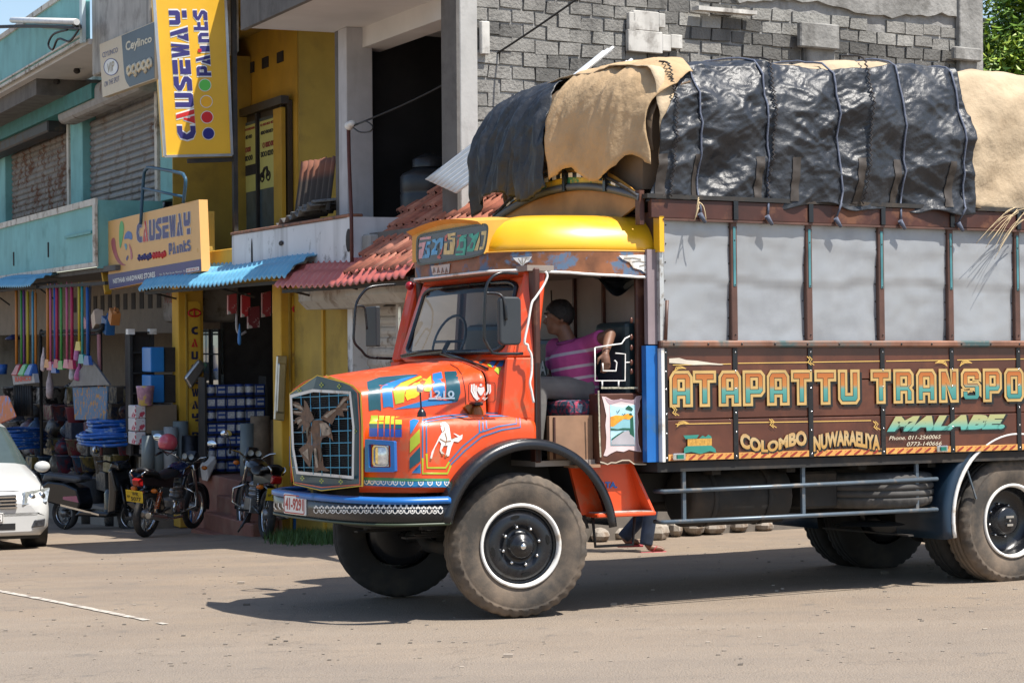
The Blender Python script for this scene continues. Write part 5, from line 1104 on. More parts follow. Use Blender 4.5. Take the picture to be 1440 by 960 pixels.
# pillars of the paint shop with lettering facing the road
CG = dict(GL); CG.update({'C': [[(1,1),(.55,1),(.15,.85),(0,.5),(.15,.15),(.55,0),(1,0),(1,.28),(.6,.28),(.4,.5),(.6,.72),(1,.72)]],
 'A': [[(.34,1),(.62,1),(1,0),(.68,0)], [(0,0),(.56,0),(.47,.25),(.38,.25),(.42,.6),(.28,.62)]], 'S': [[(1,.72),(1,1),(.4,1),(0,.8),(0,.6),(.35,.42),(.62,.35),(.62,.28),(0,.28),(0,0),(.75,0),(1,.2),(1,.42),(.65,.58),(.38,.66),(.38,.72)]],
 'E': [[(0,.72),(0,1),(1,1),(1,.72)], [(0,0),(0,.6),(1,.6),(1,.42),(.4,.42),(.4,.28),(1,.28),(1,0)]], 'W': [[(0,1),(.28,1),(.38,.4),(.5,1),(.68,1),(.76,.4),(.8,1),(1,1),(.88,0),(.64,0),(.56,.45),(.48,0),(.2,0)]],
 'Y': [[(0,1),(.32,1),(.32,.65),(.66,.65),(.66,1),(1,1),(1,.5),(.85,.38),(.15,.38),(0,.5)], [(.5,.26),(1,.26),(1,0),(.5,0)]], 'i': [[(.2,0),(.2,.66),(.8,.66),(.8,0)]], 'n': [[(0,0),(0,.74),(.7,.74),(1,.58),(1,0),(.65,0),(.65,.5),(.35,.5),(.35,0)]],
 't': [[(.1,1),(.45,1),(.45,.74),(.95,.74),(.95,.52),(.45,.52),(.45,.24),(1,.24),(1,0),(.1,0)]]})
M_navy = mat('navy_letter', (.035,.03,.16), .5); M_lred = mat('red_letter', (.55,.02,.02), .5); M_lwht = mat('white_letter_edge', (.75,.74,.7), .5)
def logo(S_, word, f, red, par, edge=None, gap=.14, m=M_navy):     # word into the unit box through f(a,b), letter by letter
    n = len(word); wd = 1/(n-gap)
    for i, ch in enumerate(word):
        P = [[((i+x*(1-gap))*wd, y) for x, y in pl] for pl in CG[ch]]
        ok = [[pl] for pl in P] if ch in 'AEYi' else [P]
        for q in ok:
            if edge: S_.part(lay(flat2d([poffset(x, edge[1] if j == 0 else -edge[1]) for j, x in enumerate(q)]), lambda a, b: f(a, b, 0)), 'letter_edge', edge[0], par, recalc=False)
            S_.part(lay(flat2d(q), lambda a, b: f(a, b, 1)), 'letter', M_lred if i in red else m, par, recalc=False)
def pillar(t, nl, nr, name):
    p = Y.part(B(t-.35, t, nr, nl, -.75, 2.72), 'pillar', M_ywall, bev=.01)
    pn = Y.part(B(t, t+.02, nr+.05, nl-.14, -.3, 2.5), 'pillar_panel', mat('panel_yellow', (.60,.36,.03), .6, dirt=(.35,.2,.05), da=.3, ds=4), p)
    Y.part(B(t, t+.03, nl-.12, nl-.10, -.6, 2.6), 'pillar_groove', M_yshade, p)
    y0, y1 = -(nl-.16), -(nr+.07)
    for i, ch in enumerate('CAUSEWAYPAint'):
        z = 2.02 - i*.178 - (.09 if i > 7 else 0)
        for pl in ([[q] for q in CG[ch]] if ch in 'AEYi' else [CG[ch]]):
            Y.part(lay(flat2d(pl), lambda a, b: Vector((t+.025, y0+(y1-y0)*(.15+.7*a), z+.115*b))), 'letter', M_lred if i in (1,) else mat('dark_navy_letter', (.02,.02,.06), .5), pn, recalc=False)
    rg_ = MB().tube([Vector((t+.027, (y0+y1)/2+.09*math.cos(k*.6), 2.33+.05*math.sin(k*.6))) for k in range(11)], .014, 4, closed=True); rg_.tube([(t+.027,(y0+y1)/2,2.28),(t+.027,(y0+y1)/2,2.4)], .014, 4); Y.part(rg_, 'ring_emblem', M_lred, pn)
    Y.part(B(t+.001, t+.03, nr+.05, nl-.14, -.74, -.31), 'pillar_foot_blue', M_blue, p)
pillar(.2, .47, .10, 'a'); pillar(4.4, .29, -.10, 'b')
Y.part(B(4.4, 6.55, -.5, .12, GB, 2.72), 'yellow_pier', M_yshade); Y.part(B(5.55, 5.62, .12, .15, -.4, 2.6), 'pier_edge', M_ywall)
Y.part(B(-.3, 6.6, -.4, .25, 2.72, 3.0), 'shop_beam', M_yshade)
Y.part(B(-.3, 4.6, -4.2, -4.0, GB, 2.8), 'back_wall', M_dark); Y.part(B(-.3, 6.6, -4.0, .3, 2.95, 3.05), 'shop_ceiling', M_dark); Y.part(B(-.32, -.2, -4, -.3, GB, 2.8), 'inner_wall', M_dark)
M_step = mat('red_cement_step', (.24,.10,.07), .85, var=.2, vs=3, dirt=(.30,.20,.14), da=.45, ds=2, dw=.3)
Y.part(B(-.2, 4.4, -4.0, .3, GB-.3, .06), 'shop_plinth', M_step, bev=.02)
for k in range(3): Y.part(B(2.1, 4.3, .3+.18*k, .48+.18*k, GB-.4, -.15-.22*k), 'step', M_step, bev=.02)
# white parapet with black stains, brick coping
pa = [bp_(283,398,.6), bp_(328,345,.6), bp_(495,303,.6), bp_(507,306,.45)]
pt = B(pa[1].x, pa[2].x, .5, .62, 2.72, 3.30); Y.part(pt, 'parapet', M_white, bev=.01)
Y.part(B(-1.4, pa[1].x-.002, .42, .58, 2.72, 3.14), 'yellow_parapet', M_ywall, bev=.01)
Y.part(B(pa[2].x-.10, pa[2].x+.003, -.3, .622, 2.72, 3.30), 'parapet_end', M_white)
Y.part(B(pa[1].x, pa[2].x, .47, .64, 3.301, 3.335), 'parapet_coping', mat('brick_coping', (.28,.13,.08), .9, var=.3, dirt=(.1,.08,.07), da=.4, ds=6), bev=.008)
for px, py in ((395,342),(490,338)): p = bp_(px, py, .63); Y.part(MB().ball(p, (.09,.008,.13 if px > 450 else .03), 8), 'damp_patch', M_dark)
Y.part(MB().ball(bp_(354,366,.63), (.02,.008,.28), 8), 'damp_streak', M_dark)
# ---- shuttered lock-ups to the right
L_ = Sub('shuttered_lockup', BF, (8.5, .5, GB), 'low lock-up shop with dirty white roller shutters under the red awning', 'building')
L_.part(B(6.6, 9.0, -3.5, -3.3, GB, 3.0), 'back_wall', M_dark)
slats(L_, 'roller_shutter', 6.75, 8.05, -.3, 2.4, .02, .12, M_shw); slats(L_, 'roller_shutter', 8.5, 9.55, 1.62, 2.4, .0, .12, mat('cream_shutter', (.52,.46,.38), .6, dirt=(.25,.2,.15), da=.4, ds=4))
L_.part(B(8.5, 9.55, -.06, .03, 1.46, 1.63), 'shutter_bottom_bar', M_shw); L_.part(B(8.5, 9.55, -.3, -.1, GB, 1.46), 'inner_panel', mat('brown_hoarding', (.25,.19,.15), .8))
L_.part(B(6.58, 6.75, -.1, .18, GB, 2.6), 'shutter_jamb', M_white); L_.part(B(8.05, 8.45, -.1, .14, GB, 2.6), 'shutter_jamb', M_shw); L_.part(B(8.2, 8.28, .14, .17, GB, 2.5), 'jamb_rail', M_chr)
L_.part(B(6.0, 7.9, .1, .62, 2.30, 2.66), 'shutter_box', mat('cream_box', (.42,.385,.34), .7, var=.1, dirt=(.25,.2,.16), da=.35, ds=3), bev=.1, seg=1)
L_.part(B(8.0, 9.7, .1, .75, 2.33, 2.75), 'shutter_box', mat('cream_box', (.42,.385,.34)), bev=.1, seg=1)
L_.part(B(6.6, 9.0, -3.3, .1, 2.72, 2.85), 'flat_roof', M_concd)
# ---- unfinished block building behind
CW = BF.W((9.7, 0, 0)); WF = frame_xy((CW.x, CW.y, 0), math.atan2(.557, .83))   # x along the block wall, y into the building
Wb = Sub('unfinished_block_building', WF, (3.5, .3, gz(2, 24)-.3), 'unfinished grey concrete block building with open dark room', 'building')
def wp(px, py, y=0): return WF.at(px, py, 1, y)
M_mort = mat('mortar_grey', (.30,.29,.275), .95, var=.2, vs=3, dirt=(.12,.115,.11), da=.5, ds=2, dw=.25, streak=.6, bump=.8, bs=22, pos=True)
M_blks = [mat('block_%s' % n_, c_, .93, var=.22, vs=3, dirt=d_, da=.55, ds=.9, dw=.3, streak=.7, bump=.8, bs=30, pos=True) for n_, c_, d_ in (('grey', (.235,.225,.205), (.12,.115,.105)), ('pale', (.30,.29,.265), (.16,.155,.14)), ('sooty', (.13,.125,.115), (.05,.048,.044)))]
XE = wp(1352, 50).x
wall = Wb.part(MB().box(.16, XE, .03, .25, 2.4, 7.4), 'block_wall', M_mort)
rh, bw = .148, .30; bm = {}
for r in range(22):
    z = 3.50 + r*rh; x = .17 + (.15 if r % 2 else 0) - .15
    while x < XE-.1:
        x0 = max(x, .165); x1 = min(x+bw-.022, XE)
        zz_ = 5.75 + .30*noise.noise(Vector((x*.55, 1.3, 0)))+ max(0, (3.7-x))*.9
        if x1-x0 > .06 and z+rh < zz_ and z > 3.45:
            k = (round(x1-x0, 2), rnd.randrange(5)); nz_ = noise.noise(Vector((x*.5, r*.4, 2))) 
            mi = 2 if (nz_ < -.18 or (2.2 < x < 3.9 and rnd.random() < .6)) else (1 if nz_ > .2 else 0)
            if (k, mi) not in bm:
                b = MB().box(-(x1-x0)/2, (x1-x0)/2, 0, .1, 0, rh-.022); rr = random.Random(str(k)); b.v = [p + Vector((rr.uniform(-.012,.012), rr.uniform(-.007,.006), rr.uniform(-.010,.008))) for p in b.v]
                bm[(k, mi)] = b.mesh('block', M_blks[mi])
            o = bpy.data.objects.new('block', bm[(k, mi)]); COL.objects.link(o); o.parent = wall; o.location = Vector(((x0+x1)/2, .005+rnd.uniform(-.010,.008), z+rnd.uniform(-.008,.008))) - Wb.loc
            o.rotation_euler = (0, rnd.uniform(-.01,.01), rnd.uniform(-.02,.02))
        x += bw
# rendered concrete band above the blocks
rb = MB(); rr = [(.165+(XE-.165)*i/60) for i in range(61)]; lo = [max(5.2, 5.78 + .28*noise.noise(Vector((x*.55, 1.3, 0))) + max(0, (3.7-x))*.9 + .05*noise.noise(Vector((x*5, 0, 0)))) for x in rr]
rb.add([(x, -.02, l) for x, l in zip(rr, lo)] + [(x, -.02, 7.4) for x in rr] + [(x, .03, l) for x, l in zip(rr, lo)], [(i, i+1, 62+i, 61+i) for i in range(60)] + [(122+i, 123+i, i+1, i) for i in range(60)])
Wb.part(rb, 'render_band', mat('weathered_render', (.27,.262,.245), .93, var=.25, vs=2.5, dirt=(.12,.115,.105), da=.5, ds=2.2, dw=.2, streak=.75, bump=.9, bs=12, pos=True), recalc=False)
Wb.part(MB().box(-.06, .16, -.03, .28, 2.4, 7.4), 'corner_column', mat('column_plaster', (.42,.41,.39), .9, var=.15, vs=3, dirt=(.2,.19,.18), da=.45, ds=3, dw=.3, streak=.4, bump=.4, bs=20), bev=.01)
Wb.part(MB().box(-.10, -.061, -.025, .27, 2.4, 7.4), 'shaded_column_side', M_concd)  # dark slab: shade on the column's left face put into the colour
for a, b in ((1130,1170), (1345,1378)):
    p, q = wp(a, 60), wp(b, 60); Wb.part(MB().box(p.x, q.x, -.06, .02, 2.4, 5.5 if a < 1200 else 7.4), 'concrete_pier', MATS['weathered_render'], bev=.01)
for x0, y0, x1, y1, dz in ((1123,36,1178,66,0), (1340,69,1378,84,0)):
    p, q = wp(x0, y1, -.1), wp(x1, y0, -.1); Wb.part(MB().box(p.x, q.x, -.14, -.061, p.z, q.z), 'pier_cap', MATS['weathered_render'], bev=.015)
M_pl = mat('flaking_plank', (.52,.50,.46), .85, var=.2, vs=4, dirt=(.17,.15,.13), da=.45, ds=3, dw=.15, streak=.4)
for nm, x0, y0, x1, y1 in (('board',889,18,925,42),('board',925,20,934,39),('board',882,46,930,72),('board',930,50,942,72),('board',942,50,958,68),('board',676,31,687,76),('board',883,18,892,44)):
    p, q = wp(x0, y1, -.05), wp(x1, y0, -.05); Wb.part(MB().box(p.x, q.x, -.075, -.02, p.z, q.z), 'nailed_'+nm, M_pl, bev=.006)
p, q = wp(978, 12, -.1), wp(1060, 19, -.1); Wb.part(MB().bar(p, q, .12, .045), 'loose_plank', M_pl)
# slab, columns and dark open room on the facade side
def fromB(mb): mb.v = [WF.L(BF.W(p)) for p in mb.v]; return mb
Wb.part(fromB(B(6.5, 9.55, 1.36, 1.42, 5.50, 5.95)), 'slab_edge', M_concd); Wb.part(fromB(B(6.5, 9.55, .18, 1.36, 5.53, 5.95)), 'slab_soffit', M_soff); Wb.part(fromB(MB().prism([(6.5,-.18),(9.5,-.18),(9.45,.0),(8.5,5.6),(6.5,5.6)], 2, 5.53, 5.95)), 'ceiling_slab', M_soff); Wb.part(MB().box(-.06, XE, .02, .3, -1.4, 2.4), 'lower_wall', mat('dim_plaster', (.14,.12,.10), .9, var=.2))
Wb.part(fromB(B(6.6, 9.52, -.2, .12, 5.30, 5.53)), 'ceiling_beam', M_soff)
Wb.part(fromB(B(6.72, 7.0, .0, .32, 2.75, 5.53)), 'front_column', mat('pale_column', (.46,.455,.47), .85, var=.08, streak=.2), bev=.008); Wb.part(fromB(B(6.55, 6.715, -.02, .30, 2.75, 5.53)), 'column_edge', M_concd)
M_roomshade = mat('room_shade_black', (.018,.018,.02), .95, var=.5, vs=1.5)  # near-black stands in for the unlit depth of the open room
Wb.part(fromB(B(5.6, 8.0, -3.2, -3.0, 2.6, 5.53)), 'room_back_wall', M_roomshade); Wb.part(fromB(B(5.3, 5.6, -3.2, -.2, 2.6, 5.53)), 'room_side_wall', M_roomshade)
Wb.part(fromB(MB().prism([(5.3,-.4),(9.4,-.4),(9.4,.2),(8.9,3.2),(5.3,3.2)], 2, 2.75, 3.12)), 'room_floor', M_concd)
Wb.part(MB().box(.25, 5, 2.9, 3.0, 2.6, 5.53), 'room_inner_wall', M_roomshade)
p, q = bp_(534, 188, -1.5), bp_(634, 194, -1.5); Wb.part(fromB(MB().bar(p, q, .09, .07)), 'brown_beam', mat('brown_timber', (.16,.075,.04), .8))
Wb.part(fromB(B(7.95, 8.2, .35, .5, 2.9, 3.10)), 'low_block_wall', M_conc, bev=.02)
# pale wall in the distance on the right
p = WF.W((XE+.05, .5, 0)); FW = Sub('plastered_rear_wall', WF, (XE+1, 1.4, 1), 'pale plastered wall behind the tree at the top right', 'wall')
FW.part(MB().box(XE-.3, XE+1.75, 1.2, 1.6, 2, 6.1), 'wall', mat('pale_plaster', (.45,.43,.39), .9, var=.15, dirt=(.28,.26,.23), da=.45, ds=1.6, dw=.3))

# ---- tiled lean-to roof: rows of clay tiles, each tile its own piece
RT = Sub('tiled_lean_to_roof', BF, (9.5, -.5, 2.5), 'red clay tile lean-to roof beside the lorry visor', 'roof')
M_tiles = [mat('clay_tile_%d' % i, c_, .85, var=.25, vs=8, dirt=(.10,.055,.04), da=.38, ds=5, dw=.2, bump=.3, bs=60, pos=True) for i, c_ in enumerate(((.42,.15,.09), (.36,.12,.075), (.46,.19,.125)))]
def roof_pt(t, k): n = .9-1.5*k; return Vector((t, -n, 2.62 + 1.08*k))          # k: 0 eave, 1 top
r_up = (roof_pt(0, 1)-roof_pt(0, 0)).normalized(); r_n = Vector((1,0,0)).cross(r_up).normalized(); r_n = r_n if r_n.z > 0 else -r_n
slope_len = (roof_pt(0, 1)-roof_pt(0, 0)).length; NR = 6; tl_ = slope_len/NR
under = MB().hexa([roof_pt(t, k)-r_n*.10 for t, k in ((8.75,0),(10.8,0),(10.8,1),(7.2,1))], [roof_pt(t, k)-r_n*.05 for t, k in ((8.75,0),(10.8,0),(10.8,1),(7.2,1))]); RT.part(under, 'roof_boarding', M_brnd)
tw = .20; tms = []
for v_ in range(6):
    mb = MB(); prof = [(-.5,.0),(-.42,.035),(-.28,.05),(-.14,.035),(-.05,.004),(.1,.0),(.22,.012),(.34,.012),(.5,.004)]
    rr = random.Random(v_); tip = rr.uniform(-.02,.02)
    lo = [Vector((x*tw, 0, h+.03)) + Vector((0,-.02+tip,0)) for x, h in prof]; hi = [Vector((x*tw, tl_*1.12, h*.9)) for x, h in prof]; lb = [p - Vector((0,0,.018)) for p in lo]
    n = len(prof); mb.add(lo+hi+lb, [(i, i+1, n+i+1, n+i) for i in range(n-1)] + [(2*n+i, 2*n+i+1, i+1, i) for i in range(n-1)], 0, True); tms.append([mb.mesh('roof_tile', m, False) for m in M_tiles])
Mr = Matrix((Vector((1,0,0)), r_up, r_n)).transposed().to_4x4()
for r in range(NR):
    for c_ in range(26):
        t = 8.75 - 1.6*(r/NR) + c_*tw
        if t > 10.85: break
        o = bpy.data.objects.new('roof_tile', tms[rnd.randrange(6)][rnd.randrange(3)]); COL.objects.link(o); o.parent = RT.e
        o.matrix_local = Matrix.Translation(roof_pt(t, r/NR) - RT.loc + r_n*(.015+rnd.uniform(-.006,.01))) @ Mr @ Matrix.Rotation(rnd.uniform(-.03,.03), 4, 'Z')

# ---- pressed sheet awnings with a tile pattern
def awning(name, m, label, t0, t1, nE, nT, zE, zT, drop=.16, sag=.0, skew=0):
    A = Sub(name, BF, ((t0+t1)/2, -nE, zE), label, 'awning', 'sheet awnings over the shop fronts')
    tw, tr = .19, .17; nt = int((t1-t0)/tw*6); L = nE-nT; nb = int((L+drop)/tr*5)
    def f(a, b):
        t = t0+(t1-t0)*a; s = b*(L*1.05+drop); k = s/(L*1.05)
        if s < drop: y = -nE - .02 + .10*(1-math.cos(s/drop*1.2)); z = zE - drop*.55 + s*.75
        else: kk = (s-drop)/(L*1.05); y = -nE + .06 + (L-.06)*kk; z = zE + drop*.2 + (zT-zE-drop*.2)*math.sin(min(1,kk)*math.pi/2)**.8
        w_ = .5+.5*math.cos(2*math.pi*(t/tw)); fr_ = (s/tr) % 1
        h = .036*w_**1.5 + .046*(1-fr_) 
        return Vector((t + skew*k, y, z + h + .02*math.sin(t*1.3)))
    A.part(MB().grid(f, nt, nb), 'tile_sheet', m, solid=.006, recalc=False)
    for j in range(3):
        fr = MB(); t = t0+.1+(t1-t0-.2)*j/2; fr.bar((t, -nE+.05, zE-.02), (t, -nT, zT-.12), .035, .035); fr.bar((t, -nE+.1, zE-.04), (t, -nT, zT-.45), .025, .025)
        A.part(fr, 'awning_bracket', M_blkd)
    A.part(MB().bar((t0, -nE+.1, zE-.06), (t1, -nE+.1, zE-.06), .04, .04), 'edge_bar', M_blkd); return A
awning('blue_awning', mat('blue_sheet', (.13,.38,.56), .45, var=.12, vs=3, dirt=(.2,.36,.45), da=.4, ds=3, dw=.3), 'light blue tile-pattern awning below the orange paint shop board', .0, 6.8, .98, .32, 2.68, 2.95)
awning('red_awning', mat('red_sheet', (.50,.125,.10), .5, var=.12, vs=3, dirt=(.55,.22,.18), da=.35, ds=3, dw=.3), 'red tile-pattern awning in front of the white shutters', 6.4, 10.6, 1.0, .32, 2.57, 2.84)
awning('blue_awning', mat('blue_sheet', (.13,.38,.56)), 'light blue tile-pattern awning at the left edge under the teal balcony', -14, -5.6, 1.4, .95, 2.90, 3.05)

# ================================================================== SIGNS
M_sign = mat('sign_yellow', (.76,.43,.03), .4, var=.06, vs=2)
def px_quad(fn, ll, lr, ur, ul): return quadmap(fn(*ll), fn(*lr), fn(*ur), fn(*ul))
def lft(f, off): return lambda a, b, k=0: f(a, b) + off*(1+k)
# tall projecting sign
V = Sub('projecting_shop_sign', BF, (1.6, -.6, 4.4), 'tall yellow projecting sign with upright navy lettering and four coloured dots', 'sign')
v1 = lambda x, y: bt(x, y, 1.62); off = Vector((.004, 0, 0))
f = px_quad(v1, (232,220), (326,218), (314,-70), (212,-70)); pl4 = [f(0,0), f(1,0), f(1,1), f(0,1)]; bk_ = Vector((-.16,0,0))
V.part(MB().hexa([p+bk_ for p in pl4], pl4), 'sign_box', M_sign)
for a, b in ((0,1),(1,2),(2,3),(3,0)): V.part(MB().bar(pl4[a]+off, pl4[b]+off, .035, .035, (1,0,0)), 'sign_frame', mat('aluminium', (.6,.6,.6), .35, .8))
ws = lambda q0, q1, r0, r1: px_quad(v1, q0, q1, r1, r0)
logo(V, 'CAUSEWAY', lft(px_quad(v1, (276,197), (262,15), (237,15), (250,197)), off), (1,), None, (M_lwht, .012))
logo(V, 'PAintS', lft(px_quad(v1, (297,107), (291,15), (271,15), (277,107)), off), (), None, (M_lwht, .02))
for (x, y), c_ in (((288,120), (.12,.55,.08)), ((290,143), (.85,.42,.02)), ((291,165), (.6,.02,.02)), ((293,188), (.02,.02,.18))):
    V.part(lay(flat2d([circ(x, y, 9)]), lambda a, b: v1(a, b)+off), 'dot_edge', M_lwht, recalc=False); V.part(lay(flat2d([circ(x, y, 8)]), lambda a, b: v1(a, b)+off*2), 'dot', mat('dot_%d' % y, c_, .4, var=.03), recalc=False)
V.part(lay(flat2d([[(279,31),(284,31),(284,36),(279,36)]]), lambda a, b: v1(a-1, b+38)+off*2.6), 'letter_dot', M_lred, recalc=False)
q = v1(331, 224); V.part(MB().box(1.55, 1.64, q.y-.03, q.y+.03, 3.4, 7.4), 'sign_post', M_blkd); q2 = v1(265, 223); V.part(MB().bar(q2+Vector((-.05,0,-.03)), q+Vector((-.05,0,0)), .06, .06), 'sign_arm', M_blkd)
# paint shop board
Bd = Sub('paint_shop_board', BF, (1, -.86, 2.7), 'orange hardware shop board with petal logo and navy band above blue awning', 'sign')
Zb = lambda x, y: bp_(140+x/7.387, 280+y/7.387, .86); ob = Vector((0, -.004, 0))
f = px_quad(Zb, (105,940), (1060,748), (1030,5), (50,240)); c4 = [f(0,0), f(1,0), f(1,1), f(0,1)]
Bd.part(MB().hexa([p+Vector((0,.12,0)) for p in c4], c4), 'board', mat('board_orange', (.72,.40,.13), .5, var=.05, vs=2))
P_ = lambda pts, m, nm, k=1: Bd.part(lay(flat2d([[tuple(p) for p in pts]]), lambda a, b: Zb(a, b)+ob*k), nm, m, recalc=False)
P_([(105,935),(88,785),(1055,622),(1058,745)], M_navy, 'navy_band')
logo(Bd, 'CAUSEWAY', lft(px_quad(Zb, (388,458), (945,362), (942,128), (385,248)), ob), (1,), None, (M_lwht, .008))
logo(Bd, 'PAintS', lft(px_quad(Zb, (725,580), (955,535), (940,420), (722,460)), ob), (), None, (M_lwht, .012))
for nm, c_, pts in (('red', (.42,.09,.10), [(150,395),(165,420),(170,500),(195,600),(240,670),(285,685),(240,692),(190,660),(150,580),(125,490),(122,420)]), ('green', (.10,.40,.12), [(232,217),(255,260),(255,340),(235,450),(215,530),(205,440),(205,330),(212,250)]), ('blue', (.05,.14,.40), [(345,430),(340,350),(300,325),(268,360),(252,425),(290,405)]), ('rose', (.5,.12,.14), [(300,445),(330,500),(348,580),(340,632),(322,628),(325,560)]), ('navy', (.06,.06,.2), [(303,580),(300,620),(285,645),(275,620),(288,590)]), ('teal', (.08,.3,.4), [(255,470),(280,455),(290,500),(275,540),(268,500)])):
    P_(smooth_poly(pts, 2), mat('petal_'+nm, c_, .5), 'petal')
def btext(S_, s, fn, ll, lr, ur, ul, m, o, nm, k=.02): S_.part(lay(norm2d(text2d(s, k)), lft(px_quad(fn, ll, lr, ur, ul), o)), nm, m, recalc=False)
btext(Bd, 'NISTHAR HARDWARE STORES', Zb, (147,878), (585,808), (582,752), (143,828), M_lwht, ob*2, 'name_lettering', .03)
btext(Bd, 'No. 76, Main Street, Malwana. Tel', Zb, (630,797), (898,755), (896,735), (630,772), M_lwht, ob*2, 'address_lettering', 0)
P_([(905,762),(1042,738),(1040,702),(905,722)], M_lwht, 'number_box', 2); btext(Bd, '077 99 90 124', Zb, (915,755), (1034,733), (1032,710), (915,730), M_lred, ob*3, 'number_lettering', .01)
def script(S_, fn, n, ll, lr, ht, r, m, o, seed, nm):               # rounded local script: rings with hooks
    rr = random.Random(seed); mb = MB()
    for i in range(n):
        a = (i+.5)/n; cx = ll[0]+(lr[0]-ll[0])*a; cy = ll[1]+(lr[1]-ll[1])*a - ht*.4; w_ = abs(lr[0]-ll[0])/n*.40
        k = rr.randrange(3); pts = [(cx+w_*math.cos(t)*(1 if t < 4.6 else .55), cy-ht*.42*math.sin(t)*(1 if t < 4.6 else .5)) for t in [-.6+.55*j for j in range(11+k)]]
        if k == 0: pts += [(cx+w_*.2, cy-ht*.75), (cx-w_*.8, cy-ht*.72)]
        if k == 1: pts += [(cx+w_*.9, cy+ht*.5), (cx+w_*.2, cy+ht*.62)]
        mb.tube([fn(*p)+o for p in pts], r, 4)
    S_.part(mb, nm, m)
for sx, m_, sd in ((0, M_navy, 1), (150, M_lred, 2)): script(Bd, Zb, 5, (405+sx, 635-sx*.15), (545+sx, 612-sx*.15), 42, .02, m_, ob, sd, 'script_lettering')
Bd.part(MB().bar(bp_(152,412,.8), bp_(147,380,.8), .1, .08), 'board_post', M_ywall); Bd.part(MB().bar(bp_(281,352,.84), bp_(296,349,.6), .06, .05), 'board_bracket', M_yshade)
Bd.part(MB().box(c4[0].x+.1, c4[0].x+.18, -.8, -.1, 3.1, 3.16), 'board_stay', M_blkd)
# insurance sign
Cy = Sub('insurance_signboard', BF, (-1, -1.1, 5.9), 'cream and slate signboard with oval badge above the grey shutter', 'sign')
Zc = lambda x, y: bp_(130+x/4.57, 20+y/4.57, 1.14); oc = Vector((0,-.004,0))
f = px_quad(Zc, (65,535), (402,416), (402,45), (45,195)); c4 = [f(0,0), f(1,0), f(1,1), f(0,1)]
Cy.part(MB().hexa([p+Vector((0,.1,0)) for p in c4], c4), 'board', mat('cream_board', (.60,.49,.34), .5, var=.04))
Cy.part(lay(flat2d([smooth_poly([(188,140),(188,140),(192,200),(205,380),(215,430),(240,468),(240,468),(400,412),(400,412),(398,52),(398,52)], 1)]), lambda a, b: Zc(a, b)+oc), 'slate_panel', mat('slate_panel', (.035,.052,.075), .45), recalc=False)
btext(Cy, 'Ceylinco', Zc, (218,258), (385,194), (385,130), (216,178), mat('cream_letter', (.66,.58,.42), .5), oc*2, 'name_lettering', .03)
script(Cy, Zc, 5, (228,398), (388,340), 70, .028, mat('cream_letter', (.66,.58,.42)), oc*2, 5, 'script_lettering')
btext(Cy, 'CEYLINCO', Zc, (66,282), (163,245), (163,212), (64,250), M_navy, oc, 'small_lettering', 0); btext(Cy, 'ON THE SPOT', Zc, (78,470), (175,430), (173,396), (78,436), M_navy, oc, 'small_lettering', 0)
Cy.part(lay(flat2d([circ(121, 340, 48, 56), circ(121, 340, 43, 51)]), lambda a, b: Zc(a, b)+oc), 'oval', M_navy, recalc=False); Cy.part(lay(flat2d([circ(121, 340, 43, 51)]), lambda a, b: Zc(a, b)+oc), 'oval_face', M_lwht, recalc=False)
btext(Cy, 'VIP', Zc, (98,382), (142,362), (142,300), (98,320), mat('vip_gold', (.35,.27,.13), .5), oc*2, 'vip_lettering', .0)

# ================================================================== GOODS OUTSIDE AND INSIDE THE HARDWARE SHOP
PAL = {'red': (.40,.03,.03), 'orange': (.55,.20,.03), 'green': (.06,.33,.07), 'blue': (.02,.10,.36), 'pink': (.55,.12,.22), 'yellow': (.55,.42,.03), 'teal': (.03,.30,.30), 'purple': (.16,.05,.22), 'light blue': (.10,.33,.48), 'crimson': (.42,.02,.08)}
def cmat(c): return mat('plastic_'+c.replace(' ', '_'), PAL[c], .4, var=.08)
ORD = ['first','second','third','fourth','fifth','sixth','seventh','eighth','ninth','tenth','eleventh','twelfth','thirteenth','fourteenth','fifteenth','sixteenth','seventeenth','eighteenth','nineteenth']
br = [(23,408,512,'orange'),(30,408,516,'green'),(33.5,408,520,'purple'),(39,410,515,'yellow'),(46,410,515,'light blue'),(50,412,520,'orange'),(67,404,505,'orange'),(71,404,508,'pink'),(77,404,512,'blue'),(80,404,505,'crimson'),(86,403,507,'green'),(94,402,505,'pink'),(101,402,506,'crimson'),(111,402,480,'yellow'),(115.5,402,498,'teal'),(123,404,500,'blue')]
for i, (x, y0, y1, c_) in enumerate(br):
    a, b = bp_(x, y0, 1.25), bp_(x+.5, y1, 1.25); r_ = .021 if i % 3 else .026
    mb = MB().tube([a, b], r_, 7); mb.tube([a, a+Vector((0,0,.06))], .006, 4)
    if i > 5: mb.hexa([b+Vector(p) for p in ((-.2,-.03,-.14),(.2,-.03,-.14),(.2,.03,-.14),(-.2,.03,-.14))], [b+Vector(p) for p in ((-.12,-.025,.0),(.12,-.025,0),(.12,.025,0),(-.12,.025,0))])
    mb.thing('broom', cmat(c_), f'{c_} broom hanging by its handle, {ORD[i]} from the left in the row', 'broom', BF, 'brooms hanging in a row outside the hardware shop')
pb = MB().bar(bp_(-20,409,1.25), bp_(150,398,1.25), .05, .05); pb.thing('hanging_rail', M_blkd, 'dark rail under the teal balcony carrying the row of brooms', 'rail', BF)
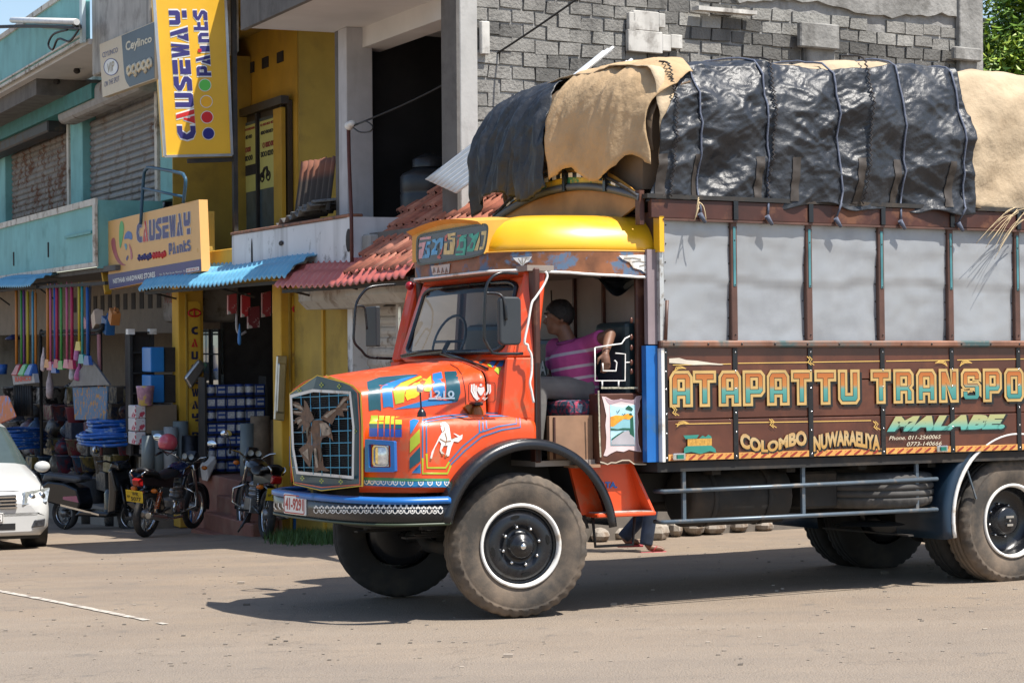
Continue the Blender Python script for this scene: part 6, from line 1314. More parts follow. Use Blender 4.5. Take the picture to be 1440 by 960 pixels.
for i, (x, c_, lab) in enumerate(((27,'red','red'),(36,'green','green'),(45,'blue','blue'))):
    c0 = bp_(x, 520, 1.3); mb = MB().hexa([c0+Vector(p) for p in ((-.28,-.1,-.1),(.22,-.1,-.1),(.22,.08,-.1),(-.28,.08,-.1))], [c0+Vector(p) for p in ((-.1,-.03,.1),(.2,-.03,.1),(.2,.05,.1),(-.1,.05,.1))]); mb.thing('dustpan', cmat(c_), f'{lab} plastic dustpan above the grey umbrella stand', 'dustpan', BF, 'dustpans', bev=.02)
rc = px_quad(lambda x, y: bp_(x, y, 1.34), (19,541), (49,538), (47,525), (17,528)); c4 = [rc(0,0), rc(1,0), rc(1,1), rc(0,1)]
Rn = Sub('umbrella_stand', BF, c4[0], 'grey umbrella stand with red lettered board under the dustpans', 'stand'); Rn.part(MB().hexa([p+Vector((0,.08,0)) for p in c4], c4), 'board', mat('grey_board', (.33,.32,.32), .6))
btext(Rn, 'RAINCO', lambda x, y: bp_(x, y, 1.34), (22,537), (45,535), (44,528), (21,530), M_lred, Vector((0,-.006,0)), 'lettering', .05)
for k in range(8): Rn.part(MB().tube([bp_(21+k*3.2, 542, 1.3), bp_(22+k*3.2, 585, 1.3)], .03, 6), 'umbrella', M_blkd)
for i, (x, y, rx, ry, c_, lab) in enumerate(((126,457,7,10,(.62,.25,.27),'pink'), (137,448,6,11,(.66,.50,.38),'cream'), (152,456,8,11,(.03,.13,.32),'blue'), (161,444,5,9,(.5,.2,.06),'orange'))):
    c0 = bp_(x, y, .9); s = .0125; mb = MB().box(-rx*s*1.6, rx*s*1.6, -.07, .07, -ry*s, ry*s*.75); mb.lathe([(.04,ry*s*.7),(.035,ry*s),(.02,ry*s)], (rx*s*.6,0,0), 2, 8); mb.tube([(-rx*s,0,ry*s*.7),(-rx*s*.6,0,ry*s*1.15),(0,0,ry*s*.75)], .015, 5)
    an = R_((-18,22,-12,-30)[i]); mb.move(lambda p: c0 + Vector((p.x*math.cos(an)-p.z*math.sin(an), p.y, p.x*math.sin(an)+p.z*math.cos(an)))); mb.thing('jerrycan', mat('jug_'+lab, c_, .4), f'{lab} plastic jerrycan in the bunch hanging above the black stand', 'jerrycan', BF, 'jerrycans hanging in a bunch', bev=.03, seg=2)
fr = MB().tube(smooth_line([bp_(59,640,1.0), bp_(57,480,1.0), bp_(60,470,1.0), bp_(66,467,1.0), bp_(138,465,1.0), bp_(141,470,1.0), bp_(142,640,1.0)], 4), .03, 8); fr.tube([bp_(60,472,1.02), bp_(140,470,1.02)], .02, 6); fr.thing('garment_stand', M_blkd, 'black tubular display stand in front of the hardware shop', 'stand', BF)
MB().tube([bp_(139,470,1.1), bp_(142,640,1.1)], .03, 8).thing('pink_pole', mat('dusty_pink', (.42,.17,.16), .5), 'dusty pink pole standing at the right of the black display stand', 'pole', BF)
def blob(x0, y0, x1, y1, n, name, m, label, cat, group=None, seed=0, th=.1):        # soft bag or bundle
    c0 = bp_((x0+x1)/2, (y0+y1)/2, n); a, b = bp_(x0, y1, n), bp_(x1, y0, n); rx, rz = (x1-x0)/2*BF.W(c0).y/3000, abs(b.z-a.z)/2; mb = MB().lathe([(.001,rz),(rx*.25,rz*.97),(rx*.4,rz*.6),(rx*.8,rz*.1),(rx,-rz*.5),(rx*.95,-rz*.85),(rx*.5,-rz),(.001,-rz*.97)], c0, 2, 18)
    mb.v = [p + Vector(((p.x-c0.x), (p.y-c0.y), 0))*.9*noise.noise(Vector(((p.x-c0.x)*9, (p.y-c0.y)*9, (p.z-c0.z)*2+seed*9))) for p in mb.v]; return mb.thing(name, m, label, cat, BF, group)
for i, (x0, y0, x1, y1, c_, lab) in enumerate(((96,507,106,534,(.5,.5,.53),'white mop head bundle under the crimson broom'), (104,480,112,508,(.55,.2,.42),'mauve wrapped brush hanging beside the yellow broom'), (105,510,118,535,(.42,.1,.25),'magenta brush bundle hanging by the mop head'), (57,488,66,522,(.60,.48,.47),'white and pink packet hanging on the black stand'), (65,520,76,560,(.38,.30,.3),'clear packet of goods hanging low on the black stand'), (8,470,27,478,(.02,.025,.09),'navy cap hanging left of the dustpans'))):
    blob(x0, y0, x1, y1, 1.2, 'hanging_goods', mat('goods_%d' % i, c_, .5, var=.3, vs=18), lab, 'goods', 'goods hanging outside the hardware shop', i)
fp = [bp_(x, y, 1.22) for x, y in ((97,543),(123,505),(128,505),(154,541))]; rk = MB().add(fp + [p+Vector((0,.03,0)) for p in fp], [(0,1,2,3),(7,6,5,4),(0,4,5,1),(1,5,6,2),(2,6,7,3),(3,7,4,0)]); rk.tube([bp_(125,505,1.2), bp_(127,402,1.2)], .02, 6); rk.thing('garden_rake', mat('rake_grey', (.10,.105,.12), .5, var=.3), 'grey fan-shaped garden rake hanging beside the jerrycans', 'rake', BF)
fb = MB().add([bp_(x, y, 1.15) for x, y in ((103,545),(152,543),(150,590),(106,590))], [(0,1,2,3)]).move(lambda p: p); fb.thing('floral_mat', mat('floral_blue', (.05,.14,.27), .6, var=.2, dirt=(.5,.25,.06), da=.34, ds=9, dw=.03), 'blue mat with orange flowers below the garden rake', 'mat', BF, solid=.02)
# shelf rack, blue drawers, tub, cartons
def crate(name, m, x0, y0, x1, y1, n, dep, label, cat, group=None, bev=.01):
    a, b = bp_(x0, y1, n), bp_(x1, y0, n); return MB().box(a.x, b.x, -n, -n+dep, a.z, b.z).thing(name, m, label, cat, BF, group, bev=bev)
def tcrate(name, m, x0, y0, x1, y1, t, dep, label, cat, group=None, bev=.01):        # face turned to the road (plane across the front)
    a, b = bt(x0, y1, t), bt(x1, y0, t); return MB().box(t-dep, t, min(a.y, b.y), max(a.y, b.y), a.z, b.z).thing(name, m, label, cat, BF, group, bev=bev)
a, b = bt(184,640,-.8), bt(213,468,-.8); rk = Sub('display_rack', BF, (-1, a.y, a.z), 'black display rack with white clips in front of the mirror glass', 'rack')
rk.part(MB().box(-1.1, -.85, a.y, b.y, a.z, b.z), 'back_panel', M_dark)
for z in [a.z+(b.z-a.z)*k/6 for k in range(7)]: rk.part(MB().box(-.85, -.72, a.y, b.y, z, z+.02), 'shelf', M_blkd)
for y in (a.y, b.y): rk.part(MB().box(-.86, -.72, y-.02, y+.02, a.z, b.z+.02), 'upright', M_blkd); rk.part(MB().box(-.84, -.70, y-.05, y+.05, b.z-.02, b.z+.06), 'white_clip', M_wht)
for i, (y0, y1, lab) in enumerate(((488,523,'upper of the two'), (527,566,'lower of the two'))):
    tcrate('storage_drawer', mat('bright_blue_plastic', (.02,.20,.55), .35, var=.05), 212, y0, 231, y1, .05, .5, f'{lab} bright blue plastic storage drawers by the yellow pillar', 'drawer', 'blue storage drawers'); tcrate('drawer_side', M_dark, 231.5, y0, 254, y1, .02, .5, f'dark side of the {lab} blue storage drawers', 'cabinet', 'black cabinet sides')
c0 = bt(204.5, 570, .25); mb = MB().lathe([(.001,0),(.10,0),(.125,.24),(.13,.25),(.13,.28),(.001,.285)], c0, 2, 18); mb.thing('pail', mat('pink_pail', (.45,.25,.36), .4, var=.3, vs=16, dirt=(.6,.45,.12), da=.35, ds=8, dw=.03), 'pink and yellow printed pail standing on the carton', 'pail', BF)
for i, y in enumerate((570, 588, 607)): tcrate('white_carton', mat('white_carton', (.62,.58,.57), .7, dirt=(.45,.06,.09), da=.26, ds=9, dw=.02), 190, y, 205, y+18, .3, .4, f'white carton with red print, {["top","middle","bottom"][i]} one of the stack', 'carton', 'white cartons stacked by the brown carton')
tcrate('brown_carton', mat('cardboard', (.20,.145,.095), .85, var=.1), 205.5, 569, 249, 610, .28, .5, 'large brown cardboard carton beside the white cartons', 'carton')
def coil(x, y, rx, n, k, r0, lab, sd):
    c0 = bp_(x, y, n); mb = MB(); rr = random.Random(sd)
    for j in range(k):
        z = c0.z + j*.05 + rr.uniform(-.01,.01); q = r0*(1-.05*(j > k*.6)*(j-k*.5)); ox, oy = rr.uniform(-.05,.05), rr.uniform(-.03,.03)
        for ring in (1, .88): mb.tube([Vector((c0.x+ox+q*ring*math.cos(t), c0.y+oy+q*ring*math.sin(t), z+.012*math.sin(3*t+j))) for t in [2*math.pi*i/22 for i in range(22)]], .027, 6, closed=True)
    mb.thing('hose_coil', mat('blue_hose', (.015,.11,.42), .3, var=.25, vs=14, dirt=(.32,.40,.5), da=.3, ds=7, dw=.06), lab, 'hose', BF, 'coils of blue hose')
coil(160, 622, 0, 1.0, 4, .52, 'wide lower blue hose coil wrapped in plastic behind the scooter', 1); coil(158, 606, 0, 1.0, 4, .36, 'narrow upper blue hose coil stacked behind the scooter', 2); coil(20, 628, 0, 1.3, 7, .55, 'blue hose coil stack behind the white car', 3)
for i, (x, y0, y1, r_, t, m_, lab) in enumerate(((208,612,668,.09,.42,'a','grey pipe roll standing left of the pink helmet'), (222,605,668,.09,.38,'a','grey pipe roll hidden behind the pink helmet'), (240,600,676,.10,.46,'b','pale plastic roll standing below the pink helmet'), (254,592,690,.11,.34,'a','tall grey-green sheet roll right of the pink helmet'), (268,612,706,.13,.5,'c','wrinkled black polythene roll standing by the yellow pillar'), (284,614,708,.075,.55,'c','slim black polythene roll leaning at the pillar foot'))):
    a, b = bt(x, y1, t), bt(x-(2 if i == 5 else 0), y0, t); mb = MB().tube([a, a*.5+b*.5, b], [r_, r_*1.02, r_], 16); mb.move(lambda p: p + Vector((.0,.012*noise.noise(p*7),0)) if m_ == 'c' else p)
    mb.thing('sheet_roll', {'a': mat('grey_green_roll', (.17,.20,.20), .5), 'b': mat('pale_roll', (.30,.31,.31), .5), 'c': mat('black_polythene', (.012,.013,.016), .35, bump=.5, bs=14)}[m_], lab, 'roll', BF, 'rolls of sheet standing by the pillar')
for i, (x, y0, y1, r_, lab) in enumerate(((348,595,690,.10,'grey-green roll standing by the paint tins'), (366,585,665,.14,'brown matting roll in torn plastic behind the second motorbike'), (388,590,690,.12,'tall brown matting roll beside the lorry grille'))):
    a, b = bt(x, y1, 1.6), bt(x, y0, 1.6); MB().tube([a, (a+b)/2, b], [r_, r_*1.06, r_*.98], 16).thing('matting_roll', mat('brown_matting', (.20,.14,.09), .85, var=.25, vs=10) if i else mat('grey_green_roll', (.17,.20,.20)), lab, 'roll', BF, 'rolls standing by the paint tins')
# paint tins
tinm = []
for v_ in range(4):
    mb = MB().lathe([(.001,0),(.066,0),(.066,.03),(.067,.035)], n=14, ax=2); mb.lathe([(.067,.035),(.067,.125)], n=14, ax=2, mi=1); mb.lathe([(.067,.125),(.066,.15),(.06,.155),(.001,.152)], n=14, ax=2)
    mb.lathe([(.0675,.04),(.0685,.045),(.0685,.118),(.0675,.122)], n=14, ax=2, mi=2, arc=(-1.3, 1.3))
    if v_ > 1:
        mb = MB().box(-.064, .064, -.064, .064, 0, .15); mb.box(.0641, .066, -.05, .05, .035, .125, 2); mb.box(-.05, .05, -.066, -.0641, .035, .125, 2)
        if v_ == 3: mb.box(.0661, .067, -.05, .05, .07, .1, 1)
    tinm.append(mb.mesh('paint_tin', [mat('tin_blue', (.02,.05,.22), .35), mat('tin_blue2', (.03,.09,.34), .35), mat('tin_label', (.55,.55,.55), .45, var=.3, vs=30)]))
ya, yb = bt(290, 600, 1.0).y, bt(372, 600, 1.0).y; cols = 6
sh = Sub('paint_shelf', BF, (.9, ya, .08), 'dark shelf unit holding rows of blue paint tins', 'shelf')
for r in range(7): sh.part(MB().box(.72, 1.06, ya, yb, .075+r*.178, .09+r*.178), 'shelf_board', M_blkd)
for y in (ya-.02, yb+.02): sh.part(MB().box(.72, 1.06, y-.015, y+.015, -.0, 1.42), 'shelf_side', M_blkd)
for r in range(7):
    for c_ in range(cols):
        o = bpy.data.objects.new('paint_tin', tinm[rnd.randrange(4)]); COL.objects.link(o); p = Vector((.97, ya+(yb-ya)*(c_+.5)/cols, .0915+r*.178)); o.matrix_world = Matrix.Translation(BF.W(p)) @ BF.M.to_4x4() @ Matrix.Rotation(rnd.uniform(-.12,.12), 4, 'Z')
        tag(o, f'blue paint container, {ORD[c_]} in the {["lowest","second","third","fourth","fifth","sixth","top"][r]} row of the shelves', 'paint tin', 'paint tins on the shop shelves')
# tool packs and metalware hanging at the paint shop
for i, (x, y0, y1, w_, lab) in enumerate(((327,412,442,12,'tilted tool pack, leftmost of the red packs'), (346,412,446,12,'red and white tool pack second from the left'), (357,430,462,16,'dark red tool pack hanging lowest of the red packs'), (375,409,446,12,'bright red tool card right of the dark pack'), (388,408,440,7,'narrow red tool pack beside the second pillar'))):
    a = 2.6; c_ = [bt(x-w_/2, y1, a), bt(x+w_/2, y1-2, a), bt(x+w_/2, y0, a), bt(x-w_/2, y0+3, a)]; bx = MB().hexa([p+Vector((-.06,0,0)) for p in c_], c_); o = bx.thing('tool_pack', mat('pack_red_%d' % (i % 3), ((.35,.05,.06),(.45,.03,.04),(.18,.03,.04))[i % 3], .4, var=.2, dirt=(.5,.45,.43), da=.36, ds=7, dw=.04), lab, 'tool pack', BF, 'tool packs hanging in the paint shop')
MB().tube([bt(395,409,3.0), bt(390,500,3.0)], .03, 6).thing('steel_channel', M_chr, 'bright steel channel hanging beside the second yellow pillar', 'channel', BF)
c0 = [bt(386,590,4.5), bt(400,592,4.5), bt(404,500,4.5), bt(390,500,4.5)]; tr = MB().hexa([p+Vector((-.05,0,0)) for p in c0], c0); tr.hexa([p*.8+sum(c0, Vector())*.05+Vector((.002,0,0)) for p in c0], [p*.72+sum(c0, Vector())*.07+Vector((.025,0,0)) for p in c0]); tr.thing('steel_tray', mat('brushed_steel', (.55,.54,.52), .3, .9, var=.2), 'long steel tray hanging on the second yellow pillar', 'tray', BF, bev=.01)
c0 = [bt(258,531,.3), bt(268,548,.3), bt(289,515,.3), bt(279,504,.3)]; MB().hexa([p+Vector((-.04,0,0)) for p in c0], [p+Vector((.05,0,0)) for p in c0]).thing('steel_pan', mat('brushed_steel', (.55,.54,.52)), 'tilted steel pan hanging on the first yellow pillar', 'pan', BF, bev=.03, seg=2)
MB().hexa(*[[bt(x, y, 1.3)+Vector((d,0,0)) for x, y in ((289,655),(303,640),(306,650),(292,678))] for d in (-.3, 0)]).thing('tilted_white_box', mat('offwhite_box', (.5,.47,.43), .6), 'tilted off-white box on the shop steps', 'box', BF, bev=.02)
blob(334, 455, 340, 485, .6, 'blue_bag', mat('blue_film', (.02,.16,.45), .4), 'small blue plastic bag hanging in the paint shop doorway', 'bag', None, 3, .04)
MB().tube(smooth_line([bt(333,441,2.4), bt(333,462,2.4), bt(338,470,2.4), bt(346,466,2.4)], 4), .018, 6).thing('grey_hose', mat('grey_hose', (.4,.4,.42), .4), 'grey bent hose hanging below the tool packs', 'hose', BF)
# dim heaps of goods filling the floor of the hardware shop
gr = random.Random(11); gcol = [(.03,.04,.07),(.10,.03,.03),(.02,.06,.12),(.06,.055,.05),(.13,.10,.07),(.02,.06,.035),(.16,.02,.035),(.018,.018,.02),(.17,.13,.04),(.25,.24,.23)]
k_ = 0; LY = ['top','second','third','fourth','fifth','lowest']
for ly, y in enumerate((556, 580, 604, 628, 652, 676)):
    x = 4; c_ = 0
    while x < 200:
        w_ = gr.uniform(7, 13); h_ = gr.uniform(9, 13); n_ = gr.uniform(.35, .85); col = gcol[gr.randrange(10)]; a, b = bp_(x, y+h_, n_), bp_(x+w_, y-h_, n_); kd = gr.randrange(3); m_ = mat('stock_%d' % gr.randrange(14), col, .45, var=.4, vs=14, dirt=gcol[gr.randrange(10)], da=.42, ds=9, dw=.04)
        wx = abs(b.x-a.x)
        if kd == 0: mb = MB().box(a.x, b.x, a.y, a.y+.3, a.z, b.z).move(lambda p: p + Vector((.0, (p.z-a.z)*gr.uniform(-.05,.05), 0))); nm, cat = 'boxed_goods', 'box'
        elif kd == 1:
            R2 = min(.22, wx*.4); hh = b.z-a.z; mb = MB().lathe([(.001,0),(R2*.78,0),(R2,hh*.92),(R2*1.06,hh*.93),(R2*1.06,hh),(R2*.96,hh),(R2*.9,hh*.9),(.001,hh*.88)], ((a.x+b.x)/2, a.y+.15, a.z), 2, 14); mb.tube([((a.x+b.x)/2-R2, a.y+.15, a.z+hh), ((a.x+b.x)/2, a.y+.02, a.z+hh*.55), ((a.x+b.x)/2+R2, a.y+.15, a.z+hh)], .008, 4); nm, cat = 'plastic_bucket', 'bucket'
        else:
            c0 = (a+b)/2+Vector((0,.15,0)); mb = MB().ball(c0, (wx*.5,.16,(b.z-a.z)*.55), 12, m=10); mb.v = [p + (p-c0)*.35*noise.noise((p-c0)*6+Vector((k_*3,0,0))) for p in mb.v]; mb.tube([c0+Vector((0,0,(b.z-a.z)*.5)), c0+Vector((.02,0,(b.z-a.z)*.66))], [.02,.05], 6); nm, cat = 'tied_bag', 'bag'
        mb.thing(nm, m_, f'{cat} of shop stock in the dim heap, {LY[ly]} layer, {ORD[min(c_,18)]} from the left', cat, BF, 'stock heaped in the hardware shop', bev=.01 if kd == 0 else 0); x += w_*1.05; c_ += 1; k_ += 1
c0 = bp_(107, 585, 1.0); MB().lathe([(.001,0),(.13,0),(.17,.24),(.185,.25),(.17,.25),(.12,.02)], c0-Vector((0,0,.1)), 2, 18).thing('red_tub', mat('maroon_plastic', (.13,.02,.035), .4), 'maroon plastic tub on the shop heap behind the scooter', 'tub', BF)
MB().hexa(*[[bp_(x, y, 1.6+d) for x, y in ((-8,600),(24,586),(12,556),(-8,556))] for d in (0, .04)]).thing('orange_float', mat('orange_foam', (.6,.13,.02), .5, dirt=(.25,.33,.6), da=.3, ds=5, dw=.03), 'orange and blue inflatable hanging at the left edge', 'float', BF, bev=.02)
MB().lathe([(.001,-.09),(.08,-.09),(.10,.09),(.001,.09)], bp_(3, 519, 1.3), 2, 14).thing('blue_bucket', cmat('blue'), 'small blue bucket hanging at the left edge', 'bucket', BF)
def gnd(p): w_ = BF.W(p); return Vector((p.x, p.y, gz(w_.x, w_.y)))
# big black drums behind the scooter
for i, (x, lab) in enumerate(((165,'black drum standing behind the scooter'), (185,'black drum between the scooter and first motorbike'))): MB().lathe([(.001,0),(.19,0),(.2,.05),(.2,.5),(.17,.56),(.001,.56)], gnd(bp_(x, 700, .8)), 2, 20).thing('black_drum', M_blk, lab, 'drum', BF, 'black drums')
for i, (x, y, lab) in enumerate(((105,690,'grey metal bin behind the scooter seat'), (132,690,'dark metal bin behind the scooter handlebar'))): MB().lathe([(.001,0),(.2,0),(.22,.7),(.2,.7),(.19,.05)], gnd(bp_(x, 715, .8)), 2, 20).thing('metal_bin', mat('grey_bin', (.16,.16,.165), .5) if i == 0 else M_blkd, lab, 'bin', BF, 'bins behind the scooter')

# ================================================================== MOTORBIKES, SCOOTER, CAR
M_bt = mat('bike_tyre', (.03,.029,.028), .9, var=.2, dirt=(.13,.10,.075), da=.45, ds=6, dw=.3)
M_bk = mat('bike_black', (.010,.011,.014), .28, var=.2, coat=.3); M_eng = mat('engine_alloy', (.28,.27,.26), .4, .8, var=.3, vs=20); M_steel = mat('bike_chrome', (.65,.64,.62), .18, 1)
M_seatb = mat('black_vinyl', (.014,.014,.015), .5); M_am = mat('amber_lamp', (.55,.14,.01), .3); M_rl = mat('red_lamp', (.30,.008,.008), .25); M_np = mat('yellow_plate', (.62,.42,.02), .5)
def two_pt(rear_px, front_px, wb):
    a = ground(*rear_px); away = front_px[1]; best = min((abs(proj(a+Vector((math.cos(t), math.sin(t), 0))*wb)[0]-front_px[0]), t) for t in [math.pi*k/360*away for k in range(361)])
    return a, best[1], wb
def bike_wheel(S_, x, r, w_, par_name):
    o = S_.part(MB().lathe([(r-.075,-.02),(r-.085,-.012),(r-.085,.012),(r-.075,.02)], (x,0,r), 1, 36), par_name, M_steel)
    S_.part(MB().lathe([(r-.078,-w_*.35),(r-.06,-w_*.5),(r-.025,-w_*.5),(r-.006,-w_*.3),(r,0),(r-.006,w_*.3),(r-.025,w_*.5),(r-.06,w_*.5),(r-.078,w_*.35)], (x,0,r), 1, 40), 'tyre', M_bt, o)
    sp = MB()
    for k in range(18): a = 2*math.pi*k/18; sp.tube([(x+.03*math.cos(a+.5), .03*(-1)**k, r+.03*math.sin(a+.5)), (x+(r-.08)*math.cos(a), 0, r+(r-.08)*math.sin(a))], .0028, 4)
    S_.part(sp, 'spokes', M_steel, o); S_.part(MB().lathe([(.001,-.06),(.06,-.05),(.06,.05),(.001,.06)], (x,0,r), 1, 16), 'hub', M_eng, o)
def plate_on(S_, x, z, tilt, l1, l2, dy=0):
    f = lambda a, b, k=0: Vector((x-.004*k - (b-.5)*.14*math.sin(tilt), .12-.24*a+dy, z+(b-.5)*.16*math.cos(tilt)))
    pl = S_.part(MB().hexa([f(0,0)+Vector((.008,0,0)), f(1,0)+Vector((.008,0,0)), f(1,1)+Vector((.008,0,0)), f(0,1)+Vector((.008,0,0))], [f(0,0), f(1,0), f(1,1), f(0,1)]), 'number_plate', M_np)
    for s_, b0, b1, a0, a1 in ((l1, .55, .9, .38, .8), (l2, .1, .46, .3, .9), ('WP', .3, .55, .06, .24)): S_.part(lay(norm2d(text2d(s_, .02)), lambda a, b: f(a0+(a1-a0)*a, b0+(b1-b0)*b, 1)), 'plate_number', M_dark, pl, recalc=False)
def motorbike(rear, front, l1, l2, label, helmet, tank_c, dirty, lean):
    base, ang, _ = two_pt(rear, front, 1.28); fr = Frame(base, Matrix.Rotation(ang, 3, 'Z') @ Matrix.Rotation(lean, 3, 'X')); S_ = Sub('motorbike', fr, (0,0,0), label, 'motorbike', 'motorbikes parked by the shop steps')
    wb = 1.26; r = .30; bike_wheel(S_, 0, r, .09, 'rear_wheel'); bike_wheel(S_, wb, r, .075, 'front_wheel')
    for y in (-.1, .1):
        S_.part(MB().tube([(wb,y*.7,r), (wb-.22,y*.7,.78), (wb-.26,y*.7,.9)], .024, 8), 'fork_leg', M_steel); S_.part(MB().tube([(0,y,r), (.42,y*.9,.36)], .018, 6), 'swing_arm', M_bk)
        S_.part(MB().tube([(.02,y*1.2,.34), (.10,y*1.2,.66)], .014, 6), 'shock_rod', M_steel); sg = []
        for k in range(50): t = k/49; a = t*9*2*math.pi; sg.append((.03+.06*t+.028*math.cos(a), y*1.2+.028*math.sin(a), .38+.22*t))
        S_.part(MB().tube(sg, .007, 5), 'shock_spring', mat('orange_spring', (.5,.1,.02), .4) if not dirty else M_bk)
        S_.part(MB().tube([(wb-.26,y*.8,.92),(wb-.30,y*2,1.0),(wb-.36,y*3.4,1.03),(wb-.47,y*3.6,1.0)], .012, 8), 'handlebar', M_steel); S_.part(MB().tube([(wb-.40,y*3.5,1.02),(wb-.52,y*3.65,.99)], .018, 8), 'grip', M_seatb)
        S_.part(MB().tube([(wb-.36,y*3.2,1.03),(wb-.38,y*3.5,1.14),(wb-.40,y*3.9,1.19)], .007, 6), 'mirror_stalk', M_bk); S_.part(MB().ball((wb-.41,y*4.1,1.22), (.018,.075,.05), 12), 'mirror', mat('mirror_face', (.7,.75,.8), .06, 1, var=0))
        S_.part(MB().ball((-.12,y*1.5,.63), (.035,.05,.03), 8), 'rear_indicator', M_am); S_.part(MB().ball((wb-.16,y*1.9,.86), (.035,.045,.03), 8), 'front_indicator', M_am)
    fm_ = MB().tube([(wb-.26,0,.86),(.75,0,.78),(.15,0,.74),(-.12,0,.74)], .025, 8); fm_.tube([(wb-.26,0,.8),(.82,0,.42),(.45,0,.34)], .022, 8); S_.part(fm_, 'frame', M_bk)
    e = MB().box(.46,.78,-.12,.12,.27,.46); e.lathe([(.07,.0),(.09,.02),(.09,.05),(.07,.06),(.09,.08),(.09,.11),(.07,.12),(.09,.14),(.09,.17),(.05,.2)], (.72,0,.46), 2, 14); S_.part(e, 'engine', M_eng, bev=.02); S_.part(MB().lathe([(.001,-.16),(.09,-.15),(.10,-.12)], (.56,0,.36), 1, 18), 'crankcase_cover', M_steel)
    def tank(a, b): x = .52+.46*a; w_ = .13*math.sin(math.pi*min(.97,max(.06,a)))**.45; t = b*2*math.pi; return Vector((x, w_*math.cos(t)*1.05, .82+.035*a+.11*math.sin(t)*math.sin(math.pi*min(.97,max(.08,a)))**.4))
    tk_ = S_.part(MB().grid(tank, 14, 18), 'tank', tank_c, recalc=False); S_.part(MB().hexa([(.62,-.142,.80),(.84,-.15,.84),(.84,-.146,.84),(.62,-.138,.80)], [(.66,-.135,.86),(.80,-.14,.90),(.80,-.13,.90),(.66,-.128,.86)]), 'tank_stripe', M_steel, tk_)
    def seat(a, b): x = -.22+.78*a; w_ = .075+.05*math.sin(a*2.6); t = b*math.pi; return Vector((x, w_*math.cos(t)*1.1, .80 + .055*math.sin(t) - .05*math.sin(math.pi*a)*(a > .3) + .05*(1-a)**3))
    S_.part(MB().grid(seat, 14, 10), 'seat', M_seatb, recalc=False, solid=.04)
    for y in (-1, 1): S_.part(MB().hexa([(-.25,y*.05,.70),(.42,y*.11,.62),(.46,y*.10,.62),(-.22,y*.04,.70)], [(-.32,y*.05,.80),(.44,y*.115,.80),(.46,y*.10,.80),(-.28,y*.04,.80)]), 'side_panel', M_bk, bev=.01)
    S_.part(MB().hexa([(-.34,-.06,.70),(-.26,-.07,.68),(-.26,.07,.68),(-.34,.06,.70)], [(-.38,-.05,.78),(-.28,-.07,.79),(-.28,.07,.79),(-.38,.05,.78)]), 'tail_lamp', M_rl, bev=.015)
    S_.part(MB().tube([(-.3,-.07,.80),(-.36,-.09,.86),(-.28,-.1,.89),(.02,-.1,.86)], .011, 6), 'grab_rail', M_steel); S_.part(MB().tube([(-.3,.07,.80),(-.36,.09,.86),(-.28,.1,.89),(.02,.1,.86)], .011, 6), 'grab_rail', M_steel)
    S_.part(MB().lathe([(r+.03,-.07),(r+.045,-.05),(r+.05,0),(r+.045,.05),(r+.03,.07)], (0,0,r), 1, 16, arc=(R_(0), R_(115))).move(lambda p: p), 'rear_mudguard', M_bk, solid=.006, recalc=False)
    S_.part(MB().lathe([(r+.02,-.055),(r+.035,0),(r+.02,.055)], (wb,0,r), 1, 14, arc=(R_(-10), R_(110))), 'front_mudguard', M_bk, solid=.006, recalc=False)
    plate_on(S_, -.36, .56, .35, l1, l2)
    S_.part(MB().tube([(.72,-.1,.36),(.66,-.15,.24),(.35,-.17,.24),(.1,-.17,.28)], .02, 8), 'exhaust_pipe', M_steel); S_.part(MB().tube([(.22,-.17,.26),(.15,-.175,.27),(-.22,-.18,.32),(-.28,-.18,.325)], [.03,.048,.052,.04], 12), 'silencer', M_steel)
    S_.part(MB().ball((wb-.12,0,.90), (.09,.1,.1), 12), 'headlamp_cowl', M_bk); S_.part(MB().hexa([(wb-.26,-.12,.92),(wb-.08,-.11,.92),(wb-.08,.11,.92),(wb-.26,.12,.92)], [(wb-.28,-.1,1.0),(wb-.16,-.07,1.08),(wb-.16,.07,1.08),(wb-.28,.1,1.0)]), 'instrument_cowl', M_bk, bev=.02)
    for y in (-.05, .05): S_.part(MB().lathe([(.001,.0),(.035,.0),(.04,.01)], (0,0,0), 0, 14).move(lambda p: Vector((wb-.285-p.x, y+p.y, 1.0+p.z))), 'dial', mat('dial_face', (.4,.42,.4), .2))
    S_.part(MB().tube([(.68,-.14,.62),(.78,-.27,.55),(.80,-.27,.38),(.7,-.14,.30)], .013, 6), 'crash_bar', M_steel); S_.part(MB().tube([(.68,.14,.62),(.78,.27,.55),(.80,.27,.38),(.7,.14,.30)], .013, 6), 'crash_bar', M_steel)
    S_.part(MB().tube([(.5,.1,.28),(.42,.25,.03)], .012, 6), 'side_stand', M_bk); S_.part(MB().bar((.5,-.25,.30), (.5,.25,.30), .035, .025), 'foot_rest', M_seatb)
    if helmet:
        c_ = Vector((wb-.40,.26,1.16)); hm = MB().ball((0,0,0), (.15,.125,.125), 20, m=14); hm.v = [p for p in hm.v]; hm.move(lambda p: Vector((p.x, p.y, max(p.z, -.09))))
        w_ = Sub('helmet', fr, c_, 'pinkish red open helmet hanging on the motorbike mirror', 'helmet'); w_.part(hm.move(lambda p: p+c_), 'shell', mat('pink_helmet', (.62,.10,.13), .25, coat=.4)); w_.part(MB().tube([c_+Vector((.14*math.cos(t), .12*math.sin(t), -.085)) for t in [2*math.pi*k/24 for k in range(24)]], .010, 6, closed=True), 'helmet_rim', M_seatb); w_.part(MB().tube([c_+Vector((0,.11,-.09)), c_+Vector((.02,0,-.17)), c_+Vector((0,-.11,-.09))], .008, 5), 'strap', M_seatb)
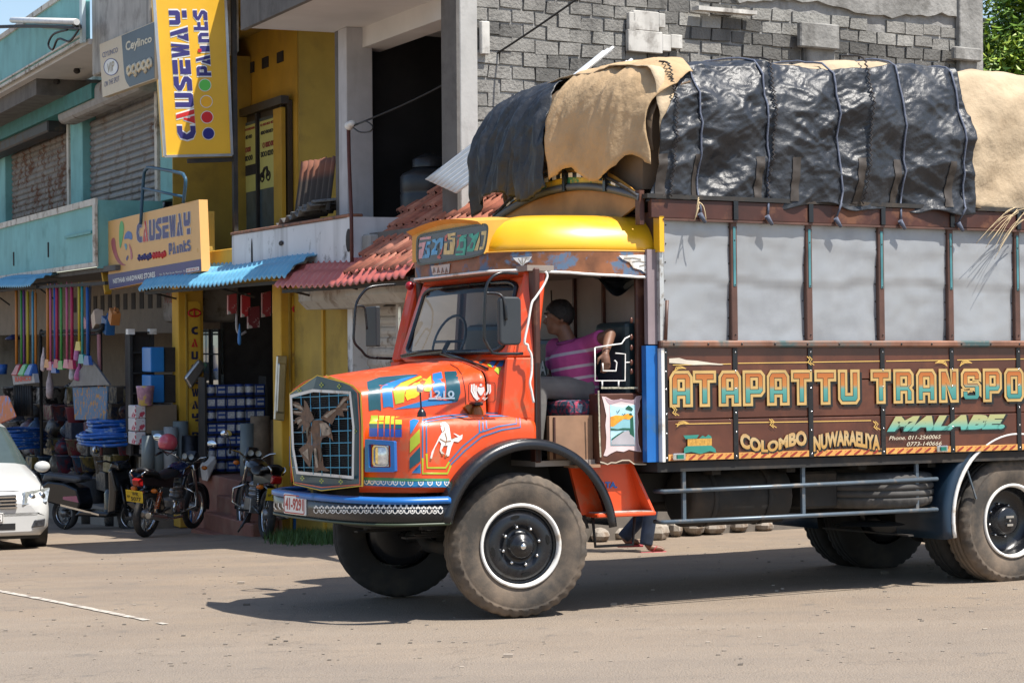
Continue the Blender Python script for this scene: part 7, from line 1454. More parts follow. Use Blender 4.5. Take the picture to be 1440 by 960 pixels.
motorbike((204,755), (272,1), 'WK', '5077', 'black motorbike with orange shock springs and plate WK 5077, pink helmet on mirror', True, mat('blue_black_tank', (.012,.022,.07), .25, coat=.4), False, .10)
motorbike((373,757), (340,1), 'WO', '9801', 'dusty black motorbike with plate WO 9801 between steps and lorry', False, M_bk, True, .10)
# ---- scooter seen from the side
base, ang, L = two_pt((92,744), (184,-1), 1.24); fr = frame_xy(base, ang); S_ = Sub('scooter', fr, (0,0,0), 'black and grey scooter parked sideways behind the white car', 'scooter')
M_scg = mat('scooter_grey', (.055,.058,.062), .4, var=.15); M_scb = mat('scooter_black', (.010,.011,.013), .2, coat=.4)
wb = 1.24; bike_wheel(S_, 0, .24, .09, 'rear_wheel'); bike_wheel(S_, wb, .24, .09, 'front_wheel')
sc = lambda pts, y0, y1, nm, m, bev=.03: S_.part(MB().prism(pts, 1, y0, y1), nm, m, bev=bev, seg=2)
sc([(-.38,.62),(-.30,.42),(.0,.36),(.38,.30),(.42,.40),(.36,.62),(.1,.70),(-.2,.72)], -.16, .16, 'rear_body', M_scb); sc([(.3,.22),(.95,.22),(1.0,.30),(.42,.31)], -.18, .18, 'foot_board', M_scb)
sc([(.95,.26),(1.1,.30),(1.14,.62),(1.04,.95),(.97,.93),(.98,.6)], -.19, .19, 'leg_shield', M_scb, .05); sc([(-.36,.70),(-.1,.74),(.3,.70),(.42,.74),(.38,.80),(.1,.81),(-.3,.84)], -.13, .13, 'seat', M_scg, .035)
sc([(.95,.93),(1.16,.90),(1.14,1.02),(1.0,1.05)], -.15, .15, 'headset', M_scb, .04); sc([(1.02,.44),(1.34,.46),(1.46,.34),(1.40,.30),(1.2,.42)], -.06, .06, 'front_mudguard', M_scb, .02)
S_.part(MB().hexa([(.1,-.163,.46),(.40,-.163,.42),(.40,-.161,.42),(.1,-.161,.46)], [(.1,-.163,.50),(.36,-.163,.52),(.36,-.161,.52),(.1,-.161,.50)]), 'pink_flash', mat('flash_pink', (.5,.15,.2), .4)); S_.part(MB().hexa([(.05,-.164,.36),(.8,-.184,.245),(.8,-.182,.245),(.05,-.162,.36)], [(.05,-.164,.39),(.8,-.184,.27),(.8,-.182,.27),(.05,-.162,.39)]), 'silver_flash', M_steel)
for y in (-1, 1):
    S_.part(MB().tube([(1.06,y*.1,1.0),(1.0,y*.25,1.05),(.92,y*.36,1.04)], .014, 8), 'handlebar', M_scb); S_.part(MB().tube([(.98,y*.3,1.05),(.96,y*.36,1.18)], .007, 6), 'mirror_stalk', M_scb); S_.part(MB().ball((.95,y*.4,1.22), (.03,.08,.06), 12), 'mirror', mat('mirror_face', (.7,.75,.8)))
    S_.part(MB().tube([(wb,y*.07,.24),(1.12,y*.07,.7)], .022, 8), 'fork_leg', M_scb)
S_.part(MB().tube([(.2,-.1,.2),(.15,-.2,.02)], .012, 6), 'stand', M_scb); S_.part(MB().box(1.0,1.02,-.08,.0,.55,.85), 'paper_tag', mat('tag_white', (.6,.58,.56), .7))
# ---- white saloon car, front end in the frame
cw = ground(42, 768); CFA = R_(-68); cfr = Frame((0,0,0), Matrix.Rotation(CFA, 3, 'Z')); hwC = .845
orig = cw - cfr.M @ Vector((-.80, .70, 0)); orig.z = cw.z; CF = Frame(orig, Matrix.Rotation(CFA, 3, 'Z'))
C_ = Sub('saloon_car', CF, (0,0,0), 'white saloon car with chrome grille and plate ending 4982 at the left edge', 'car')
M_car = mat('white_car_paint', (.56,.56,.545), .22, var=.02, coat=.6); M_cgl = mat('car_glass', (.05,.07,.07), .05, var=.1); M_ctr = mat('car_trim_black', (.015,.015,.016), .5)
ST = [(.03,.66,.26,.50,.58,.56),(-.02,.76,.21,.58,.66,.66),(-.12,.815,.20,.66,.735,.70),(-.3,.835,.19,.72,.80,.74),(-.6,.84,.19,.78,.87,.74),(-.95,.845,.19,.83,.94,.72),(-1.2,.845,.19,.87,.985,.70),(-1.45,.845,.19,.89,1.16,.66),(-1.95,.845,.19,.91,1.42,.58),(-2.5,.845,.19,.92,1.47,.57),(-3.1,.845,.19,.93,1.43,.56),(-3.55,.84,.2,.95,1.2,.58),(-3.8,.83,.22,.97,1.04,.64),(-4.25,.78,.26,.95,1.0,.64),(-4.38,.70,.32,.85,.92,.6)]
def csec(s):
    x, hw, zb, zs, zt, ht = s; h = [(0,zb),(hw*.88,zb),(hw*.985,zb+.10),(hw,zb+.22),(hw,(zb+zs)/2+.08),(hw*.985,zs-.06),(hw*.95,zs),(ht+.02,zt-.02),(ht*.85,zt+.005),(ht*.4,zt+.025),(0,zt+.03)]
    return [Vector((x, y, z)) for y, z in h] + [Vector((x, -y, z)) for y, z in h[-2:0:-1]]
rows = [csec(s) for s in ST]; n = len(rows[0]); body = MB(); glass = MB()
for i in range(len(rows)-1):
    for j in range(n):
        k = (j+1) % n; cab = 6 <= i <= 10; top = j in (6, 13); q = [rows[i][j], rows[i+1][j], rows[i+1][k], rows[i][k]]
        gl_ = (cab and top) or (i in (6, 7) and 7 <= j <= 12) or (i in (10, 11) and 7 <= j <= 12)
        (glass if gl_ else body).add(q, [(0,1,2,3)], 0, True)
body.add(rows[0], [tuple(range(n))]); body.add(rows[-1], [tuple(range(n))])
def weld(mb):
    d = {}; nv = []; mp = []
    for p in mb.v:
        k = (round(p.x, 4), round(p.y, 4), round(p.z, 4))
        if k not in d: d[k] = len(nv); nv.append(p)
        mp.append(d[k])
    mb.v = nv; mb.f = [[mp[i] for i in f] for f in mb.f]; return mb
C_.part(weld(body), 'body', M_car); C_.part(weld(glass), 'windows', M_cgl)
for sx in (-.80, -3.35):
    for sy in (1, -1):
        y = sy*.70; o = C_.part(MB().lathe([(.001,-.06),(.15,-.07),(.19,-.09),(.20,-.07),(.20,.09)] if sy < 0 else [(.001,.06),(.15,.07),(.19,.09),(.20,.07),(.20,-.09)], (sx,y,.30), 1, 28), 'wheel', M_steel); C_.part(MB().lathe([(.195,-.085),(.25,-.095),(.285,-.085),(.30,-.05),(.302,0),(.30,.05),(.285,.085),(.25,.095),(.195,.085)], (sx,y,.30), 1, 36), 'tyre', M_bt, o)
        C_.part(MB().lathe([(.335,-.12),(.34,.125)], (sx, sy*.74, .31), 1, 20, arc=(R_(-90), R_(90))), 'wheel_arch', M_ctr, recalc=False)
for sy in (1, -1):
    hp = [Vector((.03,sy*.47,.555)), Vector((-.07,sy*.78,.575)), Vector((-.24,sy*.845,.745)), Vector((-.04,sy*.50,.715))]; nn = Vector((.8,sy*.45,.2)).normalized()
    h = C_.part(MB().hexa([p-nn*.06 for p in hp], [p+nn*.03 for p in hp]), 'headlamp', mat('car_lamp', (.42,.45,.45), .1, .6, var=.6, vs=22), bev=.015)
    for k in (.33, .7): c_ = hp[0].lerp(hp[1], k)*.5 + hp[3].lerp(hp[2], k)*.5; C_.part(MB().ball(c_+nn*.02, (.03,.05,.05), 10), 'bulb', M_steel, h)
    fp_ = [Vector((.03,sy*.58,.30)), Vector((-.02,sy*.74,.31)), Vector((-.02,sy*.75,.40)), Vector((.03,sy*.62,.39))]; nn2 = Vector((.85,sy*.5,0)).normalized(); C_.part(MB().hexa([p-nn2*.05 for p in fp_], [p+nn2*.02 for p in fp_]), 'fog_lamp', mat('fog_dark', (.05,.05,.055), .3, var=.5, vs=30), bev=.01)
    C_.part(MB().ball((-1.35,sy*.95,.93), (.05,.10,.07), 12), 'wing_mirror', M_car)
gr_ = C_.part(MB().hexa([(-.03,-.42,.53),(-.03,.42,.53),(.045,.40,.53),(.045,-.40,.53)], [(-.08,-.42,.69),(-.08,.42,.69),(.012,.42,.69),(.012,-.42,.69)]), 'grille', M_ctr, bev=.01)
for z in (.545, .585, .625, .665): C_.part(MB().bar((.05-(z-.53)*.2,-.42,z), (.05-(z-.53)*.2,.42,z), .02, .016), 'grille_bar', M_steel, gr_)
C_.part(MB().box(.0, .035, -.40, .40, .285, .36), 'lower_intake', M_ctr)
pl = C_.part(MB().box(.035, .05, -.26, .26, .375, .485), 'number_plate', M_wht, bev=.004); C_.part(lay(norm2d(text2d('KP-4982', .03)), lambda a, b: Vector((.053, -.23+.46*a, .395+.07*b))), 'plate_number', M_dark, pl, recalc=False)
C_.part(lay(flat2d([rrect(0,0,1,1,.05), rrect(.012,.05,.988,.95,.04)]), lambda a, b: Vector((.0525, -.255+.51*a, .38+.10*b))), 'plate_border', M_dark, pl, recalc=False)
for sy in (1, -1): C_.part(MB().tube([Vector((s_[0], sy*(s_[5]+.02), s_[4]-.012)) for s_ in ST[2:7]], .006, 5), 'bonnet_gap', M_ctr)
C_.part(MB().tube([(.0-.14,-.70,.728),(-.085,-.4,.728),(-.075,0,.735),(-.085,.4,.728),(-.14,.70,.728)], .006, 5), 'bonnet_gap', M_ctr)
C_.part(MB().box(-3.9, -.15, -.7, .7, .16, .22), 'underbody', M_ctr)

# ================================================================== PEOPLE
M_skin = mat('brown_skin', (.17,.082,.05), .5, var=.12, vs=14); M_hair = mat('black_hair', (.010,.009,.009), .55, var=.3, vs=40, bump=.6, bs=120)
def remesh(o, vox, sm=4):
    m = o.modifiers.new('one_surface', 'REMESH'); m.mode = 'VOXEL'; m.voxel_size = vox; m.use_smooth_shade = True
    if sm: q = o.modifiers.new('soften', 'SMOOTH'); q.factor = .5; q.iterations = sm
    return o
def hand(mb, wr, d, side, curl):                  # palm and five fingers from the wrist along d; side towards the thumb; curl towards the palm
    d, side, curl = d.normalized(), side.normalized(), curl.normalized()
    mb.tube([wr, wr+d*.045, wr+d*.085], [.026,.034,.032], 10); 
    for k, (o, L) in enumerate(((.030,.072),(.010,.080),(-.010,.075),(-.029,.058))):
        p = wr+d*.075+side*o; a = p+d*L*.45+curl*.008; b = a+(d*.7+curl*.7).normalized()*L*.32; c_ = b+(d*.3+curl*.95).normalized()*L*.28; mb.tube([p, a, b, c_], [.0105,.010,.009,.0075], 8); mb.ball(c_, .0078, 8, m=6)
    p = wr+d*.02+side*.025; a = p+(d*.6+side*.8).normalized()*.04; b = a+(d+side*.2+curl*.3).normalized()*.035; mb.tube([p, a, b], [.014,.012,.009], 8); mb.ball(b, .009, 8, m=6)
def head(mb, c, face, up=Vector((0,0,1))):        # skull, jaw, nose, ear, neck stub; face: looking direction
    f = face.normalized(); s = up.cross(f).normalized(); u = s.cross(f)*-1
    mb.ball(c+u*.02, .092, 16, m=12); mb.ball(c-f*.025+u*.03, .090, 16, m=12); mb.tube([c+u*.0+f*.03, c-u*.075+f*.045, c-u*.115+f*.06], [.07,.055,.032], 12)
    mb.tube([c+f*.085+u*.015, c+f*.112-u*.022, c+f*.09-u*.03], [.010,.015,.010], 8); mb.tube([c+f*.08-u*.06-s*.02, c+f*.086-u*.06, c+f*.08-u*.06+s*.02], [.008,.011,.008], 8)
    for sg in (-1, 1): mb.ball(c+s*sg*.083-f*.015-u*.012, (.016,.020,.032), 8); mb.ball(c+f*.082+s*sg*.032+u*.028, (.016,.016,.012), 8)
    return f, s, u
def face_parts(S_, c, f, s, u, hair_cut):
    for sg in (-1, 1): S_.part(MB().ball(c+f*.088+s*sg*.032+u*.02, (.010,.010,.007), 8), 'eye', M_wht); S_.part(MB().ball(c+f*.0965+s*sg*.032+u*.02, (.004,.004,.005), 6), 'iris', M_hair); S_.part(MB().tube([c+f*.085+s*sg*.05+u*.042, c+f*.097+s*sg*.03+u*.047, c+f*.094+s*sg*.014+u*.042], .0045, 5), 'eyebrow', M_hair)
    hm = MB(); C0 = c-f*.018+u*.03
    def hp(a, b):
        t, q = a*2*math.pi, b*(2.25+.4*max(0, -math.cos(a*2*math.pi))); d = f*math.cos(t)*math.sin(q)+s*math.sin(t)*math.sin(q)+u*math.cos(q); front = max(0, math.cos(t)); lim = 1-.46*front**1.1-.04*abs(math.sin(t))
        q2 = q*lim; d = f*math.cos(t)*math.sin(q2)+s*math.sin(t)*math.sin(q2)+u*math.cos(q2); return C0 + d*(.106+.006*noise.noise(d*9)+.007*noise.noise(d*34))
    hm.grid(hp, 40, 16, cu=False); S_.part(hm, 'hair', M_hair, recalc=False, solid=.005)
# ---- the man in the cab, elbow on the rail
J = {k: tp(x, y, v=v) for k, (x, y, v) in dict(pel=(812,561,.54), mid=(807,528,.54), chest=(803,498,.54), neck=(796,473,.55), hd=(785,447,.57), ls=(829,486,.43), le=(858,470,.14), lw=(851,496,.02), rs=(782,490,.76), re=(778,528,.93), rw=(757,552,.85)).items()}
J['pel'].z = max(J['pel'].z, 1.60)
root = TF.W(J['pel']-Vector((0,0,.07))); man = Sub('person', TF, J['pel']-Vector((0,0,.07)), 'man in striped purple polo shirt sitting in the lorry cab, elbow out', 'person')
fd = Vector((-.93, .42, -.12)); b_ = MB()
b_.tube([J['pel']-Vector((0,0,.02)), J['mid'], J['chest'], J['chest']*.4+J['neck']*.6], [.13,.125,.135,.07], 14); f_, s_, u_ = head(b_, J['hd'], fd); b_.tube([J['chest']*.3+J['neck']*.7, J['neck'], J['hd']-Vector((-.02,0,.05))], [.068,.062,.058], 12)
for a, e, w_ in (('ls','le','lw'), ('rs','re','rw')): b_.tube([J['chest'], J[a], J[a].lerp(J[e], .5), J[e]], [.08,.062,.05,.042], 12); b_.tube([J[e], J[e].lerp(J[w_], .4), J[w_]], [.042,.040,.027], 12); b_.ball(J[e], .043, 10)
hand(b_, J['lw'], Vector((.0,-.12,-1)), Vector((-1,.1,0)), Vector((.15,.9,-.2))); hand(b_, J['rw'], Vector((-1,-.1,-.2)), Vector((0,-1,0)), Vector((0,0,-1)))
hips = []
for sg, vk in ((-1,.44),(1,.80)):
    h = J['pel']+Vector((0,sg*.09,0)); kn = Vector((.40,vk,1.63)); an_ = Vector((.36,vk,1.20)); hips.append((h, kn, an_)); b_.tube([h, h.lerp(kn, .5), kn], [.092,.08,.062], 12); b_.tube([kn, kn.lerp(an_, .35), an_], [.06,.055,.035], 12); b_.tube([an_, an_+Vector((-.02,0,-.05)), an_+Vector((-.16,0,-.065))], [.036,.034,.028], 10)
body_ = man.part(b_, 'body', M_skin); remesh(body_, .0075, 3)
face_parts(man, J['hd'], f_, s_, u_, 0)
sh_ = MB(); sh_.tube([J['pel']+Vector((0,0,-.045)), J['pel']+Vector((0,0,.04)), J['mid'], J['chest'], J['chest']*.35+J['neck']*.65], [.165,.17,.165,.17,.08], 16)
for a, e in (('ls','le'), ('rs','re')): q = J[a].lerp(J[e], .62); sh_.tube([J['chest'], J[a], J[a].lerp(J[e], .35), q], [.10,.082,.075,.072], 14); sh_.ball(J[a], .082, 12)
M_shirt = mat('purple_shirt', (.47,.07,.24), .85, var=.12, vs=8, bump=.4, bs=22)
N = M_shirt.node_tree.nodes; L = M_shirt.node_tree.links; bs_ = N['Principled BSDF']; src = bs_.inputs['Base Color'].links[0].from_socket
tc = N.new('ShaderNodeTexCoord'); dt = N.new('ShaderNodeVectorMath'); dt.operation = 'DOT_PRODUCT'; dt.inputs[1].default_value = (-.12,.10,1); L.new(tc.outputs['Object'], dt.inputs[0]); cr = N.new('ShaderNodeValToRGB'); cr.color_ramp.interpolation = 'CONSTANT'; mrn = N.new('ShaderNodeMapRange'); mrn.inputs[2].default_value = .6; L.new(dt.outputs['Value'], mrn.inputs[0]); L.new(mrn.outputs[0], cr.inputs[0])
el = cr.color_ramp.elements; 
for p_, v_ in ((0,0),(.10,1),(.13,0),(.24,1),(.275,0),(.385,1),(.42,0),(.56,1),(.60,0)):
    e_ = el[0] if p_ == 0 else el.new(p_); e_.position = p_; e_.color = (v_,v_,v_,1)
el.remove(el[-1]) if el[-1].position > .99 else None
mx_ = N.new('ShaderNodeMix'); mx_.data_type = 'RGBA'; L.new(cr.outputs[0], mx_.inputs[0]); L.new(src, mx_.inputs[6]); mx_.inputs[7].default_value = (.55,.45,.5,1); L.new(mx_.outputs[2], bs_.inputs['Base Color'])
remesh(man.part(sh_, 'shirt', M_shirt), .010, 3); man.part(MB().tube([J['neck']+Vector((.065*math.cos(t)-.0, .06*math.sin(t), -.035+.02*math.cos(t))) for t in [2*math.pi*k/20 for k in range(20)]], .014, 6, closed=True), 'collar', mat('purple_collar', (.19,.03,.13), .85))
tr_ = MB()
for h, kn, an_ in hips: tr_.tube([J['pel']-Vector((0,0,.01)), h, h.lerp(kn, .5), kn], [.12,.108,.095,.078], 12); tr_.ball(kn, .078, 10); tr_.tube([kn, kn.lerp(an_, .5), an_], [.078,.075,.065], 12)
remesh(man.part(tr_, 'trousers', mat('grey_trousers', (.17,.16,.15), .9, var=.2, vs=6, bump=.4, bs=20)), .011, 3)
# ---- walker behind the lorry, one sandalled foot in view
g0 = ground(914, 776); fr = frame_xy(g0, R_(8)); pd = Sub('person', fr, (0,0,0), 'person in blue jeans and red flip-flops walking behind the lorry', 'person')
b_ = MB(); H = Vector((-.05,.12,.92)); f_, s_, u_ = head(b_, Vector((-.02,.12,1.60)), Vector((1,0,0))); b_.tube([(-.02,.12,1.38),(-.02,.12,1.52)], .052, 12); b_.tube([H, (-.04,.12,1.15), (-.03,.12,1.38)], [.14,.13,.12], 14)
legs = [(Vector((-.05,.04,.9)), Vector((.03,.02,.5)), Vector((-.03,0,.09))), (Vector((-.05,.2,.9)), Vector((.12,.22,.5)), Vector((-.22,.22,.14)))]
for h, k, a in legs: b_.tube([h, k], [.085,.058], 12); b_.tube([k, k.lerp(a, .35), a], [.058,.055,.036], 12); b_.tube([a, a+Vector((.03,0,-.045)), a+Vector((.15,0,-.06))], [.036,.035,.028], 10); [b_.ball(a+Vector((.17-.01*abs(j-1),-.028+.014*j,-.066)), .012, 8, m=6) for j in range(5)]
for sg in (-1, 1): b_.tube([(-.03,.12,1.35), (-.03,.12+sg*.2,1.36), (.02*sg,.12+sg*.24,1.08), (.10*sg,.12+sg*.24,.86)], [.07,.055,.042,.028], 10); hand(b_, Vector((.10*sg,.12+sg*.24,.86)), Vector((.1,0,-1)), Vector((1,0,0)), Vector((0,-sg,0)))
remesh(pd.part(b_, 'body', M_skin), .010, 3); face_parts(pd, Vector((-.02,.12,1.60)), f_, s_, u_, 0)
j_ = MB(); [(j_.tube([h+Vector((0,0,.03)), k], [.105,.075], 12), j_.tube([k, a+Vector((-.01,0,-.02))], [.075,.066], 12)) for h, k, a in legs]; j_.ball(H+Vector((0,0,.0)), (.15,.17,.13), 14); remesh(pd.part(j_, 'jeans', mat('dark_jeans', (.018,.028,.055), .9, var=.4, vs=9, bump=.4, bs=30)), .012, 3)
t_ = MB().tube([H, (-.04,.12,1.15), (-.03,.12,1.36), (-.02,.12,1.46)], [.165,.155,.15,.07], 14); [t_.tube([(-.03,.12,1.34), (-.03,.12+sg*.2,1.36), (.0,.12+sg*.24,1.16)], [.09,.075,.065], 12) for sg in (-1, 1)]; remesh(pd.part(t_, 'shirt', mat('plain_shirt', (.35,.36,.4), .9)), .012, 3)
for h, k, a in legs: pd.part(MB().prism([(a.x-.07,a.y-.045),(a.x+.08,a.y-.05),(a.x+.19,a.y-.045),(a.x+.2,a.y+.03),(a.x+.08,a.y+.045),(a.x-.07,a.y+.04)], 2, a.z-.105, a.z-.083), 'flip_flop', mat('red_rubber', (.35,.02,.03), .5), bev=.004); pd.part(MB().tube([(a.x+.05,a.y-.045,a.z-.08),(a.x+.09,a.y-.02,a.z-.035),(a.x+.15,a.y,a.z-.045),(a.x+.09,a.y+.025,a.z-.035),(a.x+.05,a.y+.045,a.z-.08)], .007, 6), 'flip_flop_strap', mat('red_rubber', (.35,.02,.03)))

# ================================================================== WIRES, TANK, LOOSE SHEETS, STONES, TREE
M_wire = mat('black_wire', (.015,.015,.016), .6)
def wire(pts, r, label, fr=None): MB().tube(smooth_line(pts, 10), r, 5).thing('cable', M_wire, label, 'cable', fr, 'overhead cables')
i0 = bp_(495, 178, .5); a = BF.W(i0); b = WF.W(wp(830, -14, -1.2)); m_ = (a+b)/2-Vector((0,0,.12))
wire([a, a.lerp(m_, .5)-Vector((0,0,.03)), m_, m_.lerp(b, .5)-Vector((0,0,.02)), b], .012, 'black overhead cable running from the bracket past the block wall')
MB().tube(smooth_line([bp_(497,180,.5), bp_(507,186,.5), bp_(520,185,.5), bp_(524,178,.5), bp_(515,171,.5), bp_(505,174,.5)], 5), .009, 5).thing('cable_loop', M_wire, 'loose loop of cable at the wall bracket', 'cable', BF)
pk = Sub('service_pipe', BF, bp_(493, 375, .52), 'rusty service pipe with white insulator beside the white parapet', 'pipe'); pk.part(MB().tube([bp_(495,376,.66), bp_(494,300,.66), bp_(491,230,.5), bp_(490,182,.5)], .022, 8), 'pipe', mat('rust_pipe', (.12,.04,.03), .7, var=.3)); pk.part(MB().ball(bp_(491,177,.5), (.07,.05,.05), 10), 'insulator', M_wht); pk.part(MB().ball(bp_(495,174,.5), (.05,.05,.04), 10), 'insulator', M_wht)
for i, (pts, lab) in enumerate((([(-30,38),(40,36),(105,38)],'upper cable at the top left corner'), ([(-30,40),(50,38),(112,41)],'lower cable at the top left corner'), ([(112,40),(98,58),(82,55),(74,70),(68,62),(76,48),(95,42)],'tangled cable under the balcony tube light'))): wire([bp_(x, y, 1.55) for x, y in pts], .018, lab, BF)
tl_ = Sub('tube_light', BF, bp_(60,30,1.5), 'white tube light fixed to the teal balcony at top left', 'lamp'); tl_.part(MB().tube([bp_(17,28.5,1.5), bp_(108,31,1.5)], .05, 8), 'tube', mat('tube_white', (.7,.7,.68), .4)); tl_.part(MB().tube([bp_(62,39,1.4), bp_(110,42,1.4)], .03, 6), 'holder', mat('teal_pipe', (.06,.3,.3))); tl_.part(MB().bar(bp_(105,32,1.5), bp_(112,40,1.22), .08, .06), 'bracket', M_blkd)
# steel ladder frame standing behind the orange board
ld = MB().tube(smooth_line([bp_(198,315,.9), bp_(202,250,.9), bp_(206,238,.9), bp_(213,236,.9), bp_(252,243,.9), bp_(259,248,.9), bp_(261,256,.9), bp_(258,285,.9)], 4), .025, 6); ld.tube([bp_(202,265,.9), bp_(259,277,.9)], .02, 6); ld.thing('tubular_frame', mat('blue_tube', (.02,.08,.14), .5), 'dark blue tubular steel frame standing behind the orange board', 'frame', BF)
# black water tank in the open room
tc_ = BF.at(603, 205, 0, 7.6); tb = Sub('water_tank', BF, (7.6, tc_.y, 3.12), 'black plastic water tank in the open dark room', 'tank'); M_tank = mat('black_tank', (.02,.024,.03), .4, var=.2)
tb.part(MB().lathe([(.001,0),(.31,0),(.33,.03),(.33,.2),(.32,.22),(.33,.24),(.33,.46),(.32,.48),(.33,.5),(.33,.66),(.30,.70),(.18,.76),(.16,.77)], (7.6,tc_.y,3.12), 2, 30), 'drum', M_tank); tb.part(MB().lathe([(.19,.77),(.19,.86),(.16,.88),(.05,.93),(.001,.93)], (7.6,tc_.y,3.12), 2, 24), 'lid', M_tank); tb.part(MB().tube([(7.25,tc_.y-.02,3.75),(7.18,tc_.y-.05,3.78)], .03, 8), 'valve', mat('green_valve', (.05,.3,.15), .5))
def corrugated(c, along, across, nw, L, W_, amp, m, name, label, cat='sheet', group=None, fr=None, jag=0):
    along, across = Vector(along).normalized(), Vector(across).normalized(); nn = along.cross(across).normalized(); c = Vector(c); rr = random.Random(len(label)); jg = [rr.uniform(0, jag) for _ in range(nw*6+1)]
    mb = MB().grid(lambda a, b: c + across*W_*a + along*(L*b - (jg[int(a*nw*6)] if b > .9 else 0)) + nn*amp*math.sin(a*nw*2*math.pi), nw*6, 6); return mb.thing(name, m, label, cat, fr, group, solid=.008, recalc=False)
# white roofing sheet behind the tiles, loose sheets on the balcony
A_, B_, C_2 = bp_(598,252,.15), bp_(684,186,.15), bp_(642,272,.62); corrugated(A_, B_-A_, C_2-A_, 8, (B_-A_).length, (C_2-A_).length, .02, mat('white_zinc', (.66,.68,.70), .45, .2, var=.08), 'roofing_sheet', 'white corrugated roofing sheet sloping above the clay tiles', 'sheet', None, BF)
M_rz = gradmat('rusty_to_black_sheet', [(0,(.03,.026,.022)),(.5,(.05,.035,.025)),(.62,(.2,.075,.04)),(1,(.17,.065,.04))], 2, 0, .85, .85)
q0, q1, q2 = bp_(414,300,.40), bp_(424,226,.15), bp_(466,296,.40); corrugated(q0, q1-q0, q2-q0, 6, (q1-q0).length*1.0, 1.3, .03, M_rz, 'rusty_sheet', 'rusty corrugated sheet leaning behind the white parapet', 'sheet', 'loose corrugated sheets on the balcony', BF, .05)
M_asb = mat('asbestos_grey', (.17,.165,.155), .95, var=.2, dirt=(.08,.075,.07), da=.4, ds=5)
for k, (x, y, lab) in enumerate(((388,312,'lowest'), (404,300,'middle'), (415,290,'topmost'))):
    c_ = bp_(x, y, .45); corrugated(c_+Vector((0,0,-.02-.02*k)), (.3,.95,.1), (.95,-.1,.04), 4, .45, 1.5-.25*k, .035, M_asb, 'asbestos_sheet', f'grey corrugated asbestos sheet, {lab} of the stack on the parapet', 'sheet', 'loose corrugated sheets on the balcony', BF, .03)
# white sheets sticking out of the load on its far side
for k, (x, y, lab) in enumerate(((800,104,'longer white corrugated sheet sticking out above the hessian'), (856,98,'shorter white corrugated sheet sticking out above the hessian'))):
    c_ = tp(x, y, v=1.9); corrugated(c_-Vector((0,0,.08)), Vector((.75,0,.56)), Vector((.2,.9,.0)), 3, .55-.25*k, .35, .015, mat('white_zinc', (.66,.68,.70)), 'zinc_sheet', lab, 'sheet', 'white sheets on the lorry load', TF)
# rubble kerb behind the lorry
sr = random.Random(4); M_st = mat('rubble_stone', (.30,.26,.215), .9, var=.25, vs=6, dirt=(.18,.13,.09), da=.45, ds=4, bump=.6, bs=14)
for k, (x, y, w_, h_) in enumerate(((868,752,26,26),(893,748,20,22),(925,752,34,28),(951,748,18,24),(975,747,30,30),(1005,745,34,24),(1040,742,30,22),(845,755,24,22),(1075,740,28,22))):
    g = ground(x, y+6); s = g.y/3000; c_ = Vector((g.x, g.y, g.z+h_*s*.42)); mb = MB().ball((0,0,0), (w_*s*.55, .22, h_*s*.5), 9, m=6); mb.sm = [False]*len(mb.f)
    mb.v = [c_ + p*(1+.45*noise.noise(p*3.1+Vector((k*5,0,0)))) for p in mb.v]; mb.thing('stone', M_st, f'rough rubble stone behind the lorry, {ORD[[1,2,3,4,5,6,7,0,8][k]]} from the left', 'stone', None, 'rubble stones along the wall behind the lorry')
# grass along the step foot
gs = MB(); rr = random.Random(9)
for k in range(2600):
    px = rr.uniform(226, 352) if k % 2 else rr.uniform(396, 480); py = rr.gauss(744 if px < 360 else 754, 3.2)+ (px-226)*.02; g = ground(px, py) if k % 20 == 0 else None
    if g: base_g = g
    p = base_g + Vector((rr.uniform(-.22,.22), rr.uniform(-.25,.25), 0)); p.z = gz(p.x, p.y); h = rr.uniform(.05,.16); a_ = rr.uniform(0, 6.3); d = Vector((math.cos(a_), math.sin(a_), 0)); w_ = d.cross(Vector((0,0,1)))*.007
    gs.add([p-w_, p+w_, p+d*h*.4+Vector((0,0,h))], [(0,1,2)])
gs.thing('grass', mat('verge_grass', (.055,.11,.022), .7, var=.4, vs=3), 'patchy green grass along the foot of the shop steps', 'grass', None, None, kind='stuff', recalc=False)
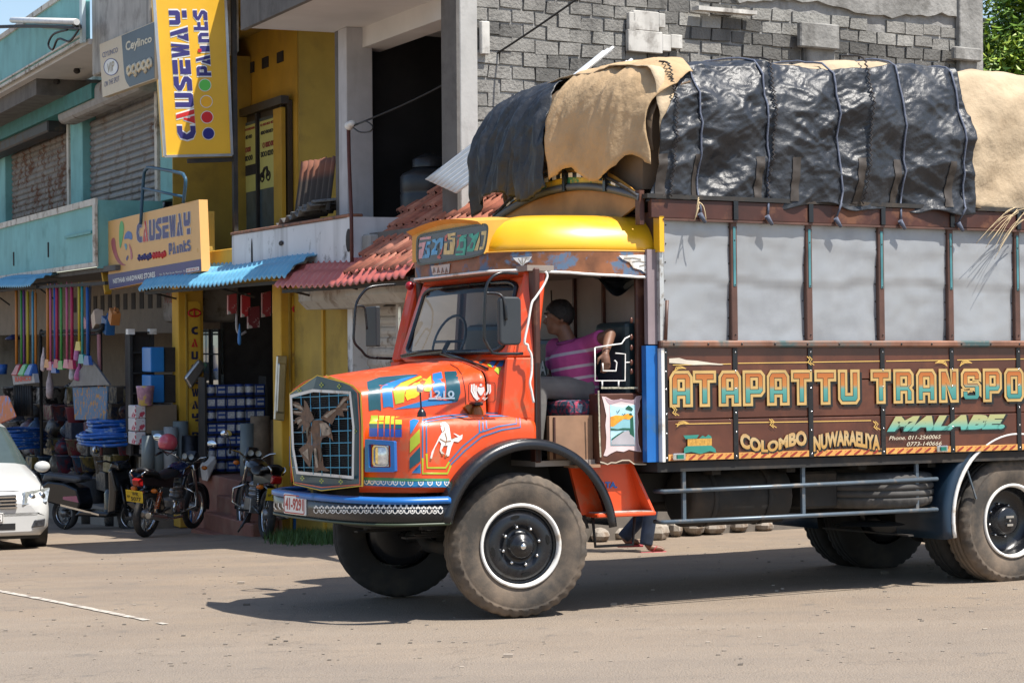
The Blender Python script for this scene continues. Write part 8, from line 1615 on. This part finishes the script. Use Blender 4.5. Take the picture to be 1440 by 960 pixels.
# litter and pebbles on the road
lt = MB()
for k in range(420):
    px, py = rr.uniform(-20, 1460), 745 + 210*rr.random()**1.3; r_ = ray(px, py); t = (2.02)/-r_.z if r_.z < 0 else 10; p = r_*t; p.z = gz(p.x, p.y); s = rr.uniform(.004,.014)*(2.2 if rr.random() < .04 else 1)
    lt.box(p.x-s, p.x+s, p.y-s*.8, p.y+s*.8, p.z-.002, p.z+s*.7)
lt.thing('road_grit', mat('grit', (.25,.21,.17), .9, var=.6, vs=.7), 'scattered grit and pebbles on the dusty road', 'grit', None, None, kind='stuff')
# ---- tree at the top right behind the wall
def tree(base, H, rad, label, n_leaf, seed, cz):
    rr = random.Random(seed); t = Sub('broadleaf_tree', WORLD, base, label, 'tree'); base = Vector(base); top = base+Vector((.1,0,H*.55)); tr_ = MB().tube([base, base+Vector((.05,.0,H*.3)), top], [.16,.12,.07], 9); tips = []
    for k in range(22):
        a = rr.uniform(0, 6.28); e = rr.uniform(.1, 1.2); s0 = base.lerp(top, rr.uniform(.55, 1)); q = top+Vector((math.cos(a)*math.cos(e)*rad*.8, math.sin(a)*math.cos(e)*rad*.8, math.sin(e)*cz*.85+rr.uniform(-.4,.2))); mid = s0.lerp(q, .5)+Vector((0,0,.12)); tr_.tube([s0, mid, q], [.045,.028,.010], 6); tips += [(mid, q)]
    t.part(tr_, 'trunk', mat('bark', (.16,.12,.085), .9, var=.3)); lv = [MB(), MB(), MB()]
    for k in range(n_leaf):
        m0, q = tips[rr.randrange(len(tips))]; c_ = m0.lerp(q, rr.uniform(.15, 1.15)) + Vector((rr.gauss(0,.22), rr.gauss(0,.22), rr.gauss(0,.17))); d = Vector((rr.gauss(0,1), rr.gauss(0,1), rr.gauss(-.35,.5))).normalized(); s = d.cross(Vector((rr.gauss(0,.4),rr.gauss(0,.4),1))).normalized(); L = rr.uniform(.08,.15); w_ = L*.19; mi = rr.choices((0,1,2), (5,3,2))[0]
        n_ = d.cross(s)*.12*L; lv[mi].add([c_, c_+d*L*.4+s*w_+n_, c_+d*L-n_, c_+d*L*.4-s*w_+n_], [(0,1,2),(0,2,3)])
    for mb, c_ in zip(lv, ((.15,.27,.025), (.27,.36,.03), (.05,.12,.015))): t.part(mb, 'crown', mat('leaf_%.3f' % c_[1], c_, .5, var=.25, vs=2), recalc=False)
p = WORLD.at(1432, 70, 1, 28.2); tree((p.x+.35, 28.2, gz(7, 28)), 10.2, 1.35, 'bright green leafy tree beyond the wall at the top right', 24000, 3, 1.7)
